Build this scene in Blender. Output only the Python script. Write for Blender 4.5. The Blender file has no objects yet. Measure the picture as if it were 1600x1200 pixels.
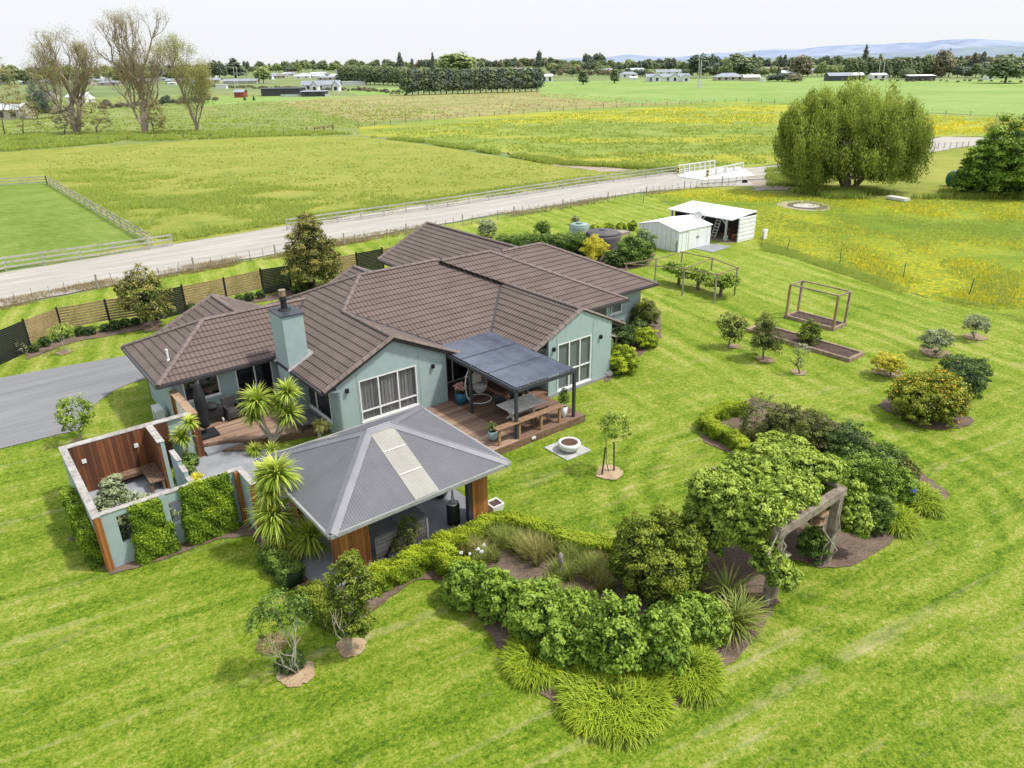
import bpy, bmesh, math, random
import numpy as np
from math import sin, cos, radians, pi, sqrt, atan2, hypot, tan
from mathutils import Vector, Matrix
rnd = random.Random(7)
rng = np.random.default_rng(11)
scene = bpy.context.scene
COL = scene.collection
# ------------------------------------------------------------------ camera model (x,y axes follow the house walls)
FPX, PITCH, ROLL, AZ, CH = 1140., radians(23.8), radians(-0.9), radians(51.9), 14.8
_f = Vector((cos(AZ), sin(AZ), 0)); _r = Vector((sin(AZ), -cos(AZ), 0))
_u0 = Vector((0, 0, 1))
CF = _f*cos(PITCH) - _u0*sin(PITCH); CU0 = _f*sin(PITCH) + _u0*cos(PITCH)
CX = _r*cos(ROLL) + CU0*sin(ROLL); CU = -_r*sin(ROLL) + CU0*cos(ROLL)
CC = Vector((0, 0, CH))
cd = bpy.data.cameras.new('camera'); cam = bpy.data.objects.new('camera', cd); COL.objects.link(cam)
m = Matrix((( CX.x, CU.x, -CF.x, 0), (CX.y, CU.y, -CF.y, 0), (CX.z, CU.z, -CF.z, CH), (0, 0, 0, 1)))
cam.matrix_world = m
cd.sensor_width = 36; cd.lens = 36*FPX/1600; cd.clip_start = 0.5; cd.clip_end = 80000
scene.camera = cam

def g(px, py, z=0.):
    """the point at height z that stands at this place of the survey photo"""
    d = CF*FPX + CX*(px-800) + CU*(600-py)
    t = (z-CH)/d.z
    p = CC + d*t
    return Vector((p.x, p.y, z))
def ppm(p): return FPX/((Vector(p)-CC).dot(CF))
def at_depth(px, py, ref):
    """point on the ray with the same horizontal forward distance as ref"""
    d = CF*FPX + CX*(px-800) + CU*(600-py)
    D = Vector(ref).dot(_f); t = D/d.dot(_f)
    return CC + d*t
def hy(x): return 97.2-(x-800)*.0157

# ------------------------------------------------------------------ object helpers
def tag(o, label=None, cat=None, group=None, kind=None):
    if label: o['label'] = label
    if cat: o['category'] = cat
    if group: o['group'] = group
    if kind: o['kind'] = kind
    return o
def thing(name, label, cat, loc=(0,0,0), rz=0., group=None):
    o = bpy.data.objects.new(name, None); COL.objects.link(o)
    o.location = loc; o.rotation_euler = (0,0,rz); o.empty_display_size = .2
    return tag(o, label, cat, group)
def wloc(o):
    v = Vector((0,0,0))
    while o is not None:
        v += o.location; o = o.parent
    return v
def dup(root, loc=None, rz=None, label=None, scale=None):
    r = root.copy(); COL.objects.link(r)
    if loc is not None: r.location = loc
    if rz is not None: r.rotation_euler = (0,0,rz)
    if scale is not None: r.scale = scale if hasattr(scale, '__len__') else (scale,)*3
    if label: r['label'] = label
    for ch in list(root.children):
        c = ch.copy(); COL.objects.link(c); c.parent = r
        for h in ch.children:
            d = h.copy(); COL.objects.link(d); d.parent = c
    return r
class MB:
    def __init__(s): s.v = []; s.f = []; s.uv = None
    def add(s, vs, fs):
        n = len(s.v); s.v += [tuple(p) for p in vs]; s.f += [tuple(i+n for i in f) for f in fs]; return s
    def poly(s, pts): return s.add(pts, [tuple(range(len(pts)))])
    def box(s, x0, x1, y0, y1, z0, z1):
        return s.add([(x0,y0,z0),(x1,y0,z0),(x1,y1,z0),(x0,y1,z0),(x0,y0,z1),(x1,y0,z1),(x1,y1,z1),(x0,y1,z1)],
              [(0,3,2,1),(4,5,6,7),(0,1,5,4),(1,2,6,5),(2,3,7,6),(3,0,4,7)])
    def bar(s, p, q, w, h, up=(0,0,1)):
        p = Vector(p); q = Vector(q); d = (q-p).normalized(); up = Vector(up)
        if abs(d.dot(up)) > .98: up = Vector((1,0,0))
        sx = d.cross(up).normalized()*w/2; sz = sx.cross(d).normalized()*h/2
        vs = [p-sx-sz, p+sx-sz, p+sx+sz, p-sx+sz, q-sx-sz, q+sx-sz, q+sx+sz, q-sx+sz]
        return s.add(vs, [(0,1,2,3),(7,6,5,4),(0,4,5,1),(1,5,6,2),(2,6,7,3),(3,7,4,0)])
    def tube(s, p, q, r0, r1=None, n=8, cap=True):
        if r1 is None: r1 = r0
        p = Vector(p); q = Vector(q); d = (q-p).normalized()
        a = d.orthogonal().normalized(); b = d.cross(a)
        vs = [c + (a*cos(2*pi*i/n)+b*sin(2*pi*i/n))*r for c, r in ((p,r0),(q,r1)) for i in range(n)]
        fs = [(i,(i+1)%n,n+(i+1)%n,n+i) for i in range(n)]
        if cap: fs += [tuple(range(n))[::-1], tuple(range(n,2*n))]
        return s.add(vs, fs)
    def path(s, pts, r, n=6):
        """a bent tube; r number or list"""
        pts = [Vector(p) for p in pts]; k = len(pts)
        rs = r if hasattr(r, '__len__') else [r]*k
        base = len(s.v); prev = None; vs = []
        for i, p in enumerate(pts):
            d = (pts[min(i+1,k-1)]-pts[max(i-1,0)]).normalized()
            a = d.orthogonal().normalized() if prev is None else (prev - d*prev.dot(d)).normalized()
            prev = a; b = d.cross(a)
            vs += [p+(a*cos(2*pi*j/n)+b*sin(2*pi*j/n))*rs[i] for j in range(n)]
        fs = [(i*n+j, i*n+(j+1)%n, (i+1)*n+(j+1)%n, (i+1)*n+j) for i in range(k-1) for j in range(n)]
        fs += [tuple(range(n))[::-1], tuple(range((k-1)*n, k*n))]
        return s.add(vs, fs)
    def lathe(s, c, prof, n=20):
        c = Vector(c); vs = []; k = len(prof)
        for r, z in prof: vs += [c+Vector((r*cos(2*pi*j/n), r*sin(2*pi*j/n), z)) for j in range(n)]
        fs = [(i*n+j, i*n+(j+1)%n, (i+1)*n+(j+1)%n, (i+1)*n+j) for i in range(k-1) for j in range(n)]
        if prof[0][0] > 1e-4: fs.append(tuple(range(n))[::-1])
        if prof[-1][0] > 1e-4: fs.append(tuple(range((k-1)*n, k*n)))
        return s.add(vs, fs)
    def prism(s, pts, z0, z1):
        n = len(pts)
        if sum(pts[i][0]*pts[(i+1)%n][1]-pts[(i+1)%n][0]*pts[i][1] for i in range(n)) < 0: pts = pts[::-1]
        vs = [(p[0],p[1],z0) for p in pts]+[(p[0],p[1],z1) for p in pts]
        return s.add(vs, [tuple(range(n))[::-1], tuple(range(n,2*n))]+[(i,(i+1)%n,n+(i+1)%n,n+i) for i in range(n)])
    def build(s, name, mat, parent=None, smooth=False, bevel=0.):
        me = bpy.data.meshes.new(name)
        off = wloc(parent) if parent is not None else Vector((0,0,0))
        me.from_pydata([(x-off.x, y-off.y, z-off.z) for x,y,z in s.v], [], s.f)
        me.materials.append(mat)
        if s.uv is not None:
            uvl = me.uv_layers.new(name='UVMap')
            for l in me.loops: uvl.data[l.index].uv = s.uv[l.vertex_index]
        if smooth:
            for p in me.polygons: p.use_smooth = True
        o = bpy.data.objects.new(name, me); COL.objects.link(o); o.parent = parent
        if bevel:
            b = o.modifiers.new('bevel', 'BEVEL'); b.width = bevel; b.segments = 2; b.limit_method = 'ANGLE'
        return o

# ------------------------------------------------------------------ materials
MATS = {}
def newmat(name):
    mt = bpy.data.materials.new(name); mt.use_nodes = True; nt = mt.node_tree
    for n in list(nt.nodes): nt.nodes.remove(n)
    out = nt.nodes.new('ShaderNodeOutputMaterial'); MATS[name] = mt
    return mt, nt, out
class NT:
    """terse node building"""
    def __init__(s, nt): s.nt = nt
    def n(s, t, **kw):
        nd = s.nt.nodes.new(t)
        for k, v in kw.items(): setattr(nd, k, v)
        return nd
    def L(s, a, b): s.nt.links.new(a, b)
    def val(s, sock, v):
        if hasattr(v, 'is_output') or isinstance(v, bpy.types.NodeSocket): s.L(v, sock)
        else: sock.default_value = v
    def noise(s, vec, scale, detail=3, rough=.55, dist=0.):
        nd = s.n('ShaderNodeTexNoise'); nd.inputs['Scale'].default_value = scale; nd.inputs['Detail'].default_value = detail
        nd.inputs['Roughness'].default_value = rough; nd.inputs['Distortion'].default_value = dist
        s.L(vec, nd.inputs['Vector']); return nd.outputs['Fac']
    def mapv(s, vec, scale=(1,1,1), rot=(0,0,0), loc=(0,0,0)):
        nd = s.n('ShaderNodeMapping'); nd.inputs['Scale'].default_value = scale; nd.inputs['Rotation'].default_value = rot
        nd.inputs['Location'].default_value = loc; s.L(vec, nd.inputs['Vector']); return nd.outputs[0]
    def ramp(s, fac, stops, interp='LINEAR'):
        nd = s.n('ShaderNodeValToRGB'); cr = nd.color_ramp; cr.interpolation = interp
        while len(cr.elements) < len(stops): cr.elements.new(.5)
        for e, (p, c) in zip(cr.elements, stops):
            e.position = p; e.color = (c[0],c[1],c[2],1) if hasattr(c,'__len__') else (c,c,c,1)
        s.L(fac, nd.inputs[0]); return nd.outputs[0]
    def mix(s, fac, a, b, mode='MIX'):
        nd = s.n('ShaderNodeMix', data_type='RGBA', blend_type=mode)
        s.val(nd.inputs[0], fac)
        for sk, v in ((nd.inputs[6], a), (nd.inputs[7], b)):
            if isinstance(v, bpy.types.NodeSocket): s.L(v, sk)
            else: sk.default_value = (v[0],v[1],v[2],1)
        return nd.outputs[2]
    def math(s, op, a, b=0., clamp=False):
        nd = s.n('ShaderNodeMath', operation=op); nd.use_clamp = clamp
        s.val(nd.inputs[0], a); s.val(nd.inputs[1], b); return nd.outputs[0]
    def bsdf(s, col, rough=.7, bump=None, bs=.3, bd=.02, metal=0., spec=.5, alpha=None):
        b = s.n('ShaderNodeBsdfPrincipled'); s.val(b.inputs['Roughness'], rough); b.inputs['Metallic'].default_value = metal
        b.inputs['Specular IOR Level'].default_value = spec
        if isinstance(col, bpy.types.NodeSocket): s.L(col, b.inputs['Base Color'])
        else: b.inputs['Base Color'].default_value = (*col, 1)
        if alpha is not None: b.inputs['Alpha'].default_value = alpha
        if bump is not None:
            bn = s.n('ShaderNodeBump'); bn.inputs['Strength'].default_value = bs; bn.inputs['Distance'].default_value = bd
            s.L(bump, bn.inputs['Height']); s.L(bn.outputs[0], b.inputs['Normal'])
        return b
    def pos(s): return s.n('ShaderNodeNewGeometry').outputs['Position']
    def obj(s): return s.n('ShaderNodeTexCoord').outputs['Object']
def simple(name, c1, c2=None, scale=6., rough=.7, bump=.15, metal=0., detail=4, stretch=(1,1,1), spec=.4, big=.35, alpha=None):
    """two-tone weathered surface"""
    mt, nt, out = newmat(name); N = NT(nt); p = N.mapv(N.pos(), stretch)
    c2 = c2 or tuple(x*.7 for x in c1)
    a = N.noise(p, scale, detail); b = N.noise(p, scale*.13, 2)
    k = N.math('ADD', N.math('MULTIPLY', a, 1-big), N.math('MULTIPLY', b, big))
    col = N.ramp(k, [(.35, c2), (.62, c1)])
    bs = N.bsdf(col, rough, N.noise(p, scale*6, 3), bump, .01, metal, spec, alpha)
    N.L(bs.outputs[0], out.inputs[0]); return mt
def leafmat(name, dark, mid, light, trans=.25, rough=.55, hue=None):
    mt, nt, out = newmat(name); N = NT(nt)
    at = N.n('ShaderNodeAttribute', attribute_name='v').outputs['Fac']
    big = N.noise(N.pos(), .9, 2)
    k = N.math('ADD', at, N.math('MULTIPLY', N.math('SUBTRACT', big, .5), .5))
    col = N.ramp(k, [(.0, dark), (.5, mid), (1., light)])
    b = N.bsdf(col, rough, spec=.35)
    t = N.n('ShaderNodeBsdfTranslucent'); N.L(col, t.inputs[0])
    mx = N.n('ShaderNodeMixShader'); mx.inputs[0].default_value = trans
    N.L(b.outputs[0], mx.inputs[1]); N.L(t.outputs[0], mx.inputs[2]); N.L(mx.outputs[0], out.inputs[0]); return mt

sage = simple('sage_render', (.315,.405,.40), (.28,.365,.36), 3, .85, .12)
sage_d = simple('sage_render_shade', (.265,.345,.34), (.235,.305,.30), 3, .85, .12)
whitep = simple('white_paint', (.74,.75,.75), (.62,.63,.63), 5, .5, .05)
railm = simple('grey_rail_timber', (.46,.45,.42), (.28,.27,.25), 5, .85, .2)
capm = simple('pale_coping', (.44,.42,.39), (.22,.20,.185), 7, .8, .3)
conc = simple('concrete', (.30,.31,.33), (.20,.205,.22), 1.6, .8, .25)
concl = simple('pale_concrete', (.46,.46,.44), (.33,.33,.32), 2.5, .85, .25)
darkst = simple('dark_steel', (.045,.052,.065), (.035,.04,.05), 4, .45, .03)
black = simple('black_cover', (.018,.019,.022), (.01,.01,.012), 3, .7, .3)
charcoal = simple('charcoal_weave', (.06,.058,.058), (.03,.03,.03), 30, .8, .5)
greyw = simple('weathered_wood', (.36,.33,.29), (.16,.14,.12), 5, .85, .4, stretch=(1,1,.25))
palew = simple('pale_grey_timber', (.66,.64,.60), (.45,.43,.39), 5, .85, .3)
browns = simple('brown_timber', (.22,.14,.09), (.11,.065,.04), 7, .75, .3)
mulch = simple('bark_mulch', (.20,.145,.105), (.08,.055,.042), 14, .95, .9, detail=6)
soil = simple('dark_soil', (.10,.065,.05), (.045,.03,.025), 9, .95, .9, detail=6)
straw = simple('dry_straw', (.50,.38,.24), (.26,.17,.10), 18, .95, .9, detail=6)
bark = simple('grey_bark', (.20,.165,.13), (.09,.07,.055), 4, .9, .5)
barkp = simple('pale_bark', (.42,.38,.33), (.22,.19,.16), 9, .9, .4)
stone = simple('old_stone', (.34,.31,.27), (.18,.16,.13), 9, .9, .5)
gutm = simple('gutter_paint', (.055,.05,.055), (.04,.038,.04), 4, .4, .03)
soffm = simple('soffit_board', (.20,.22,.21), (.17,.18,.18), 3, .8, .03)
bluepot = simple('blue_glaze', (.02,.12,.19), (.015,.08,.13), 6, .35, .05)
aquapot = simple('aqua_glaze', (.36,.50,.52), (.22,.33,.36), 8, .4, .05)
brownpot = simple('brown_glaze', (.05,.04,.035), (.02,.016,.015), 6, .3, .05)
silver = simple('galvanised', (.55,.57,.6), (.42,.44,.47), 6, .4, .05, metal=.6)
whiteroof = simple('white_steel_roof', (.80,.82,.85), (.66,.68,.71), 1.2, .5, .03)
shedw = simple('pale_shed_steel', (.74,.77,.79), (.66,.69,.71), 1.5, .5, .03)
gravel_c = None

def wood_boards(name, cols, axis='x', width=.14, rough=.6):
    """vertical or horizontal boards with own tone per board, gaps between"""
    mt, nt, out = newmat(name); N = NT(nt); P = N.pos()
    sep = N.n('ShaderNodeSeparateXYZ'); N.L(P, sep.inputs[0])
    if axis == 'xy': c = N.math('ADD', sep.outputs[0], sep.outputs[1])
    else: c = sep.outputs['xyz'.index(axis)]
    q = N.math('DIVIDE', c, width); fl = N.math('FLOOR', q); fr = N.math('FRACT', q)
    w = N.n('ShaderNodeTexWhiteNoise', noise_dimensions='1D'); N.L(fl, w.inputs['W'])
    st = {'x': (3,.6,.6), 'y': (.6,3,.6), 'z': (.6,.6,3), 'xy': (6,6,.5)}[axis]
    grain = N.noise(N.mapv(P, st), 7, 5)
    k = N.math('ADD', N.math('MULTIPLY', w.outputs[0], .55), N.math('MULTIPLY', grain, .5))
    col = N.ramp(k, [(.15, cols[0]), (.55, cols[1]), (.9, cols[2])])
    gap = N.math('LESS_THAN', N.math('ABSOLUTE', N.math('SUBTRACT', fr, .5)), .46)
    col = N.mix(gap, tuple(x*.25 for x in cols[0]), col)
    b = N.bsdf(col, rough, N.math('ADD', gap, N.math('MULTIPLY', grain, .3)), .5, .01)
    N.L(b.outputs[0], out.inputs[0]); return mt
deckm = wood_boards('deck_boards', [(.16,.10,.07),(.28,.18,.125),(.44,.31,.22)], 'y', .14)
deckd = wood_boards('shaded_deck_boards', [(.10,.055,.035),(.17,.10,.068),(.25,.16,.11)], 'y', .14)  # darker copy of the deck boards, pergola shadow painted into the tone
rustw = wood_boards('red_cedar_boards', [(.05,.018,.010),(.13,.045,.018),(.25,.09,.03)], 'xy', .13)
orangew = wood_boards('orange_cedar_boards', [(.13,.045,.012),(.30,.115,.03),(.46,.21,.06)], 'xy', .11)
fencew = simple('fence_timber', (.36,.24,.14), (.17,.11,.06), 8, .8, .3)
spaw = wood_boards('grey_spa_panels', [(.22,.20,.18),(.30,.27,.245),(.36,.33,.30)], 'z', .16)

def corrug(name, c1, c2, rough=.42, period=.076, axis=0, metal=.25, translucent=False, wa=.10):
    mt, nt, out = newmat(name); N = NT(nt)
    uv = N.n('ShaderNodeUVMap', uv_map='UVMap').outputs[0]
    sp = N.n('ShaderNodeSeparateXYZ'); N.L(uv, sp.inputs[0])
    w = N.math('SINE', N.math('MULTIPLY', sp.outputs[axis], 2*pi/period))
    P = N.pos(); k = N.math('ADD', N.math('MULTIPLY', N.noise(P, 1.1, 3), .7), N.math('MULTIPLY', N.noise(P, 9, 3), .3))
    k = N.math('ADD', k, N.math('MULTIPLY', w, wa))
    k = N.math('ADD', k, N.math('MULTIPLY', N.math('SUBTRACT', N.noise(N.mapv(uv, (2.2,.05,1) if axis == 0 else (.05,2.2,1)), 1, 4, .8), .5), .5))
    col = N.ramp(k, [(.25, c2), (.7, c1)])
    b = N.bsdf(col, rough, w, .6, .02, metal)
    if translucent:
        t = N.n('ShaderNodeBsdfTranslucent'); N.L(col, t.inputs[0]); mx = N.n('ShaderNodeMixShader'); mx.inputs[0].default_value = .3
        N.L(b.outputs[0], mx.inputs[1]); N.L(t.outputs[0], mx.inputs[2]); N.L(mx.outputs[0], out.inputs[0])
    else: N.L(b.outputs[0], out.inputs[0])
    return mt
gzroof = corrug('grey_corrugated_steel', (.175,.175,.192), (.135,.135,.15), .5, .09, wa=.05)
perroof = corrug('blue_grey_corrugated_steel', (.19,.21,.265), (.07,.08,.11), .35, .1, wa=.14)
clearr = corrug('clear_roof_sheet', (.54,.53,.49), (.43,.415,.36), .5, .09, translucent=True, metal=0, wa=.04)

def tilemat():
    mt, nt, out = newmat('brown_metal_tiles'); N = NT(nt)
    uv = N.n('ShaderNodeUVMap', uv_map='UVMap').outputs[0]
    sp = N.n('ShaderNodeSeparateXYZ'); N.L(uv, sp.inputs[0])
    w = N.math('SINE', N.math('MULTIPLY', sp.outputs[0], 2*pi/.20))
    fr = N.math('FRACT', N.math('DIVIDE', sp.outputs[1], .37))
    row = N.math('FLOOR', N.math('DIVIDE', sp.outputs[1], .37))
    tl = N.math('FLOOR', N.math('ADD', N.math('DIVIDE', sp.outputs[0], 1.2), N.math('MULTIPLY', row, .37)))
    wn = N.n('ShaderNodeTexWhiteNoise', noise_dimensions='2D'); cb = N.n('ShaderNodeCombineXYZ')
    N.L(row, cb.inputs[0]); N.L(tl, cb.inputs[1]); N.L(cb.outputs[0], wn.inputs['Vector'])
    P = N.pos()
    k = N.math('ADD', N.math('MULTIPLY', N.noise(P, .8, 3), .4), N.math('MULTIPLY', N.noise(P, 22, 2), .4))
    k = N.math('ADD', k, N.math('MULTIPLY', wn.outputs[0], .13))
    k = N.math('ADD', k, N.math('MULTIPLY', w, .06))
    col = N.ramp(k, [(.25, (.112,.082,.071)), (.52, (.158,.119,.104)), (.85, (.215,.168,.150))])
    # shadow line under each lip, painted into the tile colour
    edge = N.math('LESS_THAN', fr, .11)
    col = N.mix(N.math('MULTIPLY', edge, .5), col, (.028,.02,.018))
    spk = N.math('GREATER_THAN', N.noise(P, 34, 1), .76)
    col = N.mix(N.math('MULTIPLY', spk, .18), col, (.42,.38,.34))
    b = N.bsdf(col, .68, w, .9, .03, spec=.3)
    N.L(b.outputs[0], out.inputs[0]); return mt
tilem = tilemat()
capt = simple('ridge_tile', (.20,.155,.137), (.115,.087,.077), 5, .65, .3)

def glassmat(name='window_glass', tint=(.02,.025,.028), alpha=.55):
    mt, nt, out = newmat(name); N = NT(nt)
    b = N.bsdf(tint, .04, spec=.8, alpha=alpha); N.L(b.outputs[0], out.inputs[0]); return mt
glass = glassmat(alpha=.22); glassd = glassmat('dark_glass', (.012,.014,.016), .93)
def curtm(name, c1, c2):
    mt, nt, out = newmat(name); N = NT(nt); P = N.pos()
    w = N.noise(N.mapv(P, (9,9,.15)), 1, 4, .7)
    col = N.ramp(w, [(.3, c2), (.65, c1)]); b = N.bsdf(col, .9, w, .6, .05); N.L(b.outputs[0], out.inputs[0]); return mt
curt = curtm('grey_curtain', (.55,.56,.55), (.20,.21,.21)); blindm = simple('blind', (.33,.38,.39), (.28,.33,.34), 2, .8, .02)

# ground materials ------------------------------------------------
def out_ground(N, out, col, bump, bs=.6, bd=.05, rough=.9):
    b = N.bsdf(col, rough, bump, bs, bd, spec=.2); N.L(b.outputs[0], out.inputs[0])
A1 = atan2((g(1600,900)-g(1060,1190)).y, (g(1600,900)-g(1060,1190)).x)   # mowing direction in the near right lawn
A2 = atan2((g(1600,497)-g(1180,375)).y, (g(1600,497)-g(1180,375)).x)     # and along the paddock fence
def lawnmat():
    mt, nt, out = newmat('mown_lawn'); N = NT(nt); P = N.pos()
    def c(x, amp): return N.math('MULTIPLY', N.math('SUBTRACT', x, .5), amp)
    W = N.n('ShaderNodeTexNoise'); W.inputs['Scale'].default_value = .35; N.L(P, W.inputs['Vector'])
    vm = N.n('ShaderNodeVectorMath', operation='MULTIPLY_ADD'); N.L(W.outputs['Color'], vm.inputs[0]); vm.inputs[1].default_value = (.7,.7,0); N.L(P, vm.inputs[2]); Q = vm.outputs[0]
    big = N.noise(P, .16, 3, .6); md = N.noise(Q, .95, 5, .68); fine = N.noise(P, 5.5, 5, .8); vf = N.noise(P, 17, 3, .85)
    def streak(ang, al, ac, sc): return N.noise(N.mapv(N.mapv(Q, rot=(0,0,-ang)), (al,ac,1)), sc, 5, .66)
    s1 = streak(A1, .10, 1.9, 1.1); s2 = streak(A2, .08, 1.1, 1.3)
    sep = N.n('ShaderNodeSeparateXYZ'); N.L(P, sep.inputs[0])
    fwd = N.math('ADD', N.math('MULTIPLY', sep.outputs[0], .617), N.math('MULTIPLY', sep.outputs[1], .787))
    m = N.math('MULTIPLY', N.math('SUBTRACT', fwd, 24), .08, True)
    st = N.math('ADD', N.math('MULTIPLY', s1, N.math('SUBTRACT', 1., m)), N.math('MULTIPLY', s2, m))
    k = N.math('ADD', c(big, .40), c(md, .50)); k = N.math('ADD', k, c(fine, 1.1)); k = N.math('ADD', k, c(st, .80)); k = N.math('ADD', k, c(vf, 1.5))
    rt = N.n('ShaderNodeSeparateXYZ'); N.L(N.mapv(Q, rot=(0,0,-A1)), rt.inputs[0])
    stripe = N.math('MULTIPLY', N.math('SINE', N.math('MULTIPLY', rt.outputs[1], 2*pi/1.7)), N.math('MULTIPLY', N.math('SUBTRACT', 1., m), .045))
    cc_ = g(1265,770); dv = N.n('ShaderNodeVectorMath', operation='DISTANCE'); N.L(N.mapv(Q, loc=(-.2,-.2,0)), dv.inputs[0]); dv.inputs[1].default_value = (cc_.x, cc_.y, 0)
    d_ = dv.outputs['Value']; ringm = N.math('MULTIPLY', N.math('MULTIPLY', N.math('SUBTRACT', 10., d_), .4, True), N.math('MULTIPLY', N.math('SUBTRACT', d_, 4.), .5, True))
    ring = N.math('MULTIPLY', N.math('SINE', N.math('MULTIPLY', d_, 2*pi/1.25)), N.math('MULTIPLY', ringm, .09))
    rt2 = N.n('ShaderNodeSeparateXYZ'); N.L(N.mapv(Q, rot=(0,0,-A2)), rt2.inputs[0])
    stripe2 = N.math('MULTIPLY', N.math('SINE', N.math('MULTIPLY', rt2.outputs[1], 2*pi/1.5)), N.math('MULTIPLY', m, .055))
    k = N.math('ADD', k, N.math('ADD', N.math('ADD', stripe, stripe2), ring))
    k = N.math('ADD', k, N.math('ADD', .48, N.math('MULTIPLY', m, .05)))
    col = N.ramp(k, [(.0, (.024,.062,.003)), (.20, (.076,.150,.005)), (.40, (.148,.236,.010)), (.58, (.240,.315,.028)), (.76, (.36,.375,.085)), (1., (.54,.50,.25))])
    dry = N.math('MULTIPLY', N.math('SUBTRACT', N.noise(N.mapv(N.mapv(Q, rot=(0,0,-A1)), (.35,1.2,1)), .55, 6, .78), .565), 7., True)
    col = N.mix(N.math('MULTIPLY', dry, .5), col, (.43,.37,.17))
    tr_ = N.math('MULTIPLY', N.math('SUBTRACT', N.noise(N.mapv(N.mapv(P, rot=(0,0,-A1)), (.05,1.9,1)), .8, 3, .5), .60), 14., True)
    tr_ = N.math('MULTIPLY', N.math('MULTIPLY', tr_, N.math('SUBTRACT', 1., m)), N.math('MULTIPLY', N.math('SUBTRACT', md, .38), 3., True))
    col = N.mix(N.math('MULTIPLY', tr_, .75), col, (.50,.45,.23))
    br = N.math('MULTIPLY', N.math('SUBTRACT', N.noise(P, 2.3, 6, .8, 1.5), .665), 12., True)
    col = N.mix(N.math('MULTIPLY', br, .6), col, (.13,.12,.055))
    out_ground(N, out, col, N.math('ADD', vf, fine), 1., .06); return mt
def fieldmat(name, lo, mid, hi, sc=.12, yellow=0., ycen=.5, st=None, brown=0., ysc=.03):
    mt, nt, out = newmat(name); N = NT(nt); P = N.pos()
    Q = N.mapv(N.mapv(P, rot=(0,0,-(AZ-radians(103)))), (.45,1,1))
    big = N.noise(P, sc*.35, 4, .6); md = N.noise(Q, sc*3, 5, .65); fine = N.noise(P, sc*22, 3, .75)
    md2 = N.noise(Q, sc*9+.4, 5, .8)
    k = N.math('ADD', N.math('MULTIPLY', big, .30), N.math('MULTIPLY', md, .30)); k = N.math('ADD', k, N.math('ADD', N.math('MULTIPLY', fine, .20), N.math('MULTIPLY', md2, .34)))
    dk = tuple(x*.55 for x in lo)
    col = N.ramp(k, [(.42, dk), (.485, lo), (.57, mid), (.66, hi)])
    if brown:
        br = N.math('MULTIPLY', N.math('SUBTRACT', N.noise(Q, sc*1.1, 4, .6, .5), .50), 7, True)
        col = N.mix(N.math('MULTIPLY', br, brown), col, (.25,.21,.10))
    if yellow:
        ym = N.math('MULTIPLY', N.math('SUBTRACT', N.noise(Q, ysc, 5, .6), 1-ycen), 9, True)
        sp = N.math('MULTIPLY', N.math('SUBTRACT', N.noise(P, 2.6, 3, .8), .44), 6, True)
        col = N.mix(N.math('MULTIPLY', N.math('MULTIPLY', ym, sp), yellow), col, (.60,.50,.012))
    out_ground(N, out, col, N.math('ADD', md, fine), .9, .25); return mt
lawn = lawnmat()
penm = fieldmat('pen_grass', (.16,.25,.028), (.225,.32,.05), (.31,.39,.09), .5)
padd = fieldmat('olive_paddock', (.19,.25,.035), (.275,.305,.050), (.36,.35,.085), .22)
butt = fieldmat('buttercup_meadow', (.15,.225,.03), (.23,.30,.05), (.33,.37,.10), .25, .95, .52)
buttn = fieldmat('near_buttercup_meadow', (.13,.22,.016), (.20,.285,.024), (.28,.35,.045), .3, .8, .58, ysc=.05)
rough_f = fieldmat('rough_pasture', (.13,.20,.04), (.22,.27,.07), (.32,.34,.13), .22, .75, .40, brown=.3)
brownf = fieldmat('seeding_pasture', (.20,.22,.06), (.29,.29,.10), (.38,.35,.16), .12, 0, brown=.55)
farg = fieldmat('bright_far_field', (.17,.27,.055), (.22,.32,.08), (.28,.36,.12), .06)
farbase = fieldmat('distant_ground', (.10,.15,.05), (.17,.22,.08), (.25,.27,.12), .02)
def gravelmat(name, lo, hi, rut=True):
    mt, nt, out = newmat(name); N = NT(nt); P = N.pos()
    k = N.math('ADD', N.math('MULTIPLY', N.noise(P, 14, 3, .8), .4), N.math('MULTIPLY', N.noise(N.mapv(P, rot=(0,0,radians(-8)), scale=(.12,1.2,1)), 1., 5, .65), .6))
    col = N.ramp(k, [(.36, lo), (.62, hi)]); out_ground(N, out, col, N.noise(P, 22, 3, .8), .6, .03); return mt
gravel = gravelmat('gravel_road', (.29,.27,.24), (.45,.43,.385))
asph = gravelmat('asphalt_drive', (.16,.163,.17), (.245,.248,.255))
patio = simple('paving_concrete', (.26,.27,.30), (.185,.19,.21), 1.3, .6, .2)
# ------------------------------------------------------------------ foliage
def mesh_np(name, V, Fq, mat, parent=None, v=None, mats=None, midx=None):
    """V (n,3), Fq (m,k) faces of equal size k or list of such arrays"""
    me = bpy.data.meshes.new(name)
    Fs = Fq if isinstance(Fq, list) else [Fq]
    Fs = [f for f in Fs if len(f)]
    loops = np.concatenate([f.ravel() for f in Fs]); tot = np.concatenate([np.full(len(f), f.shape[1]) for f in Fs])
    st = np.concatenate([[0], np.cumsum(tot)[:-1]])
    me.vertices.add(len(V)); me.vertices.foreach_set('co', np.ascontiguousarray(V, dtype=np.float32).ravel())
    me.loops.add(len(loops)); me.loops.foreach_set('vertex_index', loops.astype(np.int32))
    me.polygons.add(len(tot)); me.polygons.foreach_set('loop_start', st.astype(np.int32)); me.polygons.foreach_set('loop_total', tot.astype(np.int32))
    if v is not None:
        at = me.attributes.new('v', 'FLOAT', 'POINT'); at.data.foreach_set('value', np.asarray(v, dtype=np.float32))
    me.update(calc_edges=True); me.validate()
    me.materials.append(mat)
    o = bpy.data.objects.new(name, me); COL.objects.link(o); o.parent = parent
    return o
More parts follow.
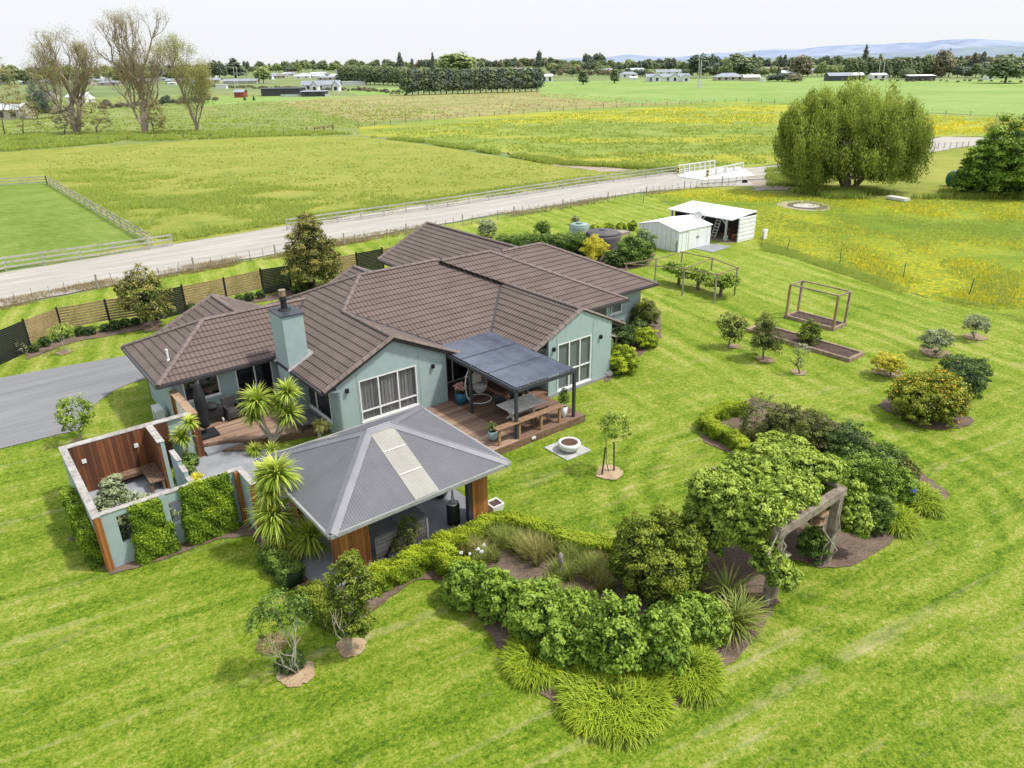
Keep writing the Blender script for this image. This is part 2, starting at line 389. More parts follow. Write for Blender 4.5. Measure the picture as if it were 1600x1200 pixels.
def unit(a): return a/np.maximum(np.linalg.norm(a, axis=1, keepdims=True), 1e-9)
def leaf_quads(P, Nn, L, Wd, v, droop=0.):
    n = len(P); R = rng.normal(size=(n,3)); T = unit(np.cross(Nn, R)); T[:,2] -= droop; T = unit(T); S = unit(np.cross(Nn, T))
    l = (L*rng.uniform(.6,1.25,(n,1))); w = Wd*rng.uniform(.7,1.2,(n,1))
    V = np.stack([P-T*l/2, P+S*w/2+Nn*l*.06, P+T*l/2, P-S*w/2+Nn*l*.06], 1).reshape(-1,3)
    F = np.arange(n*4).reshape(-1,4); return V, F, np.repeat(v, 4)
def dirs(n): return unit(rng.normal(size=(n,3)))
ICO = None
def ico():
    global ICO
    if ICO is None:
        bm = bmesh.new(); bmesh.ops.create_icosphere(bm, subdivisions=2, radius=1)
        ICO = (np.array([q.co[:] for q in bm.verts]), np.array([[q.index for q in f.verts] for f in bm.faces])); bm.free()
    return ICO
def cloud(blobs, n, L, Wd, clump=.24, nclump=None, core=.66, droop=0., shell=.62, under=.25, org=(0,0,0)):
    """leaf clumps over the surface of a union of ellipsoids (cx,cy,cz,rx,ry,rz) ; returns V, [F4,F3], v"""
    Vs = []; F4 = []; F3 = []; vs = []; off = 0
    areas = np.array([(b[3]*b[4]+b[3]*b[5]+b[4]*b[5]) for b in blobs]); areas = areas/areas.sum()
    B = np.array([b[:6] for b in blobs], float)
    for b, ar in zip(B, areas):
        k = max(int(n*1.15*ar), 20); c = b[:3]; r = b[3:6]
        rc = clump*min(r); ncl = nclump or max(int(3.2*(np.mean(r)/rc)**2), 6)
        D = dirs(ncl*2); D = D[D[:,2] > -under-.45][:ncl]; ncl = len(D)
        rad = rng.uniform(shell, 1., (ncl,1)); rad = np.where(rng.random((ncl,1)) < .25, rng.uniform(1.0,1.14,(ncl,1)), rad); cc = c + D*r*rad
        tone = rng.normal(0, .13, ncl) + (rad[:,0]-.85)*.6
        idx = rng.integers(0, ncl, k); d = dirs(k); d[:,2] = np.abs(d[:,2])*.9 - .25*rng.random(k); d = unit(d + D[idx]*.6)
        rr = rc*rng.uniform(.40, 1.4, (k,1)); rsz = rng.uniform(.55,1.3,(ncl,1)); rr = rr*rsz[idx]; P = cc[idx] + d*rr*np.array([1.05,1.05,.85])
        fr_ = rng.random(k) < .22; d3 = dirs(k); d3[:,2] = np.abs(d3[:,2])*1.1-.2; P = np.where(fr_[:,None], c + unit(d3)*r*rng.uniform(.75,1.1,(k,1)), P)
        Nn = unit(d*.9 + D[idx]*.4 + rng.normal(size=(k,3))*.55 + np.array([0,0,.3]))
        v = .40 + tone[idx] + .26*d[:,2] + .16*D[idx,2] + rng.normal(0,.13,k) + .34*(rr[:,0]/rc-.85)  # lighter tops, darker clump insides: shading painted into the leaf tone
        ok = P[:,2]+0 > .02
        # drop leaves buried inside other blobs
        for o2 in B:
            if o2 is b or np.allclose(o2, b): continue
            q = (P-o2[:3])/o2[3:6]; ok &= (q*q).sum(1) > .45
        P, Nn, v = P[ok], Nn[ok], v[ok]
        V, F, vv = leaf_quads(P, Nn, L, Wd, v, droop)
        Vs.append(V); F4.append(F+off); vs.append(vv); off += len(V)
        if core:
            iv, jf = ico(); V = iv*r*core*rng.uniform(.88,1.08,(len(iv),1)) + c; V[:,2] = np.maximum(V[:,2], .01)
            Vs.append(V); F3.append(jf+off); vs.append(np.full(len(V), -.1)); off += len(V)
    fs = [np.concatenate(F4)] + ([np.concatenate(F3)] if F3 else [])
    return np.concatenate(Vs)-np.array(org), fs, np.concatenate(vs)
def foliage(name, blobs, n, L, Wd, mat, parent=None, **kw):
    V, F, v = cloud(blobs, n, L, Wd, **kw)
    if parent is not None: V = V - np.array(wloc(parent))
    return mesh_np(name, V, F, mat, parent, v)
def blades(c, n, L, w, droop=.6, spread=1., r0=.05, seg=4, elev=(20,85), vbase=.45, top=None, azr=None):
    """arching strap leaves from around c"""
    c = np.array(c, float); az = rng.uniform(0, 2*pi, n) if azr is None else rng.uniform(azr[0], azr[1], n)
    el = np.radians(rng.uniform(elev[0], elev[1], n)); ln = L*rng.uniform(.65, 1.1, n)
    h = np.stack([np.cos(az), np.sin(az), np.zeros(n)], 1); s = np.stack([-np.sin(az), np.cos(az), np.zeros(n)], 1)
    base = c + h*rng.uniform(0, r0, (n,1)); P = []; p = base.copy(); e = el.copy()
    prof = [1, 1.0, .8, .5, .05] if seg == 4 else np.linspace(1, .05, seg+1)
    for i in range(seg+1):
        ww = (w*prof[i]/2); P.append(p-s*ww); P.append(p+s*ww)
        p = p + (h*np.cos(e)[:,None]*spread + np.array([0,0,1])*np.sin(e)[:,None])*(ln/seg)[:,None]
        e = e - droop*(.5+.5*rng.random(n))*(1.2 if i else .5)
    V = np.stack(P, 1); n2 = 2*(seg+1); V = V.reshape(-1,3)
    V[:,2] = np.maximum(V[:,2], .02)
    idx = np.arange(n)[:,None]*n2; F = []
    for i in range(seg): F.append(np.concatenate([idx+2*i, idx+2*i+1, idx+2*i+3, idx+2*i+2], 1))
    v = vbase + rng.normal(0,.13,n) + .22*np.sin(el) ; v = np.repeat(v, n2) + np.tile(np.repeat(np.linspace(-.28,.16,seg+1), 2), n)  # blades darken toward the base, clump shade painted into the tone
    return V, np.concatenate(F), v
def join_np(parts):
    Vs = []; Fs = []; vs = []; off = 0
    for V, F, v in parts:
        Vs.append(V); Fs += [f+off for f in (F if isinstance(F, list) else [F])]; vs.append(v); off += len(V)
    F4 = [f for f in Fs if f.shape[1] == 4]; F3 = [f for f in Fs if f.shape[1] == 3]
    out = ([np.concatenate(F4)] if F4 else []) + ([np.concatenate(F3)] if F3 else [])
    return np.concatenate(Vs), out, np.concatenate(vs)
def bladeobj(name, parts, mat, parent=None):
    V, F, v = join_np(parts)
    if parent is not None: V = V - np.array(wloc(parent))
    return mesh_np(name, V, F, mat, parent, v)
def limbs(mb, p, d, L, r, depth, tips, up=.15, spread=.6, n=None, ratio=.72, seg=3, twist=.25, minr=.012, kids=(2,3), R=None):
    R = R or rnd
    pts = [Vector(p)]; rs = [r]; d = Vector(d).normalized(); q = Vector(p)
    for i in range(seg):
        d = (d + Vector((R.gauss(0,twist), R.gauss(0,twist), R.gauss(0,twist*.6)+up*.5))).normalized()
        q = q + d*(L/seg); pts.append(q.copy()); rs.append(max(r*(1-(i+1)/seg*(1-ratio)), minr))
    mb.path(pts, rs, n or (8 if depth > 3 else 5 if depth > 1 else 4))
    if depth <= 0: tips.append(q.copy()); return
    k = R.randint(*kids)
    for j in range(k):
        dd = (d + Vector((R.gauss(0,spread), R.gauss(0,spread), R.gauss(0,spread*.6)+up))).normalized()
        limbs(mb, q if j else pts[-1], dd, L*R.uniform(.62,.85), rs[-1]*(.92 if j == 0 else .72), depth-1, tips, up, spread, None, ratio, seg, twist, minr, kids, R)
    if depth >= 2:
        dd = (d + Vector((R.gauss(0,spread*1.2), R.gauss(0,spread*1.2), R.gauss(0,.3)))).normalized()
        limbs(mb, pts[1], dd, L*.6, rs[1]*.5, depth-2, tips, up, spread, None, ratio, seg, twist, minr, kids, R)

# leaf palettes; the dark to light range carries painted shading
_lm = leafmat
def leafmat(name, dark, mid, light, trans=.25, **kw):
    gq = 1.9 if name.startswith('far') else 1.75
    f = lambda c, k: tuple(min(x*k*t, .8) for x, t in zip(c, (1.10, 1., .85)))
    return _lm(name, f(dark, gq*.8), f(mid, gq), f(light, gq*.95), min(trans+.08, .4), **kw)
lf_hedge = leafmat('bright_hedge_leaves', (.018,.036,.004), (.110,.175,.010), (.28,.36,.025), .25)
lf_lime = leafmat('light_green_leaves', (.018,.042,.008), (.110,.180,.024), (.255,.35,.065), .25)
lf_vib = leafmat('lobed_mid_green_leaves', (.016,.038,.006), (.070,.140,.015), (.175,.27,.04), .22)
lf_dark = leafmat('dark_green_leaves', (.008,.020,.008), (.028,.060,.016), (.075,.125,.03), .15)
lf_mid = leafmat('mid_green_leaves', (.012,.030,.008), (.050,.100,.018), (.13,.20,.04), .2)
lf_bush = leafmat('yellow_green_bush_leaves', (.012,.028,.004), (.050,.090,.010), (.15,.20,.02), .2)
lf_climb = leafmat('climber_leaves', (.012,.030,.003), (.080,.145,.009), (.21,.30,.022), .22)
lf_cit = leafmat('citrus_leaves', (.016,.030,.004), (.085,.120,.010), (.24,.28,.03), .2)
lf_palegreen = leafmat('pale_spring_leaves', (.12,.14,.06), (.20,.23,.09), (.29,.32,.14), .4)
lf_olive = leafmat('olive_brown_leaves', (.018,.028,.006), (.054,.076,.016), (.12,.15,.035), .2)
lf_grey = leafmat('grey_green_leaves', (.04,.055,.03), (.115,.15,.085), (.24,.29,.19), .15)
lf_mag = leafmat('magnolia_leaves', (.018,.022,.008), (.060,.080,.018), (.20,.19,.05), .15)
lf_agap = leafmat('agapanthus_leaves', (.006,.018,.002), (.092,.155,.009), (.25,.34,.03), .22)
lf_cord = leafmat('cordyline_leaves', (.05,.085,.012), (.18,.27,.035), (.42,.50,.12), .3)
lf_flax = leafmat('flax_leaves', (.03,.045,.012), (.105,.15,.03), (.25,.30,.09), .25)
lf_tuss = leafmat('tussock_leaves', (.05,.055,.02), (.14,.155,.05), (.29,.29,.12), .25)
lf_yel = leafmat('golden_leaves', (.10,.11,.01), (.26,.27,.025), (.48,.44,.06), .3)
lf_wil = leafmat('willow_leaves', (.016,.032,.006), (.120,.172,.032), (.29,.36,.085), .36)
lf_spr = leafmat('thin_spring_leaves', (.13,.13,.07), (.20,.20,.10), (.28,.28,.15), .4)
_fz = lambda c: tuple(x*.8+h for x,h in zip(c,(.022,.03,.034)))  # aerial haze mixed into the far tree colours
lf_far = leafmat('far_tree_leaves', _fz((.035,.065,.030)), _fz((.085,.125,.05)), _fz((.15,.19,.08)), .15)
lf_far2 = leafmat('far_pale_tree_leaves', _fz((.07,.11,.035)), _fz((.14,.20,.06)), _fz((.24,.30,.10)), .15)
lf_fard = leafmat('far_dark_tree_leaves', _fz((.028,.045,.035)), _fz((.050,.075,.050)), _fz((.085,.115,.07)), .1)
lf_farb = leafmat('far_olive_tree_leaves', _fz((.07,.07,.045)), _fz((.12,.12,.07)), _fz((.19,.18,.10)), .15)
lf_grass = leafmat('long_grass_blades', (.10,.15,.03), (.19,.26,.05), (.27,.33,.10), .35)
lf_weed = leafmat('dry_weed_stalks', (.10,.09,.05), (.19,.165,.10), (.30,.27,.17), .2)

# ------------------------------------------------------------------ ground
def sheet(name, pts, z, mat, jit=.0, step=None, kind='structure', lab=None):
    Q = [(g(*p) if not isinstance(p, Vector) else p) for p in pts]
    P = []
    for i, p in enumerate(Q):
        q = Q[(i+1)%len(Q)]; L = (q-p).length
        st = step or max(.35, min(L/8, 4)); k = max(1, min(80, int(L/st)))
        nrm = Vector((-(q-p).y, (q-p).x, 0)); nrm = nrm.normalized() if nrm.length > 0 else nrm
        for j in range(k):
            r = p.lerp(q, j/k)
            if jit: r = r + nrm*rnd.gauss(0, jit)
            P.append((r.x, r.y, z))
    mb = MB(); mb.poly(P); o = mb.build(name, mat)
    me = o.data
    if me.polygons[0].normal.z < 0: me.flip_normals()
    if kind: o['kind'] = kind
    return o
mb = MB(); s_ = 30000; mb.poly([(-s_,-s_,0),(s_,-s_,0),(s_,s_,0),(-s_,s_,0)]); tag(mb.build('ground', farbase), kind='structure')
sheet('pasture_left', [(-300,175),(-100,158),(330,147),(560,150),(845,141),(1000,160),(1210,158),(900,172),(700,187),(560,201),(560,214),(420,213),(0,241),(-300,260)], .010, rough_f, .3)
sheet('pasture_middle', [(430,158),(560,150),(845,141),(1000,161),(1130,158),(900,170),(700,185),(560,190)], .018, brownf, 1.)
sheet('barn_lawn', [(330,151),(560,149.5),(480,156),(400,160),(318,166)], .026, farg, .5)
sheet('far_field', [(842,128),(1000,124.5),(1290,121),(1420,126),(1600,124),(1900,118),(1900,192),(1600,183),(1440,176),(1210,160),(1000,162),(843,150)], .034, farg, .6)
sheet('small_far_field', [(540,143),(590,137),(634,137),(634,147.5),(560,149)], .030, farg, .6)
sheet('buttercup_field', [(560,199),(700,186),(900,171.5),(1150,158.5),(1210,161),(1440,177),(1600,184),(1900,192),(1900,228),(1600,215),(1500,213),(1440,216),(1320,240),(1180,262),(1060,268),(1040,262),(950,262),(870,252),(790,240),(640,217),(560,213)], .042, butt, .35)
sheet('stream_meadow', [(1100,290),(1190,288),(1300,263),(1440,241),(1510,230),(1900,236),(1900,345),(1600,313),(1240,313),(1120,306)], .020, padd, .3)
sheet('paddock', [(-500,290),(0,238),(420,213),(560,213.5),(640,222),(790,246),(960,270),(1040,268),(700,318),(450,353),(270,382),(-300,468)], .026, padd, .15)
sheet('pen_grass', [(-300,308),(72,283),(234,380),(-300,480)], .038, penm, .05)
sheet('drain_bed', [(790,238),(830,247),(880,252),(950,262),(1010,266),(1000,270),(930,268),(860,258),(800,246)], .050, gravelmat('drain_silt', (.24,.20,.14), (.42,.37,.28)), .25)
sheet('near_meadow', [(1010,304),(1080,294),(1190,299),(1230,306),(1330,311),(1450,312),(1600,309),(1900,316),(2300,700),(1600,500),(1440,464),(1345,434),(1240,398),(1190,385),(1150,345),(1050,322)], .034, buttn, .1)
sheet('lawn', [(-600,640),(0,484),(200,443),(400,405),(600,368),(740,344),(1000,303),(1015,307),(1050,322),(1150,345),(1190,385),(1240,398),(1345,434),(1440,464),(1600,500),(2400,720),(2900,1500),(900,2200),(-1300,1500)], .030, lawn, .04)
sheet('gravel_road', [(-600,540),(0,428),(270,383),(450,353),(700,317),(1000,277),(1060,268),(1180,262),(1240,256),(1300,246),(1440,230),(1437,221),(1475,214),(1520,215),(1900,222),(1900,232),(1510,229),(1440,241),(1300,262),(1190,290),(1100,293),(1000,301),(740,342),(600,366),(400,403),(200,441),(0,481),(-600,610)], .062, gravel, .10)
sheet('stream_bank', [(1165,276),(1235,271),(1240,285),(1232,297),(1180,299)], .070, gravelmat('bank_soil', (.20,.17,.12), (.40,.35,.28)), .25)
sheet('driveway', [(-500,655),(0,592),(110,572),(205,556),(262,545),(262,585),(232,592),(205,600),(178,612),(155,628),(137,648),(130,665),(128,672),(0,703),(-500,830)], .058, asph, .0)
sheet('mulch_bed', [(105,840),(172,900),(215,889),(285,866),(340,845),(398,838),(418,880),(452,915),(478,940),(500,978),(545,985),(610,935),(655,905),(690,908),(720,935),(760,985),(800,1040),(850,1083),(900,1132),(950,1154),(1012,1141),(1062,1102),(1122,1055),(1172,1010),(1207,960),(1217,925),(1190,880),(1120,840),(960,868),(900,858),(800,815),(740,840),(600,880),(525,905),(480,900),(430,840),(410,815),(300,835),(160,855)], .060, mulch, .035, .25)
sheet('mulch_bed', [(1088,668),(1105,650),(1180,622),(1230,638),(1300,658),(1400,712),(1480,770),(1478,782),(1440,808),(1390,852),(1330,887),(1280,890),(1238,876),(1180,780),(1150,716),(1100,692)], .060, mulch, .03, .25)
sheet('mulch_bed', [(945,600),(990,566),(1033,528),(1032,485),(940,495)], .060, mulch, .03, .25)
sheet('mulch_bed', [(790,385),(940,378),(1025,398),(1012,416),(960,426),(820,402)], .060, mulch, .03, .3)
_bs = [(40,548),(55,543),(92,527),(127,518),(165,512),(213,503),(250,495)]
sheet('mulch_bed', [(x,y+4) for x,y in _bs]+[(x+2,y+15) for x,y in _bs[::-1]], .060, mulch, .03, .3)
_bs = [(285,483),(330,474),(375,467),(430,458),(474,449),(520,438)]
sheet('mulch_bed', [(x,y+2) for x,y in _bs]+[(x+2,y+11) for x,y in _bs[::-1]], .060, mulch, .03, .3)
sheet('mulch_bed', [(1000,478+915),(1001,1393),(1001,1394)], .0601, mulch) if False else None
for px, py, w in ((464,1056,56),(548,1013,44),(953,740,44),(944-4,741,0),(100,552,24),(238,515,26),(1145,542,20),(1195,563,28),(1247,583,24),(1388,583,44),(1462,552,46),(1523,528,34),(1447,645,118),(1498,608,52),(120,690,14),(30,553,16)):
    if not w: continue
    c = g(px, py); r = w/2/ppm(c); mb = MB(); n = 36
    ph = rnd.random()*6
    mb.poly([(c.x+r*cos(2*pi*i/n)*(1+.12*sin(3*2*pi*i/n+ph)+rnd.gauss(0,.04)), c.y+r*sin(2*pi*i/n)*(1+.1*cos(2*2*pi*i/n+ph)+rnd.gauss(0,.04)), .066) for i in range(n)])
    tag(mb.build('mulch_ring', straw if w < 60 and py > 700 else mulch if w > 55 else simple('ring_soil', (.33,.25,.15), (.16,.12,.07), 12, .95, .8) if 'ring_soil' not in MATS else MATS['ring_soil']), kind='structure')
# burnt patch in the meadow
def blobpts(c, rx, ry, n=40, j=.05):
    ph = rnd.random()*6
    return [(c.x+(rx*cos(t)*_r.x+ry*sin(t)*_f.x)*(1+j*sin(3*t+ph)+rnd.gauss(0,j*.4)), c.y+(rx*cos(t)*_r.y+ry*sin(t)*_f.y)*(1+j*sin(3*t+ph)+rnd.gauss(0,j*.4))) for t in [2*pi*i/n for i in range(n)]]
c = g(1257,322); k = ppm(c)
for nm, sx, sy, dx, z, mt in (('bare_patch', 38, 38*3.6, 0, .052, simple('bare_earth', (.36,.32,.20), (.25,.24,.12), 3, .95, .3)), ('burn_scar', 29, 29*3.6, 4, .058, simple('charred_soil', (.16,.14,.12), (.05,.045,.04), 4, .95, .5)), ('ash_patch', 20, 17*3.4, 3, .064, simple('pale_ash', (.55,.53,.50), (.28,.26,.24), 5, .95, .4))):
    cc = g(1257+dx, 322); mb = MB(); mb.poly([(x,y,z) for x,y in blobpts(cc, sx/k, sy/k*.33)]); tag(mb.build(nm, mt), kind='structure')
# hills
def hills(name, pts, D, col, seed, zlo=0):
    R = np.random.default_rng(seed); xs = np.linspace(pts[0][0], pts[-1][0], 260)
    ys = np.interp(xs, [p[0] for p in pts], [p[1] for p in pts])
    nz = sum(np.interp(xs, np.linspace(xs[0], xs[-1], k), R.normal(0, 1.9/k**.5, k)) for k in (14, 40, 90))
    rows = 14; V = []
    for j in range(rows):
        t = j/(rows-1)
        for x, y, q in zip(xs, ys, nz):
            d = CF*FPX + CX*(x-800) + CU*(600-(y+q)); hd = d.dot(_f); Dd = D*(1-.45*(1-t)) ; top = (CC + d*(D/hd))
            base = CC + (CF*FPX + CX*(x-800) + CU*(600-(y+q)))*(Dd/hd)
            zz = max(top.z, 5)*(t**1.15)*(1+ (.16*sin(x*.11+j*1.3)+.12*sin(x*.05-j*.9+seed))*(1-t)*t*4)
            V.append((base.x, base.y, zz))
    V = np.array(V); n = len(xs); F = np.array([(j*n+i, j*n+i+1, (j+1)*n+i+1, (j+1)*n+i) for j in range(rows-1) for i in range(n-1)])
    o = mesh_np(name, V, F, col); o['kind'] = 'structure'
    for p in o.data.polygons: p.use_smooth = True
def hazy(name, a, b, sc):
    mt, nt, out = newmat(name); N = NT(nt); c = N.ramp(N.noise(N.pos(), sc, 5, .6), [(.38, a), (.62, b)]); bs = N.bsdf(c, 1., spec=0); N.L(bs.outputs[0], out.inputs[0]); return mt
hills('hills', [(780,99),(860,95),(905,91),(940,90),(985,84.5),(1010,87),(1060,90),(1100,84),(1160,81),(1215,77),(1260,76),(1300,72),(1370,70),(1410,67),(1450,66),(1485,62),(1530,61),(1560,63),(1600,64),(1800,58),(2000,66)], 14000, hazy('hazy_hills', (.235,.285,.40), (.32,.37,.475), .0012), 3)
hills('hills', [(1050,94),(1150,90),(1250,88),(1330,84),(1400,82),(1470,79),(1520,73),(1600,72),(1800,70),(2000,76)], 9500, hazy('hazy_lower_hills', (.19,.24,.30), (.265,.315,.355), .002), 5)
# ------------------------------------------------------------------ house
TP, EZ = .475, 2.6
house = thing('house', 'single storey sage green house with brown tiled hip and gable roof', 'house', (18, 30, 0))
def clip_strip(P, k, lo, hi):
    """polygon clipped to lo<=P[k]<=hi"""
    for sgn, lim in ((1, lo), (-1, -hi)):
        out = []
        for i in range(len(P)):
            p, q = P[i], P[(i+1)%len(P)]; dp = sgn*p[k]-lim; dq = sgn*q[k]-lim
            if dp >= 0: out.append(p)
            if (dp > 0 and dq < 0) or (dp < 0 and dq > 0):
                t = dp/(dp-dq); out.append(tuple(p[j]+(q[j]-p[j])*t for j in range(2)))
        P = out
        if len(P) < 3: return []
    return P
def roof_face(mb, pts, d, e, tp=TP, ez=EZ, course=.37, lip=.026):
    """pts (a,b); the plane rises along d ('+a','-a','+b','-b') from the eave coordinate e"""
    k = 0 if d[1] == 'a' else 1; s = 1 if d[0] == '+' else -1
    sl = sqrt(1+tp*tp); Q = [((p[1-k]), (p[k]-e)*s*sl) for p in pts]     # (u, distance up the slope)
    mx = max(q[1] for q in Q); n = int(mx/course)+1
    nv = Vector((0,0,0)); nv[k] = -s*tp; nv.z = 1; nv.normalize()
    def P3(u, v, h):
        c = [0,0,0]; c[1-k] = u; c[k] = e + s*v/sl; c[2] = ez + v/sl*tp
        return (c[0]+nv[0]*h, c[1]+nv[1]*h, c[2]+nv[2]*h)
    for i in range(n):
        lo, hi = i*course, (i+1)*course; C = clip_strip(Q, 1, lo, hi)
        C = [c for j, c in enumerate(C) if hypot(c[0]-C[j-1][0], c[1]-C[j-1][1]) > 1e-4]
        if len(C) < 3: continue
        vs = [P3(u, v, lip*(1-(v-lo)/course)+.004) for u, v in C]; b = len(mb.v); mb.v += vs; mb.uv += C
        f = tuple(range(b, b+len(vs))); a = Vector(vs[1])-Vector(vs[0])
        nn = Vector((0,0,0))
        for j in range(len(vs)): p, q = vs[j], vs[(j+1)%len(vs)]; nn += Vector(p).cross(Vector(q))
        mb.f.append(f if nn.z > 0 else f[::-1])
        L = sorted([c[0] for c in C if abs(c[1]-lo) < 1e-3])
        if len(L) >= 2 :
            u0, u1 = L[0], L[-1]; vs = [P3(u0, lo, -.004), P3(u1, lo, -.004), P3(u1, lo, lip+.004), P3(u0, lo, lip+.004)]
            b = len(mb.v); mb.v += vs; mb.uv += [(u0,lo),(u1,lo),(u1,lo+.01),(u0,lo+.01)]; mb.f.append((b,b+1,b+2,b+3))
rf = MB(); rf.uv = []
roof_face(rf, [(10.66,26.05),(14.03,26.05),(14.03,30.67),(16.06,32.7),(10.66,38.1)], '+a', 10.66)
roof_face(rf, [(17.4,26.05),(14.03,26.05),(14.03,30.67),(17.4,27.3)], '-a', 17.4)
roof_face(rf, [(17.4,27.3),(20.15,27.3),(23.1,30.25),(20.65,32.7),(16.06,32.7),(14.03,30.67)], '+b', 27.3)
roof_face(rf, [(20.15,24.0),(23.1,24.0),(23.1,30.25),(20.15,27.3)], '+a', 20.15)
roof_face(rf, [(26.05,24.0),(26.05,38.1),(20.65,32.7),(23.1,30.25),(23.1,24.0)], '-a', 26.05)
roof_face(rf, [(10.66,38.1),(26.05,38.1),(20.65,32.7),(16.06,32.7)], '-b', 38.1)
roof_face(rf, [(26.05,26.8),(29.3,26.8),(23.85,32.25),(20.6,32.25)], '+b', 26.8)
roof_face(rf, [(29.3,26.8),(29.3,37.7),(23.85,32.25)], '-a', 29.3)
roof_face(rf, [(21,37.7),(29.3,37.7),(23.85,32.25),(20.6,32.25)], '-b', 37.7)
roof_face(rf, [(29.3,27.8),(32.9,27.8),(28.0,32.7),(24.4,32.7)], '+b', 27.8)
roof_face(rf, [(32.9,27.8),(32.9,37.6),(28.0,32.7)], '-a', 32.9)
roof_face(rf, [(24.4,37.6),(32.9,37.6),(28.0,32.7),(24.4,32.7)], '-b', 37.6)
roof_face(rf, [(5.61,31.2),(10.66,31.2),(13.71,34.25),(8.66,34.25)], '+b', 31.2)
roof_face(rf, [(5.61,31.2),(8.66,34.25),(5.61,37.3)], '+a', 5.61)
roof_face(rf, [(5.61,37.3),(8.66,34.25),(13.71,34.25),(10.66,37.3)], '-b', 37.3)
roof_face(rf, [(7.25,38.0),(10.3,38.0),(10.3,34.25),(7.25,37.3)], '+a', 7.25)
roof_face(rf, [(13.35,38.0),(10.3,38.0),(10.3,34.25),(13.35,37.3)], '-a', 13.35)
roof_face(rf, [(23.2,44.2),(27.3,44.2),(27.3,33.5),(23.2,37.6)], '+a', 23.2)
roof_face(rf, [(31.4,44.2),(27.3,44.2),(27.3,33.5),(31.4,37.6)], '-a', 31.4)
roof_face(rf, [(16.07,39.0),(18.8,39.0),(18.8,35.4),(16.07,38.1)], '+a', 16.07)
roof_face(rf, [(21.53,39.0),(18.8,39.0),(18.8,35.4),(21.53,38.1)], '-a', 21.53)
roof = rf.build('roof', tilem, house)
# ridge, hip and barge caps
def capline(mb, p, q, r=.10, seg=.42, up=.045):
    p = Vector(p); q = Vector(q); L = (q-p).length; n = max(1, round(L/seg)); d = (q-p)/n
    if d.z < 0: p, q, d = q, p, -d
    dn = d.normalized(); sd = Vector((dn.y,-dn.x,0)).normalized(); nu = sd.cross(dn); nu = nu if nu.z > 0 else -nu
    for i in range(n):
        a = p+d*i; b = p+d*(i+1.06); A = []
        for c, k in ((a, 1.12), (b, .92)):
            A += [c+sd*r*cos(t)*k*1.15+nu*(r*sin(t)*k*.75+up-.03) for t in [pi*j/5 for j in range(6)]]
        mb.add(A, [(j,j+1,7+j,6+j) for j in range(5)]+[(0,1,2,3,4,5)])
Z = lambda h: EZ+TP*h
caps = MB()
def P(a,b,h): return (a,b,Z(h))
r1 = 3.37; r2 = 2.95
for p, q in ((P(14.03,26.0,r1),P(14.03,30.67,r1)), (P(14.03,30.67,r1),P(16.06,32.7,5.4)), (P(16.06,32.7,5.4),P(20.65,32.7,5.4)), (P(20.65,32.7,5.4),P(23.1,30.25,r2)),
             (P(23.1,23.95,r2),P(23.1,30.25,r2)), (P(16.06,32.7,5.4),P(10.66,38.1,0)), (P(20.65,32.3,5.45),P(23.85,32.25,5.45)), (P(29.3,26.8,0),P(23.85,32.25,5.45)),
             (P(25,32.7,4.9),P(28,32.7,4.9)), (P(32.9,27.8,0),P(28,32.7,4.9)), (P(32.9,37.6,0),P(28,32.7,4.9)), (P(8.66,34.25,3.05),P(13.71,34.25,3.05)), (P(5.61,31.2,0),P(8.66,34.25,3.05)),
             (P(5.61,37.3,0),P(8.66,34.25,3.05)), (P(10.3,38,3.05),P(10.3,34.25,3.05)), (P(27.3,44.2,4.1),P(27.3,33.6,4.1)), (P(18.8,39,2.73),P(18.8,35.6,2.73))):
    caps = MB(); capline(caps, p, q); caps.build('ridge_cap', capt, roof)
for a0, ac, b, h in ((10.66,14.03,26.05,r1),(17.4,14.03,26.05,r1),(20.15,23.1,24.0,r2),(26.05,23.1,24.0,r2),(7.25,10.3,38,3.05),(13.35,10.3,38,3.05),(23.2,27.3,44.2,4.1),(31.4,27.3,44.2,4.1),(16.07,18.8,39,2.73),(21.53,18.8,39,2.73)):
    caps = MB(); capline(caps, P(a0,b,0), P(ac,b,h), .12); caps.build('barge_cap', capt, roof)
# valleys
vl = MB()
for p, q in ((P(20.15,27.3,0),P(23.1,30.25,r2)), (P(17.4,27.3,0),P(14.03,30.67,r1)), (P(10.66,31.2,0),P(13.71,34.25,3.05))):
    p = Vector(p)+Vector((0,0,.045)); q = Vector(q)+Vector((0,0,.045)); vl = MB(); vl.bar(p, q, .09, .03); vl.build('valley_flashing', gutm, roof)
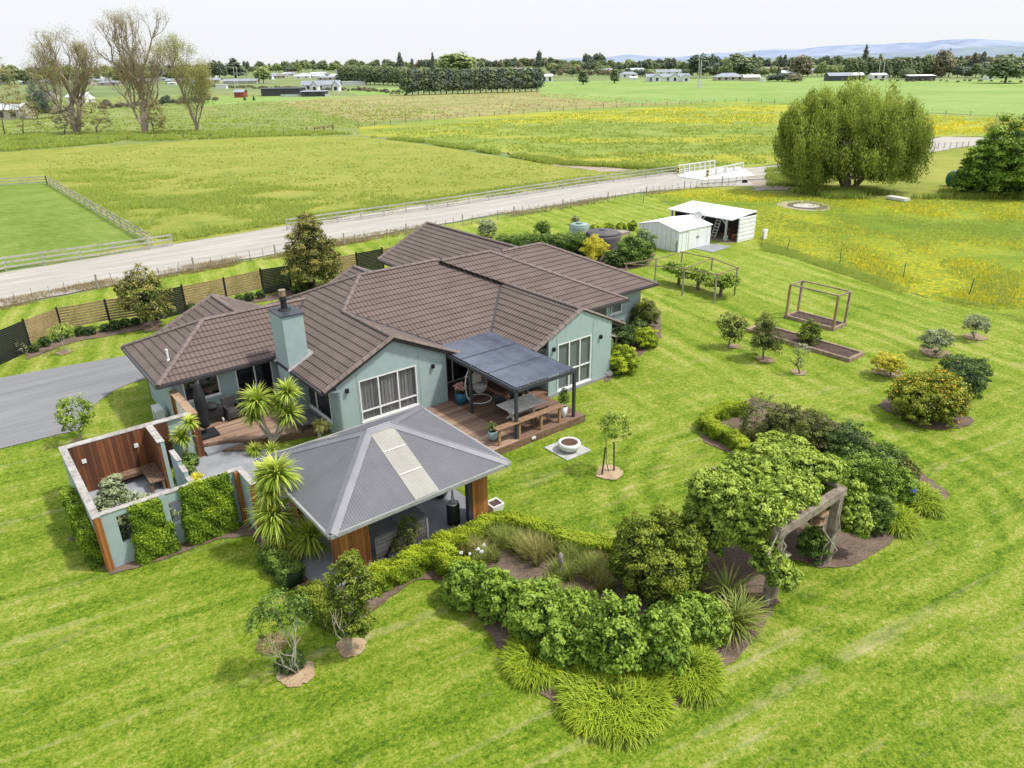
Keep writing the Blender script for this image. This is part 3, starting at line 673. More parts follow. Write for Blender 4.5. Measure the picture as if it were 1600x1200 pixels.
# gutters, barge boards and soffits
gt = MB()
def gut(a0,b0,a1,b1,z=EZ):
    gt = MB(); gt.bar((a0,b0,z-.06),(a1,b1,z-.06), .11, .13); gt.build('gutter', gutm, roof)
for s_ in ((5.58,31.14,10.72,31.14),(5.55,31.14,5.55,37.36),(10.60,26.02,10.60,33.0),(17.46,26.02,17.46,27.24),(17.4,27.24,20.2,27.24),(20.09,23.97,20.09,27.3),(26.11,23.97,26.11,26.8),
           (26.05,26.74,29.36,26.74),(29.36,26.74,29.36,27.8),(29.3,27.74,32.96,27.74),(32.96,27.74,32.96,37.66),(23.14,38.0,23.14,44.2),(31.46,37.6,31.46,44.2),(5.55,37.36,13.4,37.36)): gut(*s_)
bg = MB()
for a0, ac, b, h, dy in ((10.7,14.03,26.07,r1,0),(17.36,14.03,26.07,r1,0),(20.19,23.1,24.02,r2,0),(26.01,23.1,24.02,r2,0),(7.25,10.3,37.98,3.05,0),(13.35,10.3,37.98,3.05,0),(23.2,27.3,44.18,4.1,0),(31.4,27.3,44.18,4.1,0)):
    bg = MB(); bg.bar(Vector(P(a0,b,0))-Vector((0,0,.09)), Vector(P(ac,b,h))-Vector((0,0,.09)), .035, .17); bg.build('barge_board', gutm, roof)
sf = MB()
for x0,x1,y0,y1 in ((5.6,10.7,31.2,31.85),(5.6,6.25,31.8,37.3),(10.66,11.4,26.25,31.8),(16.4,17.4,26.25,27.9),(17.4,20.15,27.3,27.95),(20.15,21.05,24.1,27.95),(25.0,26.05,24.1,26.8),(26,29.3,26.8,27.4),(28.6,29.3,26.8,27.8),(29.3,32.9,27.8,28.4),(32.2,32.9,27.8,37.6)):
    sf = MB(); sf.box(x0,x1,y0,y1,EZ-.15,EZ-.125); sf.build('soffit', soffm, roof)
# walls with real openings
def wall(name, axis, c, u0, u1, z0, top, holes, out, mat=sage, thick=.16, parent=house):
    """axis 'a' runs along a at b=c (or 'b' along b at a=c); top(u) height; out = +1/-1 the side it faces"""
    us = sorted(set([u0,u1]+[h[0] for h in holes]+[h[1] for h in holes]+[u for u in top if u0 < u < u1])) if isinstance(top, dict) else sorted(set([u0,u1]+[x for h in holes for x in h[:2]]))
    def T(u):
        if not isinstance(top, dict): return top
        ks = sorted(top); 
        for i in range(len(ks)-1):
            if ks[i] <= u <= ks[i+1]: t = (u-ks[i])/(ks[i+1]-ks[i]); return top[ks[i]]*(1-t)+top[ks[i+1]]*t
        return top[ks[0]] if u < ks[0] else top[ks[-1]]
    mb = MB()
    def pt(u, z, d): return (u, c-out*d*0 + (-out*d), z) if axis == 'a' else (c-out*d, u, z)
    def quad(u_0, u_1, za, zb, d):   # za,zb pairs
        if min(zb[0]-za[0], zb[1]-za[1]) < 1e-4 and max(zb[0]-za[0], zb[1]-za[1]) < 1e-4: return
        mb.poly([pt(u_0,za[0],d), pt(u_1,za[1],d), pt(u_1,zb[1],d), pt(u_0,zb[0],d)])
    for i in range(len(us)-1):
        a, b = us[i], us[i+1]; hs = sorted([h for h in holes if h[0] <= a+1e-6 and h[1] >= b-1e-6], key=lambda h: h[2])
        z = z0
        for h in hs:
            for d in (0, thick): quad(a, b, (z,z), (h[2],h[2]), d)
            z = h[3]
        for d in (0, thick): quad(a, b, (z,z), (T(a),T(b)), d)
        mb.poly([pt(a,T(a),0),pt(b,T(b),0),pt(b,T(b),thick),pt(a,T(a),thick)])
    for h in holes:
        for (p, q) in (((h[0],h[2]),(h[1],h[2])),((h[1],h[2]),(h[1],h[3])),((h[1],h[3]),(h[0],h[3])),((h[0],h[3]),(h[0],h[2]))):
            mb.poly([pt(p[0],p[1],0),pt(q[0],q[1],0),pt(q[0],q[1],thick),pt(p[0],p[1],thick)])
    for u in (u0,u1): mb.poly([pt(u,z0,0),pt(u,z0,thick),pt(u,T(u),thick),pt(u,T(u),0)])
    return mb.build(name, mat, parent)
def window(axis, c, u0, u1, z0, z1, out, vbars=(), hbars=(), fr=.055, inner=None, gl=None, sill=True, name='window', parts_h=None):
    gl = gl or glass
    def bx(mb, ua, ub, za, zb, d0, d1):
        lo, hi = sorted((c-out*d0, c-out*d1))
        if axis == 'a': mb.box(ua, ub, lo, hi, za, zb)
        else: mb.box(lo, hi, ua, ub, za, zb)
    mb = MB()
    bx(mb, u0, u1, z1-fr, z1, -.015, .07); bx(mb, u0, u1, z0, z0+fr, -.015, .07)
    bx(mb, u0, u0+fr, z0+fr, z1-fr, -.015, .07); bx(mb, u1-fr, u1, z0+fr, z1-fr, -.015, .07)
    for v in vbars: bx(mb, v-fr*.55, v+fr*.55, z0+fr, z1-fr, -.012, .068)
    ed = [u0+fr]+list(vbars)+[u1-fr]
    for h in hbars:
        i, z = h if hasattr(h, '__len__') else (None, h)
        for j in range(len(ed)-1):
            if i is None or j in i: bx(mb, ed[j]+(fr*.55 if j else 0), ed[j+1]-(fr*.55 if j < len(ed)-2 else 0), z-fr*.5, z+fr*.5, -.008, .064)
    w = mb.build(name, whitep, house)
    mb = MB(); bx(mb, u0+.01, u1-.01, z0+.01, z1-.01, .03, .042); mb.build('pane', gl, w)
    if inner is not None:
        mb = MB(); n = int((u1-u0)/.05)
        if inner is curt:
            d = lambda k: .12+.03*sin(k*1.9)
            for k in range(n):
                ua, ub = u0+(u1-u0)*k/n, u0+(u1-u0)*(k+1)/n
                pts = [(ua, c-out*d(k), z0+.02), (ub, c-out*d(k+1), z0+.02), (ub, c-out*d(k+1), z1-.02), (ua, c-out*d(k), z1-.02)]
                mb.poly(pts if axis == 'a' else [(y,x,z) for x,y,z in pts])
        else: bx(mb, u0+.02, u1-.02, z0+.02, z1-.02, .09, .095)
        mb.build('curtain', inner, w)
    if sill:
        mb = MB(); bx(mb, u0-.03, u1+.03, z0-.05, z0-.002, -.05, .06); mb.build('sill', whitep, w)
    return w
# gable one (behind the gazebo)
G1 = {11.3: Z(.64)-.04, 14.03: Z(r1)-.05, 16.75: Z(.65)-.04}
wall('wall', 'a', 26.22, 11.3, 16.75, 0, G1, [(12.32,15.15,.66,2.58)], -1)
window('a', 26.22, 12.32, 15.15, .66, 2.58, -1, vbars=(13.24,14.2), hbars=(((0,1,2),1.12),), inner=curt)
wall('wall', 'b', 11.3, 26.38, 31.8, 0, EZ-.12, [(27.0,29.7,.66,2.05)], -1, sage)
window('b', 11.3, 27.0, 29.7, .66, 2.05, -1, vbars=(28.5,), inner=None, gl=glassd)
wall('wall', 'b', 16.75, 26.38, 27.95, 0, EZ-.12, [], 1)
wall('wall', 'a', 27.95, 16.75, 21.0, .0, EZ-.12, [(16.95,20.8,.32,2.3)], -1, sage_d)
window('a', 27.95, 16.95, 20.8, .32, 2.3, -1, vbars=(18.2,19.5), gl=glassd, sill=False, name='glass_door')
# gable two
G2 = {20.98: Z(.83)-.05, 23.1: Z(r2)-.05, 25.15: Z(.9)-.05}
wall('wall', 'a', 23.95, 20.98, 25.15, 0, G2, [(21.55,23.75,.22,2.6)], -1)
window('a', 23.95, 21.55, 23.75, .22, 2.6, -1, vbars=(22.3,23.0), hbars=(((1,2),1.15),), inner=blindm)
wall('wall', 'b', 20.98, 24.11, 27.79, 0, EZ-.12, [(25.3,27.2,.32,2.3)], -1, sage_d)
window('b', 20.98, 25.3, 27.2, .32, 2.3, -1, vbars=(26.2,), gl=glassd, sill=False, name='glass_door')
wall('wall', 'b', 25.15, 24.11, 27.4, 0, EZ-.12, [], 1)
wall('wall', 'a', 27.4, 25.15, 28.6, 0, EZ-.12, [(26.6,28.35,1.25,2.25)], -1)
window('a', 27.4, 26.6, 28.35, 1.25, 2.25, -1, vbars=(26.95,), inner=blindm)
wall('wall', 'b', 28.6, 27.56, 28.4, 0, EZ-.12, [], 1)
wall('wall', 'a', 28.4, 28.6, 32.2, 0, EZ-.12, [(28.9,30.6,1.2,2.25)], -1)
window('a', 28.4, 28.9, 30.6, 1.2, 2.25, -1, vbars=(29.75,), inner=blindm)
wall('wall', 'b', 32.2, 28.56, 37.0, 0, EZ-.12, [], 1)
# left wing
wall('wall', 'a', 31.8, 6.2, 11.3, 0, EZ-.12, [(6.68,8.22,1.30,2.26),(8.98,10.68,.32,2.26)], -1)
window('a', 31.8, 6.68, 8.22, 1.30, 2.26, -1, vbars=(7.35,), gl=glassd)
window('a', 31.8, 8.98, 10.68, .32, 2.26, -1, vbars=(9.85,), inner=curt, gl=glassd, sill=False, name='glass_door')
wall('wall', 'b', 6.2, 31.96, 36.7, 0, EZ-.12, [], -1)
wall('wall', 'a', 36.7, 6.2, 32.2, 0, EZ-.12, [], 1)
wall('wall', 'b', 24.1, 36.8, 44.0, 0, EZ-.12, [], -1)
wall('wall', 'a', 43.9, 24.1, 30.6, 0, EZ-.1, [], 1)
wall('wall', 'b', 30.6, 37.0, 43.9, 0, EZ-.12, [], 1)
# panel joints, plinth, wall lights, downpipe
mb = MB()
for a_, b_, z1 in ((12.25,26.22,2.9),(15.3,26.22,3.35),(21.5,23.95,3.1),(23.85,23.95,3.45)): mb.box(a_-.008, a_+.008, b_-.012, b_, .3, z1)
mb.build('panel_joint', sage_d, house)
mb = MB(); mb.box(20.9, 25.2, 23.85, 23.94, 0, .16); mb.build('plinth', conc, house); mb = MB(); mb.box(11.2,16.8,26.12,26.21,0,.16); mb.build('plinth', conc, house)
for a_, b_, z_ in ((11.75,26.22,2.32),(16.0,26.22,2.30),(21.27,23.95,2.45),(24.35,23.95,2.35)):
    mb = MB(); mb.box(a_-.06, a_+.06, b_-.12, b_-.001, z_-.09, z_+.09); mb.box(a_-.045,a_+.045,b_-.15,b_-.12,z_-.05,z_+.07); mb.build('wall_light', black, house)
mb = MB(); mb.tube((11.38,26.14,0),(11.38,26.14,2.45),.04); mb.bar((11.38,26.14,2.42),(10.7,26.2,2.5),.07,.07); mb.build('downpipe', sage_d, house)
# chimney
ch = MB(); ch.box(10.58,11.52,29.28,30.68,0,5.0); chim = ch.build('chimney', sage, house)
mb = MB(); mb.box(10.52,11.58,29.22,30.74,5.002,5.05); mb.build('chimney_top', darkst, chim)
mb = MB(); mb.lathe((11.05,30.1,5.05), [(.3,0),(.26,.05),(.14,.10),(.13,.45),(.17,.46),(.17,.52),(.13,.53),(.13,.62)], 16); mb.build('flue', black, chim)
mb = MB(); mb.lathe((11.05,30.1,5.67), [(.13,0),(.14,.04),(.14,.24),(.16,.25),(.16,.29),(.02,.31)], 16); mb.build('flue_cowl', simple('copper_flue', (.34,.25,.17), (.18,.13,.09), 8, .5, .1), chim)
mb = MB()
za = lambda a: Z(a-10.66)
mb.add([(10.5,29.18,za(10.5)+.05),(11.62,29.18,za(11.62)+.05),(11.62,29.27,za(11.62)+.09),(10.5,29.27,za(10.5)+.09)], [(0,1,2,3)])
mb.add([(11.53,29.18,za(11.53)+.06),(11.75,29.18,za(11.75)+.05),(11.75,30.8,za(11.75)+.05),(11.53,30.8,za(11.53)+.07)], [(0,1,2,3)])
mb.bar((10.5,29.2,za(10.5)+.04),(11.7,29.2,za(11.7)+.04),.16,.03); mb.bar((10.5,30.76,za(10.5)+.04),(11.7,30.76,za(11.7)+.04),.16,.03)
mb.build('chimney_flashing', simple('lead_flashing', (.36,.34,.33), (.24,.23,.23), 5, .5, .1), chim)
# white vent pipe on the left hip, antenna knob
p = (6.55, 32.75); z = Z(6.55-5.61)
mb = MB(); mb.lathe((p[0],p[1],z-.05), [(.10,0),(.07,.10),(.045,.12),(.045,.5),(.06,.51),(.06,.56),(.03,.58)], 12); mb.build('vent_pipe', whitep, roof)
floor = MB(); floor.box(6.4,32,28.6,36.6,.02,.2); floor.box(11.5,16.6,26.5,28.6,.02,.2); floor.box(21.2,25,24.2,28.6,.02,.2); floor.build('floor_slab', conc, house)

# ------------------------------------------------------------------ decks
dk = MB(); dk.box(13.0,16.75,21.02,26.10,.10,.36); dk.build('x', deckm).name = 'deck' 
d_main = bpy.data.objects['deck']; 
bpy.data.objects.remove(d_main)
deck = thing('deck', 'brown timber deck under the dark pergola roof beside the gazebo', 'deck', (17,24,0))
mb = MB(); mb.box(13.0,16.80,21.02,26.12,.30,.36); mb.build('deck_boards', deckm, deck)
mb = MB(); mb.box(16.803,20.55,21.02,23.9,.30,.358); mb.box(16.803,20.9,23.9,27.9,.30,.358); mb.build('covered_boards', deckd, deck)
mb = MB(); mb.box(13.0,20.55,20.98,21.018,.05,.35); mb.box(20.552,20.59,20.98,23.85,.05,.35); mb.box(12.96,12.998,20.98,26.1,.05,.35); mb.build('fascia_board', browns, deck)
deck2 = thing('deck', 'brown timber deck beside the chimney wall and tall spiky plants', 'deck', (8,30,0))
mb = MB(); mb.prism([(6.32,29.35),(7.3,29.05),(8.6,28.2),(11.2,27.4),(11.2,31.7),(6.32,31.7)], .28, .345); mb.build('deck_boards', deckm, deck2)
mb = MB()
mb.prism([(6.32,29.3),(7.3,29.0),(8.6,28.15),(11.2,27.35),(11.2,27.42),(8.6,28.22),(7.3,29.07),(6.32,29.37)], .02, .276)
mb.prism([(7.25,28.95),(8.55,28.05),(8.3,27.65),(7.0,28.6)], .02, .16); mb.build('step', browns, deck2)
pth = MB(); pth.prism([(4.9,27.6),(6.3,29.3),(7.2,28.9),(8.3,27.9),(9.6,26.5),(8.4,23.4),(6.3,23.4),(5.6,24.6),(5.2,26.0)], .02, .075); tag(pth.build('path', conc), kind='structure')
pth = MB(); pth.prism([(1.62,23.4),(4.45,23.4),(4.45,28.7),(1.62,28.7)], .02, .075); tag(pth.build('courtyard_paving', conc), kind='structure')
# ------------------------------------------------------------------ pergola on posts
per = thing('pergola', 'dark steel pergola with blue grey corrugated roof over the deck', 'pergola', (18.4,24,0))
mb = MB(); mb.uv = []
def ps(z): return 2.62+(z-21.25)*.018
for i, (b0, b1) in enumerate(((21.25,23.2),(23.15,25.2),(25.15,27.25))):
    for a0, a1 in ((16.86,20.02),):
        n = 64
        base = len(mb.v)
        for k in range(n+1):
            a = a0+(a1-a0)*k/n; w = .012*cos(2*pi*k/2)
            for b in (b0, b1):
                mb.v.append((a, b, ps(b)+w+ (.012*(3-i) if b == b0 else .012*(2-i)))); mb.uv.append((a, b))
        mb.f += [(base+2*k, base+2*k+2, base+2*k+3, base+2*k+1) for k in range(n)]
mb.build('pergola_roof', perroof, per)
for b in (23.18,25.18): mb = MB(); mb.bar((16.88,b,ps(b)+.035),(20.0,b,ps(b)+.035),.035,.012); mb.build('lap_strip', darkst, per)
for p_, q_ in (((16.80,21.17,2.56),(16.80,26.15,2.60)),((20.08,21.17,2.56),(20.08,27.2,2.6)),((16.84,21.17,2.56),(20.04,21.17,2.56))): mb = MB(); mb.bar(p_, q_, .08, .16); mb.build('beam', darkst, per)
mb = MB()
for b in (22.4,23.6,24.8,26.0): mb = MB(); mb.bar((16.84,b,2.54),(20.04,b,2.54),.05,.1); mb.build('rafter', darkst, per)
for a_, b_, z0 in ((16.82,21.2,.0),(20.06,21.2,0),(16.82,24.42,.36),(20.06,24.42,.36)):
    mb = MB(); mb.box(a_-.06,a_+.06,b_-.06,b_+.06,z0,2.475); po = mb.build('post', darkst, per, bevel=.008)
    if z0 == 0:
        mb = MB(); mb.lathe((a_,b_,.031), [(.15,0),(.15,.12),(.12,.15)], 16); mb.build('post_footing', conc, po)
# ------------------------------------------------------------------ gazebo
gz = thing('gazebo', 'grey steel roofed gazebo with cedar clad corner walls', 'gazebo', (9.8,19.8,0))
Ge = 2.5; gs = .456; a0,a1,b0,b1 = 6.6,13.1,16.95,22.6; hb = (b1-b0)/2; br = b0+hb; al, ar = a0+hb, a1-hb; gzz = Ge+gs*hb
def gface(pts, k, strip=None, m=None, mbx=None):
    mb = mbx or MB(); 
    if mb.uv is None: mb.uv = []
    b = len(mb.v); mb.v += pts; mb.uv += [((p[1],p[0]) if k == 'a' else (p[0],p[1])) for p in pts]; mb.f.append(tuple(range(b,b+len(pts)))); return mb
R_ = MB(); R_.uv = []
gface([(a0,b0,Ge),(9.45,b0,Ge),(9.45,br,gzz),(al,br,gzz)], 'b', mbx=R_)
gface([(10.28,b0,Ge),(a1,b0,Ge),(ar,br,gzz),(10.28-.02,br,gzz)] if ar < 10.28 else [(10.28,b0,Ge),(a1,b0,Ge),(ar,br,gzz),(10.28,br,gzz)], 'b', mbx=R_)
gface([(9.45,b0,Ge-.012),(10.28,b0,Ge-.012),(10.28,br,gzz-.012),(9.45,br,gzz-.012)], 'b', mbx=R_) if False else None
gface([(a1,b1,Ge),(a0,b1,Ge),(al,br,gzz),(ar,br,gzz)], 'b', mbx=R_)
gface([(a0,b1,Ge),(a0,b0,Ge),(al,br,gzz)], 'a', mbx=R_)
gface([(a1,b0,Ge),(a1,b1,Ge),(ar,br,gzz)], 'a', mbx=R_)
gr = R_.build('roof', gzroof, gz)
t_ = .96
cl = gface([(9.43,b0-.02,Ge+.008),(10.30,b0-.02,Ge+.008),(10.30,b0+(br-b0)*t_,Ge+.008+(gzz-Ge)*t_),(9.43,b0+(br-b0)*t_,Ge+.008+(gzz-Ge)*t_)], 'b'); cl.build('clear_panel', clearr, gr)
cl = gface([(8.3,b1+.02,Ge+.008),(9.2,b1+.02,Ge+.008),(9.2,b1-.5*2.4,Ge+.008+gs*1.2),(9.0,b1-1.2,Ge+.008+gs*1.2)], 'b'); cl.build('clear_panel', clearr, gr)
mb = MB()
for t in (.33,.66): mb = MB(); mb.bar((9.45,b0+hb*t,Ge+gs*hb*t+.02),(10.28,b0+hb*t,Ge+gs*hb*t+.02),.06,.012); mb.build('panel_strap', palew, gr)
mb = MB()
def flat(mb, p, q, w, up=.02):
    p = Vector(p); q = Vector(q); d = (q-p).normalized(); s = Vector((-d.y,d.x,0)).normalized()
    for sg in (1,-1):
        drop = gs*w*.72 if abs(d.z) > .01 else gs*w
        mb.poly([p+Vector((0,0,up+.02)), q+Vector((0,0,up+.02)), q+s*sg*w+Vector((0,0,up-drop)), p+s*sg*w+Vector((0,0,up-drop))])
    mb.tube(p+Vector((0,0,up+.02)), q+Vector((0,0,up+.02)), .018, n=6)
for p, q in (((a0,b0,Ge),(al,br,gzz)),((a1,b0,Ge),(ar,br,gzz)),((a0,b1,Ge),(al,br,gzz)),((a1,b1,Ge),(ar,br,gzz)),((al,br,gzz),(ar,br,gzz))): flat(mb, p, q, .2)
mb.build('ridge_cap', simple('grey_flashing', (.205,.205,.225), (.17,.17,.185), 2, .45, .03, metal=.2), gr)
mb = MB()
for p, q in (((a0-.04,b0-.04),(a1+.04,b0-.04)),((a1+.04,b0-.04),(a1+.04,b1+.04)),((a1+.04,b1+.04),(a0-.04,b1+.04)),((a0-.04,b1+.04),(a0-.04,b0-.04))):
    mb.bar((*p,Ge-.07),(*q,Ge-.07),.09,.12)
mb.build('gutter', simple('pale_gutter', (.30,.31,.30), (.22,.23,.22), 5, .5, .05), gr)
mb = MB(); mb.box(a0+.1,a1-.1,b0+.1,b1-.1,Ge-.12,Ge-.09)
mb.v = []; mb.f = []
for a_ in (7.2,8.2,9.2,10.6,11.6,12.5): mb.bar((a_,b0+.1,Ge-.06),(a_,br,min(gzz, Ge+gs*min(a_-a0, a1-a_, hb))-.1),.05,.12)
mb.bar((7.3,17.6,Ge-.2),(12.5,17.6,Ge-.2),.1,.2); mb.bar((7.3,22.0,Ge-.2),(12.5,22.0,Ge-.2),.1,.2); mb.bar((7.3,17.6,Ge-.2),(7.3,22.0,Ge-.2),.1,.2); mb.bar((12.5,17.6,Ge-.2),(12.5,22.0,Ge-.2),.1,.2)
mb.build('rafter', browns, gz)
for x0,x1,y0,y1 in ((7.25,8.15,17.75,17.93),(7.25,7.43,17.93,18.7),(11.95,12.6,17.52,17.7),(12.42,12.6,17.7,18.4),(12.35,12.6,21.4,22.05),(7.25,7.43,21.3,22.05)):
    mb = MB(); mb.box(x0,x1,y0,y1,.03,Ge-.12); w = mb.build('clad_wall', orangew, gz)
for a_, b_ in ((8.24,17.85),(11.85,17.6)):
    mb = MB(); mb.box(a_-.08,a_+.08,b_-.09,b_+.09,.03,Ge-.12); mb.build('post', darkst, gz, bevel=.006)
sl = MB(); sl.prism([(6.4,17.7),(7.3,17.5),(12.5,17.5),(12.8,18),(12.9,22.6),(10,26.0),(6.9,26),(6.6,21)], .02, .085); tag(sl.build('patio', patio), kind='structure')
sl = MB(); c_ = [g(470,900), g(520,930), g(560,880), g(505,860), g(480,880)]; sl.prism([(p.x,p.y) for p in c_], .06, .09); tag(sl.build('paving', patio), kind='structure')
# ------------------------------------------------------------------ courtyard walls
cw = thing('courtyard_wall', 'sage rendered courtyard wall with cut out slots and cedar lined inside', 'wall', (3.8,26,0))
H_ = 2.05
def bx(name, x0,x1,y0,y1,z0,z1, mat, par, bev=0): mb = MB(); mb.box(x0,x1,y0,y1,z0,z1); return mb.build(name, mat, par, bevel=bev)
mb = MB(); mb.box(1.50,1.68,23.26,28.98,0,H_); mb.box(1.68,4.9,28.80,28.98,0,H_); mb.box(4.9,6.1,28.8,28.98,0,H_); mb.box(4.5,4.64,27.0,28.66,0,H_)
mb.box(4.56,4.70,25.0,25.95,0,H_+.05); mb.box(4.58,4.72,24.4,24.998,0,H_-.15); mb.box(4.60,4.74,23.3,24.398,0,H_-.35)
mb.box(6.02,6.18,21.98,23.1,0,H_); mb.build('wall_panel', sage, cw)
wall('front_panel', 'a', 23.1, 1.68, 6.1, 0, H_, [(2.12,2.48,.8,1.84),(3.66,4.04,.83,1.7)], -1, thick=.16, parent=cw)
mb = MB(); mb.box(3.4,3.62,23.06,23.098,.02,H_); mb.box(4.08,5.7,23.06,23.098,.02,H_); mb.build('raised_panel', sage, cw)
mb = MB(); mb.box(1.685,4.498,28.70,28.795,.07,H_-.03); mb.box(4.41,4.495,27.02,28.695,.07,H_-.03); mb.box(4.66,5.2,28.70,28.795,.07,H_-.03); mb.build('cedar_lining', rustw, cw)
mb = MB(); mb.box(1.48,1.70,23.0,23.25,0,H_-.01); mb.build('cedar_end_post', orangew, cw)
mb = MB(); mb.box(5.86,6.04,22.98,23.095,0,H_-.01); mb.build('cedar_end_post', orangew, cw)
mb = MB(); mb.box(6.0,6.2,21.84,21.975,0,H_-.01); mb.build('cedar_end_post', orangew, cw)
mb = MB(); T = .03
for x0,x1,y0,y1 in ((1.47,1.71,23.0,29.01),(1.712,6.12,28.69,29.01),(4.4,4.66,26.98,28.688),(1.712,6.0,23.07,23.29),(6.0,6.2,21.82,23.29)): mb = MB(); mb.box(x0,x1,y0,y1,H_+.002,H_+T); mb.build('coping', capm, cw)
mb = MB()
mb.box(4.54,4.72,24.98,25.97,H_+.052,H_+.08); mb.box(4.56,4.74,24.4,24.978,H_-.148,H_-.12); mb.box(4.58,4.76,23.31,24.398,H_-.348,H_-.32)
mb.build('coping', capm, cw)
for a_, z_ in ((2.12,1.39),(3.94,1.42)):
    mb = MB(); mb.box(a_-.075,a_+.075,28.655,28.699,z_-.075,z_+.075); mb.build('wall_light', whitep, cw)
bn = thing('corner_bench', 'brown timber corner bench inside the cedar lined courtyard', 'bench', (4,28.2,.075))
mb = MB()
for i in range(4): mb.box(2.5,3.85,28.25+i*.11,28.35+i*.11,.47,.51)
for i in range(5): mb.box(3.87+i*.11,3.97+i*.11,27.05,28.68,.475,.515)
mb.build('seat', browns, bn)
for a_, b_ in ((2.7,28.3),(3.9,27.12),(4.32,27.12)): bx('leg', a_-.05,a_+.05,b_-.05,b_+.05,.077,.47, browns, bn)
mb = MB(); mb.box(2.52,4.4,28.27,28.31,.36,.468); mb.box(3.88,3.92,27.07,28.6,.36,.468); mb.build('rail', browns, bn)
# slatted cedar screen beside the left deck
sc = thing('cedar_screen', 'rusty cedar slatted screen between heat pump and folded black umbrella', 'screen', (6.15,30,0))
mb = MB()
for i in range(11): mb.box(6.20,6.235,29.0,31.6,.15+i*.165,.26+i*.165)
mb.build('slat', palew, sc)
mb = MB(); mb.box(6.06,6.36,28.74,28.96,0,2.02); mb.build('end_panel', rustw, sc)
mb = MB(); mb.box(6.08,6.34,31.5,31.68,0,2.02); mb.build('end_panel', orangew, sc)
mb = MB(); mb.box(6.05,6.38,28.72,31.7,2.022,2.06); mb.build('top_rail', simple('bleached_cedar', (.42,.30,.20), (.24,.15,.09), 8, .8, .3), sc)
# heat pump
hp = thing('heat_pump', 'white outdoor heat pump unit against the left house wall', 'heat pump', (5.85,33.4,0))
bx('casing', 5.62,5.98,33.0,33.85,.1,.75, whitep, hp, .02)
mb = MB()
for i in range(4): mb.box(5.605,5.618,33.05,33.55,.2+i*.12,.23+i*.12)
mb.build('grille', darkst, hp); bx('base', 5.6,6.0,32.95,33.9,.03,.098, conc, hp)
# ------------------------------------------------------------------ left deck furniture
DZ = .347
um = thing('umbrella', 'tall folded umbrella in a black cover on square black base', 'umbrella', (6.85,30.0,DZ))
bx('base', 6.45,7.3,29.6,30.4,DZ+.002,DZ+.12, black, um, .02)
mb = MB(); mb.tube((6.85,30.0,DZ+.12),(6.85,30.0,1.0),.04); mb.build('pole', darkst, um)
mb = MB(); prof = [(.10,.72),(.19,.8),(.21,1.1),(.24,1.7),(.22,2.2),(.16,2.62),(.10,2.75),(.03,2.85)]
mb.lathe((6.85,30.0,0), [(r*(1+.08*sin(i*2)),z) for i,(r,z) in enumerate(prof)], 10); mb.build('cover', black, um, smooth=True)
mb = MB(); mb.bar((6.85,30.0,2.66),(6.6,30.0,2.73),.12,.12); mb.build('crank_arm', black, um)
bq = thing('barbecue', 'black covered barbecue on wheels beside the folded umbrella', 'barbecue', (7.5,31.1,DZ))
mb = MB(); mb.box(7.1,7.95,30.85,31.4,DZ+.25,1.1); c_ = mb.build('cover', black, bq, bevel=.09)
mb = MB(); mb.lathe((7.52,31.12,1.06), [(.34,0),(.32,.1),(.2,.2),(.02,.24)], 12); mb.build('lid', black, bq, smooth=True)
for a_, b_ in ((7.2,30.9),(7.86,30.9)):
    mb = MB(); mb.tube((a_-.03,b_,DZ+.1),(a_+.03,b_,DZ+.1),.1,n=14); mb.build('wheel', whitep, bq)
for a_, b_ in ((7.2,31.3),(7.86,31.3),(7.3,30.95),(7.78,30.95)): bx('leg', a_-.025,a_+.025,b_-.025,b_+.025,DZ+.003,DZ+.26, darkst, bq)
def armchair(cx, cy, w, lab, rz=0, cat='chair'):
    t = thing('armchair', lab, cat, (cx,cy,DZ), rz)
    def q(nm, x0,x1,y0,y1,z0,z1,b=.04): mb = MB(); mb.box(cx+x0,cx+x1,cy+y0,cy+y1,DZ+z0,DZ+z1); mb.build(nm, charcoal, t, bevel=b)
    q('seat', -w/2+.1,w/2-.1,-.30,.25,.08,.42); q('backrest', -w/2+.02,w/2-.02,.25,.38,.05,.95)
    q('armrest', -w/2,-w/2+.098,-.33,.25,.05,.62); q('armrest', w/2-.098,w/2,-.33,.25,.05,.62)
    return t
armchair(8.35,31.0,.7,'charcoal covered armchair next to the black barbecue',.08)
armchair(9.3,31.05,.95,'wide charcoal covered armchair under the left glass door',0)
ot = thing('coffee_table', 'low dark grey slab table under the corner window by spiky plants', 'table', (10.6,28.2,DZ))
bx('top', 10.1,11.1,27.55,28.85,DZ+.28,DZ+.36, simple('dark_slate', (.10,.105,.125), (.07,.072,.085), 4, .45, .05), ot, .015)
for a_, b_ in ((10.2,27.65),(11.0,27.65),(10.2,28.75),(11.0,28.75)): bx('leg', a_-.04,a_+.04,b_-.04,b_+.04,DZ+.003,DZ+.28, darkst, ot)
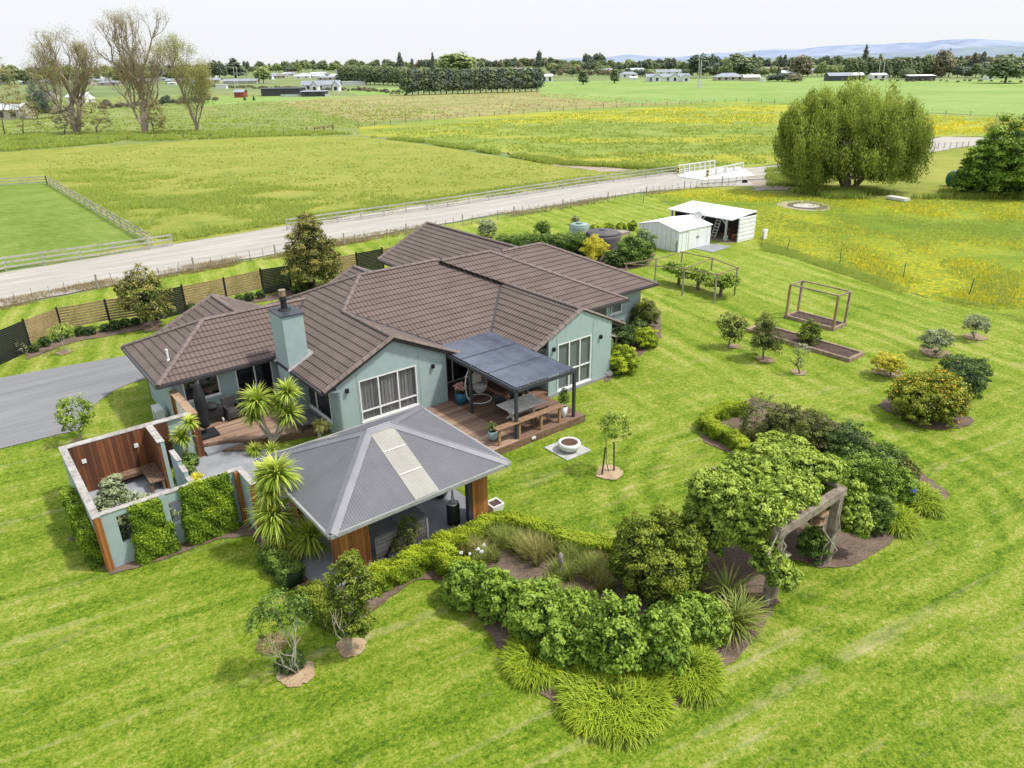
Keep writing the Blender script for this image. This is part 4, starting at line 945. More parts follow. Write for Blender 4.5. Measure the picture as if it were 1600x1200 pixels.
# ------------------------------------------------------------------ covered deck furniture
D2 = .36
tb = thing('dining_table', 'long weathered pale timber dining table under the pergola', 'table', (18.2,22.6,D2))
mb = MB()
for i in range(8): mb.box(17.25,19.12,21.98+i*.145,22.118+i*.145,1.06,1.1)
mb.build('tabletop', palew, tb)
for a_ in (17.6,18.75):
    mb = MB(); mb.bar((a_,22.1,D2+.01),(a_,22.95,1.05),.09,.09); mb.build('leg', palew, tb); mb = MB(); mb.bar((a_+.092,22.95,D2+.01),(a_+.092,22.1,1.05),.09,.09); mb.build('leg', palew, tb)
bx('stretcher', 17.6,18.8,22.5,22.56,.66,.74, palew, tb)
def dchair(cx, cy, rz, lab):
    t = thing('dining_chair', lab, 'chair', (cx,cy,D2), rz, 'dark chairs around the dining table')
    R = Matrix.Rotation(0,4,'Z')
    def o(nm, mb, mt, b=0): 
        mb.v = [(x+cx,y+cy,z+D2) for x,y,z in mb.v]; return mb.build(nm, mt, t, smooth=b > 0)
    mb = MB(); n = 14
    for j in range(5):
        z = .44+j*.09; r = .25+.02*j
    vs = []; 
    for j in range(6):
        for i in range(n+1):
            th = pi*1.15*(i/n)-.24; r = .26+.012*j; hgt = (.44+.075*j)*(1-.0*i)
            drop = .5+.5*sin(pi*i/n)
            vs.append((r*cos(th), -r*sin(th)*-1, .42+.42*(j/5)*max(.35,drop)))
    mb.add(vs, [(j*(n+1)+i, j*(n+1)+i+1, (j+1)*(n+1)+i+1, (j+1)*(n+1)+i) for j in range(5) for i in range(n)])
    o('backrest', mb, charcoal, 1)
    mb = MB(); mb.lathe((0,0,.40), [(.25,0),(.26,.03),(.22,.06)], 18); o('seat', mb, charcoal)
    for x, y in ((-.18,-.18),(.18,-.18),(-.18,.18),(.18,.18)): mb = MB(); mb.tube((x*.8,y*.8,.4),(x*1.1,y*1.1,.005),.014); o('leg', mb, darkst)
    return t
dchair(17.75,21.72,pi,'dark tub chair at the table on the bench side nearer the corner post')
dchair(18.65,21.74,pi,'dark tub chair at the table on the bench side nearer the white pot')
dchair(17.75,23.5,0,'dark tub chair at the far table side nearer the hanging chair')
dchair(18.65,23.5,0,'dark tub chair at the far table side under the pergola roof')
bl = thing('bench_rail', 'long brown timber bench rail along the covered deck edge', 'bench', (17.6,21.2,D2))
bx('seat', 15.75,19.4,21.06,21.4,1.10,1.155, simple('warm_timber', (.31,.19,.11), (.17,.10,.06), 8, .7, .3), bl, .008)
for a_ in (15.9,16.95,18.15,19.2): bx('post', a_-.05,a_+.05,21.13,21.23,D2+.002,1.098, simple('orange_timber', (.40,.24,.11), (.24,.13,.06), 8, .7, .2) if 'orange_timber' not in MATS else MATS['orange_timber'], bl)
bx('deck_light', 17.45,17.65,20.93,20.978,.2,.3, whitep, deck)
def pot(name, lab, c, prof, mt, blobs=None, n=600, lf=None, L=.07, W=.04, cat='pot'):
    t = thing(name, lab, cat, c); mb = MB(); z = c[2]
    mb.lathe((c[0],c[1],z+.003), prof+[(prof[-1][0]*.96, prof[-1][1]-.08), (.0001, prof[-1][1]-.085)], 20); mb.build('container', mt, t, smooth=True)
    top = prof[-1][1] if prof[-1][0] > .05 else prof[-2][1]
    r = [p for p in prof if p[0] > .05][-1][0]
    mb = MB(); mb.lathe((c[0],c[1],z+top-.05), [(r*.92,0),(.0001,.012)], 14); mb.build('potting_soil', soil, t)
    if blobs:
        foliage('plant', [(c[0]+q[0],c[1]+q[1],z+q[2],q[3],q[3],q[4]) for q in blobs], n, L, W, lf, t, core=.5)
    return t
pot('potted_plant','pale aqua glazed pot with small green plant on deck corner',(16.0,21.75,D2),[(.12,0),(.19,.12),(.22,.3),(.19,.42),(.17,.42)],aquapot,[(0,0,.6,.2,.2)],450,lf_mid,cat='potted plant')
pot('potted_plant','white pot with leafy green plant beside the pergola corner post',(19.75,21.5,D2),[(.13,0),(.16,.2),(.18,.5),(.165,.5)],whitep,[(0,0,.85,.22,.35),(.05,.05,1.15,.14,.2)],700,lf_mid,cat='potted plant')
bp = pot('potted_plant','large blue glazed pot with pink flowers by the hanging chair',(16.55+.5,25.6,D2),[(.22,0),(.26,.2),(.27,.55),(.25,.55)],bluepot,[(0,0,.72,.27,.18)],500,lf_dark,cat='potted plant')
pk = leafmat('pink_petals', (.35,.10,.14), (.55,.20,.25), (.75,.42,.45), .2)
foliage('flower', [(17.05,25.6,D2+.82,.27,.27,.14)], 260, .09, .08, pk, bp, core=0)
# hanging egg chair
hc = thing('hanging_chair', 'white wicker hanging egg chair on a curved white stand', 'chair', (17.7,25.5,D2))
cx, cy = 17.95, 25.35
mb = MB(); R2 = .52
mb.path([(cx+R2*cos(t)*1.05, cy+R2*sin(t), D2+.03) for t in [2*pi*i/28 for i in range(29)]], .025)
mb.path([(cx-.54,cy,D2+.04),(cx-.72,cy,D2+.35),(cx-.80,cy,D2+.85),(cx-.74,cy,D2+1.35),(cx-.5,cy,D2+1.78),(cx-.2,cy,D2+1.95),(cx,cy,D2+1.92)], .028)
mb.build('stand', whitep, hc)
mb = MB(); mb.path([(cx,cy,D2+1.92),(cx,cy,D2+1.62)], .008, 5); mb.build('chain', silver, hc)
wick = simple('whitewashed_wicker', (.60,.57,.52), (.38,.35,.31), 20, .8, .4)
mb = MB(); cz = D2+.98
def egg(t, s): return (.36*sin(s)*(1-.12*cos(s)))*cos(t), (.36*sin(s)*(1-.12*cos(s)))*sin(t), .62*cos(s)
for k in range(16):
    t = 2*pi*k/16; rngs = (.05, pi-.1) if sin(t) > -.55 else (1.9, pi-.1)
    mb.path([(cx+egg(t,s)[0], cy+egg(t,s)[1], cz+egg(t,s)[2]) for s in np.linspace(rngs[0], rngs[1], 12)], .009, 4)
for s in np.linspace(.5, 2.9, 13):
    n = 20; lo, hi = (-.6, pi+.6) if s < 1.9 else (0, 2*pi)
    mb.path([(cx+egg(t,s)[0], cy+egg(t,s)[1], cz+egg(t,s)[2]) for t in np.linspace(lo, hi, n)], .010 if s < 1.9 else .02, 4)
mb.build('basket', wick, hc)
mb = MB(); mb.lathe((cx,cy,cz-.42), [(.05,0),(.28,.05),(.31,.13),(.26,.2),(.05,.22)], 16); mb.build('cushion', simple('cream_cushion', (.55,.52,.47), (.45,.42,.38), 5, .9, .1), hc, smooth=True)
mb = MB(); mb.box(cx-.26,cx+.26,cy+.16,cy+.26,cz-.2,cz+.28); mb.build('back_cushion', MATS['cream_cushion'], hc, bevel=.05)
pot('potted_plant','small terracotta pot with orange foliage deep under the pergola roof',(19.3,27.2,D2),[(.14,0),(.2,.3),(.18,.3)],simple('terracotta', (.35,.14,.07), (.22,.09,.05), 8, .8, .2),[(0,0,.5,.25,.22)],300,lf_yel,cat='potted plant')
pot('potted_plant','tall yellow green potted plant beside the sage wall under the pergola',(20.45,24.6,D2),[(.16,0),(.2,.35),(.18,.35)],black,[(0,0,.7,.3,.35)],500,lf_yel,L=.16,W=.03,cat='potted plant')
# ------------------------------------------------------------------ gazebo contents
spa = thing('spa_pool', 'covered grey panelled spa pool inside the gazebo', 'spa pool', (9.2,18.9,.085))
bx('cabinet', 8.35,10.35,17.98,19.9,.087,.9, spaw, spa, .02)
mb = MB(); mb.box(8.3,9.34,17.93,19.95,.902,.99); mb.box(9.36,10.4,17.93,19.95,.902,.99); mb.build('cover', simple('spa_cover', (.15,.15,.165), (.11,.11,.12), 2, .6, .05), spa, bevel=.02)
bx('corner_trim', 10.352,10.40,17.95,18.0,.087,.9, whitep, spa)
mb = MB(); mb.bar((8.75,17.93,.15),(9.35,17.91,.92),.05,.03,(0,1,0)); mb.lathe((8.75,17.93,.10),[(.05,0),(.05,.08)],8); mb.build('cover_lifter', black, spa)
mb = MB(); mb.bar((8.5,17.92,.78),(10.1,17.92,.82),.035,.05,(0,1,0)); mb.build('strap', silver, spa)
ht = thing('gas_heater', 'tall black gas heater at the cedar corner of the gazebo', 'heater', (11.55,18.15,.085))
mb = MB(); mb.lathe((11.55,18.15,.087), [(.23,0),(.23,.75),(.20,.8)], 18); mb.build('base', black, ht, smooth=True)
mb = MB(); mb.lathe((11.55,18.15,.888), [(.2,0),(.21,.03),(.12,.05),(.05,.06),(.05,.3)], 18); mb.build('collar', silver, ht, smooth=True)
mb = MB(); mb.tube((11.55,18.15,1.1),(11.55,18.15,1.95),.035); mb.lathe((11.55,18.15,1.92), [(.1,0),(.1,.18),(.38,.2),(.3,.27),(.05,.3)], 18); mb.build('reflector', silver, ht)
pot('potted_plant','large dark brown glazed pot standing on the gazebo patio',(12.15,19.9,.085),[(.2,0),(.3,.2),(.34,.45),(.27,.62),(.28,.68),(.24,.68)],brownpot,[(0,0,.75,.22,.12)],150,lf_dark,cat='pot')
pl = thing('planter', 'square white planter box outside the gazebo cedar corner', 'planter', (13.05,17.75,.03))
mb = MB(); mb.add([(12.85,17.55,.035),(13.25,17.55,.035),(13.25,17.95,.035),(12.85,17.95,.035),(12.8,17.5,.5),(13.3,17.5,.5),(13.3,18,.5),(12.8,18,.5),(12.85,17.55,.5),(13.25,17.55,.5),(13.25,17.95,.5),(12.85,17.95,.5),(12.85,17.55,.42),(13.25,17.55,.42),(13.25,17.95,.42),(12.85,17.95,.42)],
   [(0,1,5,4),(1,2,6,5),(2,3,7,6),(3,0,4,7),(4,5,9,8),(5,6,10,9),(6,7,11,10),(7,4,8,11),(8,9,13,12),(9,10,14,13),(10,11,15,14),(11,8,12,15)]); mb.build('box', whitep, pl)
mb = MB(); mb.poly([(12.85,17.55,.44),(13.25,17.55,.44),(13.25,17.95,.44),(12.85,17.95,.44)]); mb.build('potting_soil', soil, pl)
# ------------------------------------------------------------------ fire bowl on pavers
fb = thing('paver_pad', 'square of pale concrete pavers under the round fire bowl', 'pavers', (18.25,19.55,.03))
mb = MB(); 
for i in range(2):
    for j in range(2): mb.box(17.56+i*.67,17.56+i*.67+.66,18.86+j*.72,18.86+j*.72+.71,.032,.075)
mb.build('slab', concl, fb, bevel=.006)
fb = thing('fire_bowl', 'round white fire bowl standing on a square of pavers', 'fire bowl', (18.2,19.45,.075))
mb = MB(); mb.lathe((18.2,19.45,.077), [(.22,0),(.36,.08),(.46,.2),(.48,.3),(.45,.38),(.40,.40),(.36,.38),(.33,.26),(.0001,.25)], 32); mb.build('bowl', simple('white_concrete', (.72,.72,.71), (.58,.58,.57), 5, .7, .1), fb, smooth=True)
mb = MB(); mb.lathe((18.2,19.45,.40), [(.345,.03),(.32,-.02),(.29,-.05),(.0001,-.055)], 28); mb.build('liner', simple('rusty_liner', (.12,.06,.035), (.05,.03,.02), 14, .9, .6), fb)
# ------------------------------------------------------------------ slat fence behind the house
sp_ = [g(-60,600), g(50,548), g(100,526), g(174,512), g(244,502), g(292,489), g(356,475), g(412.5,461), g(456,454), g(508,443), g(560,433), g(600,425), g(660,413)]
FH = 1.85
ft = thing('slat_fence', 'brown timber lattice fence with black posts behind the house', 'fence', sp_[3])
kinds = ['k','t','t','t','k','t','t','k','t','t','k','t']
slatk = simple('black_slats', (.016,.017,.02), (.01,.01,.012), 4, .5, .05)
for i, k in enumerate(kinds):
    p, q = sp_[i], sp_[i+1]; u = (q-p).normalized()
    mb = MB()
    if k == 'k':
        for j in range(16): z = .10+j*.112; mb.bar(p+Vector((0,0,z)), q+Vector((0,0,z)), .02, .10)
        t = thing('black_screen', ['tall black slatted screen panel at the far left of the fence','black slatted screen panel right of the small magnolia','black slatted screen panel seen above the chimney','black slatted screen panel against the brown roof corner'][[0,4,7,10].index(i)], 'screen', p)
        mb.build('slat_panel', slatk, t)
        for e in (p, q): m2 = MB(); m2.box(e.x-.05,e.x+.05,e.y-.05,e.y+.05,0,FH+.1); m2.build('post', slatk, t)
    else:
        for j in range(8): z = .58+j*.165; mb.bar(p+Vector((0,0,z)), q+Vector((0,0,z)), .018, .12)
        o = mb.build('slat_panel', fencew, ft)
        mb = MB(); n = int((q-p).length/.13); nv = Vector((-u.y,u.x,0))*.03
        for j in range(n):
            c = p+(q-p)*(j+.5)/n+nv; mb.bar(c+Vector((0,0,.5)), c+Vector((0,0,1.8)), .05, .012, u)
        mb.build('lattice_batten', fencew, ft)
        m2 = MB(); m2.box(q.x-.05,q.x+.05,q.y-.05,q.y+.05,0,FH+.02); m2.build('post', slatk, ft) if kinds[min(i+1,11)] != 'k' else None
# ------------------------------------------------------------------ roadside batten fence
def interp_path(P, step):
    out = []; 
    for i in range(len(P)-1):
        L = (P[i+1]-P[i]).length; n = max(1, int(L/step))
        for j in range(n): out.append(P[i].lerp(P[i+1], j/n))
    return out+[P[-1]]
rp = [g(-60,500), g(51,470), g(153,452.5), g(250,435), g(330.5,420), g(412,406), g(555,381), g(620,371), g(737,351), g(790,341.6), g(840,334), g(929,320), g(1010,307), g(1106,291.5), g(1160,286)]
bt = thing('batten_fence', 'rough wire fence of thin battens and posts along the gravel road', 'fence', rp[1])
pts = interp_path(rp, 1.02); n_ = len(pts); print('battens', n_)
pl_ = []
for i, p in enumerate(pts):
    big = i % 6 == 2; h = (1.15 if big else rnd.uniform(.85,1.08)); dx, dy = (rnd.gauss(0,.03 if big else .10) for _ in '12')
    mb = MB(); mb.tube(p, p+Vector((dx,dy,h)), .07 if big else .028, .065 if big else .024, 6 if big else 4); pl_.append((big, mb))
bats = [m for b, m in pl_]
for i, m_ in enumerate(bats[:100]): m_.build('post' if pl_[i][0] else 'batten', greyw if i % 3 else bark, bt)
if len(bats) > 100:
    mb = MB()
    for m_ in bats[100:]: mb.add(m_.v, m_.f)
    tag(mb.build('far_battens', bark, bt), kind='stuff')
wr = MB()
for h in (.3,.55,.8,.95):
    for i in range(0, n_-1, 3): wr.bar(pts[i]+Vector((0,0,h)), pts[min(i+3,n_-1)]+Vector((0,0,h)), .008, .008)
wr.build('wire', greyw, bt)
# ------------------------------------------------------------------ post and rail fences
def railfence(lab, P, mat, h=1.15, step=2.6, rails=(.3,.68,1.06), post=.1, name='rail_fence', rw=.13, cat='fence', wire=False, grp=None, pt=None):
    t = thing(name, lab, cat, P[0], group=grp); pts = interp_path(P, step)
    for p in pts[:100]: mb = MB(); mb.box(p.x-post/2,p.x+post/2,p.y-post/2,p.y+post/2,0,h); mb.build('post', pt or mat, t)
    for z in rails:
        mb = MB()
        for i in range(len(pts)-1):
            u = (pts[i+1]-pts[i]).normalized(); nv = Vector((u.y,-u.x,0))*(post/2+.02)
            if wire: mb.bar(pts[i]+Vector((0,0,z)), pts[i+1]+Vector((0,0,z)), .01, .01)
            else: mb.bar(pts[i]+nv+Vector((0,0,z)), pts[i+1]+nv+Vector((0,0,z)), .04, rw)
        mb.build('wire' if wire else 'rail', mat, t)
    return t
railfence('weathered post and rail fence at the left beside the gravel road', [g(-60,440), g(10,423), g(233,391), g(270,385)], railm)
railfence('grey post and rail fence running back from the road around the small pen', [g(238,386), g(74,288)], railm)
railfence('grey post and rail fence across the far end of the small pen', [g(74,288), g(-40,294)], railm)
railfence('long pale post and rail fence along the far road edge to the bridge', [g(449,360), g(700,324), g(905,292), g(1056,272)], railm)
wf = [g(1190,385), g(1229,394.5), g(1312,413.5), g(1410.6,437), g(1513.5,462.5), g(1625,490)]
t = thing('wire_fence', 'thin dark stake fence between lawn and near buttercup meadow', 'fence', wf[0])
for p in [g(1005,319)]+wf: mb = MB(); mb.tube(p, p+Vector((rnd.gauss(0,.05),rnd.gauss(0,.05),1.25)), .03, .025, 5); mb.build('post', darkst, t)
mb = MB()
for z in (.3,.6,.9,1.15):
    for i in range(len(wf)-1): mb.bar(wf[i]+Vector((0,0,z)), wf[i+1]+Vector((0,0,z)), .006, .006)
mb.build('wire', darkst, t)
railfence('wire fence with dark posts crossing behind the buttercup field', [g(480,206), g(560,199), g(700,186), g(900,172), g(1150,159), g(1210,161)], bark, 1.2, 5.2, (.5,1.0), .14, 'wire_fence', wire=True)
railfence('wire fence with dark posts in front of the three tall bare trees', [g(-60,236), g(110,224), g(330,216), g(480,208)], bark, 1.2, 5., (.5,1.0), .14, 'wire_fence', wire=True)
railfence('wire fence on the far side of the yellow field beyond the willow', [g(1440,178), g(1600,185), g(1700,188)], bark, 1.2, 6, (.5,1.0), .12, 'wire_fence', wire=True)
railfence('batten fence along the bending gravel road beyond the willow', [g(1425,241), g(1465,234), g(1512,231)], greyw, 1.15, 1.3, (.4,.9), .09, 'batten_fence', wire=True)
railfence('short brown timber gate section in the rough pasture', [g(492,207), g(520,203)], browns, 1.3, 3, (.9,1.2), .2, 'field_gate')
# ------------------------------------------------------------------ bridge
br_ = thing('bridge', 'white concrete farm bridge carrying the gravel road over the stream', 'bridge', g(1130,272))
def slab(pp, z0, z1): mb = MB(); mb.prism([(g(*p).x, g(*p).y) for p in pp], z0, z1); return mb
brw = simple('bright_concrete', (.60,.60,.58), (.50,.50,.48), 1, .7, .05)
slab([(1058,277),(1075,269),(1118,264),(1160,263),(1180,276),(1140,280),(1098,283)], .0, .15).build('roadway', brw, br_)
mb = MB(); A_, B_ = g(1150,284), g(1193,281); mb.bar(A_+Vector((0,0,-.1)), B_+Vector((0,0,-.1)), .4, .7); mb.bar(g(1095,289), g(1150,285), .3, .5); mb.build('culvert_wall', concl, br_)
mb = MB(); c_ = (g(1163,286)); mb.tube(c_+Vector((0,0,.1)), c_+(-_f)*.25+Vector((0,0,.1)), .35, n=14); mb.build('culvert_pipe', black, br_)
for (p, q, n, h) in ((g(1059.5,272.5), g(1115.5,264.3), 8, 1.15), (g(1104,277.5), g(1160,265.5), 5, .95)):
    for i in range(n): c = p.lerp(q, i/(n-1)); mb = MB(); mb.box(c.x-.1,c.x+.1,c.y-.1,c.y+.1,.152,h); mb.build('rail_post', brw, br_)
    mb = MB(); mb.bar(p+Vector((0,0,h+.05)), q+Vector((0,0,h+.05)), .22, .14); mb.build('handrail', brw, br_)
    mb = MB(); mb.bar(p+Vector((0,0,.62)), q+Vector((0,0,.62)), .06, .1); mb.build('mid_rail', brw, br_)
for px in ((1059,274,'left'),(1105,279,'right')):
    c = g(px[0],px[1]); t = thing('hazard_marker', 'yellow and black hazard marker at the %s end of the bridge' % ('left back' if px[2] == 'left' else 'near'), 'road marker', c)
    for i in range(5): mb = MB(); mb.box(c.x-.04,c.x+.04,c.y-.14,c.y+.14,.2+i*.2,.395+i*.2); mb.build('stripe', black if i%2 else simple('yellow_paint', (.75,.48,.02), (.65,.4,.02), 4, .5, 0) if 'yellow_paint' not in MATS else MATS['yellow_paint'], t)
# ------------------------------------------------------------------ sheds
sh = thing('garden_shed', 'white gabled steel garden shed with double doors on the lawn', 'shed', (50.3,41,0))
mb = MB(); e, r_, x0, x1, y0, y1 = 1.8, 2.28, 48.2, 52.4, 38.7, 43.2; ym = (y0+y1)/2
mb.add([(x0,y0,.03),(x1,y0,.03),(x1,y1,.03),(x0,y1,.03),(x0,y0,e),(x1,y0,e),(x1,y1,e),(x0,y1,e),(x0,ym,r_),(x1,ym,r_)], [(0,1,5,4),(2,3,7,6),(1,2,6,9,5),(3,0,4,8,7)])
mb.build('wall', shedw, sh)
mb = MB(); mb.add([(x0-.1,y0-.1,e+.01),(x1+.1,y0-.1,e+.01),(x1+.1,ym,r_+.04),(x0-.1,ym,r_+.04),(x1+.1,y1+.1,e+.01),(x0-.1,y1+.1,e+.01)], [(0,1,2,3),(3,2,4,5)]); rr = mb.build('roof', whiteroof, sh); sm = rr.modifiers.new('s','SOLIDIFY'); sm.thickness = .05
rib = simple('shed_trim', (.42,.47,.51), (.36,.4,.44), 4, .5, .02)
mb = MB()
for k in range(8): mb.box(x0-.012,x0-.001,y0+.3+k*.52,y0+.33+k*.52,.05,e)
for k in range(7): mb.box(x0+.4+k*.55,x0+.42+k*.55,y0-.012,y0-.001,.05,e-.02)
mb.build('wall_rib', rib, sh)
for a_ in (49.45,50.62):
    mb = MB(); mb.box(a_,a_+1.13,y0-.035,y0-.014,.08,e-.12); d_ = mb.build('door', shedw, sh)
    mb = MB(); mb.box(a_+(1.0 if a_ < 50 else .06),a_+(1.06 if a_ < 50 else .12),y0-.07,y0-.037,.9,1.1); mb.build('handle', darkst, d_)
mb = MB(); mb.box(48.0,48.18,38.95,39.25,.75,1.15); mb.build('meter_box', whitep, sh); mb = MB(); mb.path([(48.15,38.85,.05),(48.15,38.85,.9)], .025); mb.build('cable_pipe', darkst, sh)
sd = thing('satellite_dish', 'round grey satellite dish on the white shed roof', 'satellite dish', (51.6,39.6,2.1))
mb = MB(); mb.tube((51.6,39.6,2.0),(51.6,39.6,2.35),.03)
mb.build('mast', silver, sd)
mb = MB(); vs = []; ctr = Vector((51.45,39.5,2.55)); dd = Vector((-.75,-.45,.5)).normalized(); aa = dd.orthogonal().normalized(); bb_ = dd.cross(aa)
for r in (.01,.2,.38): vs += [ctr+dd*(r*r*.5)+(aa*cos(t)+bb_*sin(t))*r for t in [2*pi*i/20 for i in range(20)]]
mb.add(vs, [(j*20+i, j*20+(i+1)%20, (j+1)*20+(i+1)%20, (j+1)*20+i) for j in range(2) for i in range(20)]); mb.path([ctr-aa*.3, ctr+dd*.4-aa*.05], .012, 4); mb.build('dish', simple('dish_grey', (.55,.55,.55), (.45,.45,.45), 5, .5, 0), sd)
ap = MB(); ap.prism([(50.3,36.8),(53.1,37.0),(53.0,38.65),(50.2,38.65)], .03, .07); tag(ap.build('shed_apron', conc), kind='structure')
st = thing('open_shelter', 'open fronted storage shelter with white sloping roof', 'shelter', (55.8,41,0))
mb = MB(); mb.add([(53.9,37.75,2.12),(57.5,37.75,2.45),(57.5,44.9,2.45),(53.9,44.9,2.12)], [(0,1,2,3)]); rr = mb.build('roof', whiteroof, st); sm = rr.modifiers.new('s','SOLIDIFY'); sm.thickness = .08
for b_ in (38.5,41.3,44.6): bx('post', 54.2,54.35,b_-.07,b_+.07,.03,2.08, silver, st)
mb = MB(); mb.box(57.3,57.38,37.75,44.8,.03,2.3); mb.box(54.9,57.3,44.7,44.78,.03,2.2); mb.build('wall', simple('dark_shed_wall', (.07,.065,.06), (.04,.036,.03), 3, .8, .1), st)
mb = MB(); mb.bar((54.28,38.5,1.5),(54.28,39.1,2.05),.06,.06); mb.bar((54.28,41.3,1.5),(54.28,40.7,2.05),.06,.06); mb.bar((54.28,41.3,1.5),(54.28,41.9,2.05),.06,.06); mb.build('brace', whiteroof, st)
mb = MB()
for k in range(12): mb.box(54.9,57.25,37.62-(.03 if k%2 else 0),37.72,.04+k*.175,.21+k*.175)
mb.build('ribbed_side', whiteroof, st)
fl = MB(); fl.prism([(54.0,37.8),(57.3,37.8),(57.3,44.8),(54,44.8)], .03, .05); tag(fl.build('shelter_floor', gravelmat('dirt_floor', (.15,.12,.09), (.28,.23,.18))), kind='structure')
ld = thing('ladder', 'light timber stepladder leaning inside the open shelter', 'ladder', (55.3,40.3,.05))
mb = MB(); 
for y in (40.1,40.55): mb.bar((55.0,y,.05),(55.8,y,1.95),.05,.08)
for k in range(7): t = (k+.5)/7.5; mb.bar((55.0+.8*t,40.1,.05+1.9*t),(55.0+.8*t,40.55,.05+1.9*t),.03,.08)
mb.build('frame', palew, ld)
tr = thing('ride_on_mower', 'small blue ride on mower parked inside the open shelter', 'mower', (55.4,41.6,.05))
blu = simple('blue_paint', (.04,.20,.42), (.03,.13,.30), 5, .4, 0)
bx('body', 55.0,55.9,41.2,42.0,.45,.85, blu, tr, .08); bx('bonnet', 54.6,55.05,41.3,41.9,.4,.7, blu, tr, .06); bx('seat', 55.5,55.8,41.4,41.8,.86,1.15, black, tr, .05)
for a_, b_, r in ((54.8,41.15,.2),(54.8,42.0,.2),(55.7,41.1,.28),(55.7,42.05,.28)):
    mb = MB(); mb.tube((a_,b_-.08,.05+r),(a_,b_+.08,.05+r),r,n=14); mb.build('wheel', black, tr)
wd = thing('firewood_stack', 'reddish brown heap of split firewood in the open shelter', 'firewood', (56.2,38.6,.05))
mb = MB()
for k in range(60):
    a_, b_, z_ = rnd.uniform(55.2,57.1), rnd.uniform(37.95,39.5), rnd.uniform(.1,.9); z_ *= (1 if a_ > 55.8 else .5)
    mb.tube((a_-.2,b_,z_),(a_+.2,b_+rnd.gauss(0,.1),z_+rnd.gauss(0,.05)),.07,n=6)
mb.build('log', simple('split_wood', (.25,.11,.06), (.12,.05,.03), 10, .85, .3), wd)
for (a_,b_,s_,lb,mt) in ((54.9,38.9,.3,'white plastic tub on the ground inside the open shelter',whitep),(57.8,36.9,.45,'white sheet of board leaning behind the ribbed shelter side',whitep)):
    o = bx('white_tub' if s_ < .4 else 'white_board', a_-s_*.6,a_+s_*.6,b_-.12,b_+.12,.04,.04+s_*(1.3 if s_ < .4 else 1.9), mt, None, .03); tag(o, lb, 'tub' if s_ < .4 else 'board')
sm_ = MB(); 
for k in range(5): sm_.box(47.6+k*.02,50.4,46.2,47.5,.03+k*.06,.085+k*.06)
tag(sm_.build('timber_pile', greyw), 'low grey pile of boards on the lawn behind the shed', 'timber pile')
# ------------------------------------------------------------------ tanks
def tank(name, lab, c, r, h, mt, dome, rib_=True):
    t = thing(name, lab, 'water tank', c); mb = MB(); prof = []
    for k in range(7): z = h*k/6; prof += [(r*(1.0 if k%2 else .975), z)]
    mb.lathe((c[0],c[1],.03), prof, 30); mb.build('wall', mt, t, smooth=True)
    mb = MB(); mb.lathe((c[0],c[1],.03+h), [(r*.98,0),(r*.8,dome*.55),(r*.35,dome),(.01,dome)], 30); mb.build('lid', mt, t, smooth=True)
    mb = MB(); mb.lathe((c[0]-.2,c[1]-.2,.03+h+dome*.9), [(.28,0),(.28,.12),(.01,.14)], 14); mb.build('hatch', mt, t)
    return t
tank('water_tank', 'large round dark grey water tank beside the dense bush', (43.9,43.3,0), 1.55, 1.5, simple('tank_grey', (.11,.105,.11), (.075,.07,.075), 1.5, .7, .05), .35)
tk = tank('water_tank', 'small pale green water tank with a net frame behind the hedge', (46.2,48.6,0), .95, 1.1, simple('tank_green', (.32,.42,.38), (.22,.30,.27), 2, .6, .05), .2)
pp_ = g(1070,0)
# ------------------------------------------------------------------ vine pergola
vp = thing('vine_pergola', 'open grey timber pole pergola over grape vines on the lawn', 'pergola', (40.3,31,0))
PT = [(38.85,30.55),(39.2,28.15),(41.6,28.3),(36.9,34.0),(39.4,33.5),(42.35,33.6),(42.45,31.0)]
for a_, b_ in PT: mb = MB(); mb.tube((a_,b_,0),(a_,b_,1.92),.065,.055,7); mb.build('post', greyw, vp)
for i, j in ((3,0),(0,1),(1,2),(2,6),(6,5),(5,4),(4,3),(0,6)):
    p, q = Vector((*PT[i],1.93)), Vector((*PT[j],1.93)); d = (q-p).normalized()*.2; mb = MB(); mb.bar(p-d, q+d, .05, .06); mb.build('rail', simple('lichen_rail', (.30,.22,.16), (.18,.13,.09), 9, .9, .2) if 'lichen_rail' not in MATS else MATS['lichen_rail'], vp)
mb = MB(); 
for z in (.9,1.3):
    mb.bar((38.9,30.5,z),(39.2,28.1,z),.012,.012); mb.bar((41.0,33.6,z),(41.5,28.2,z),.012,.012)
mb.build('wire', greyw, vp)
gc = thing('utility_cover', 'flat green plastic tank cover with white pipes in the lawn', 'tank cover', (38.6,34.9,0))
mb = MB(); mb.lathe((38.9,34.4,.03), [(.75,0),(.75,.12),(.5,.2),(.01,.22)], 20); mb.build('lid', simple('green_plastic', (.10,.21,.17), (.07,.15,.12), 4, .6, 0), gc)
for a_, b_ in ((38.0,34.2),(38.35,33.7),(38.1,33.6)): mb = MB(); mb.tube((a_,b_,.03),(a_,b_,.5),.06); mb.build('pipe', whitep, gc)
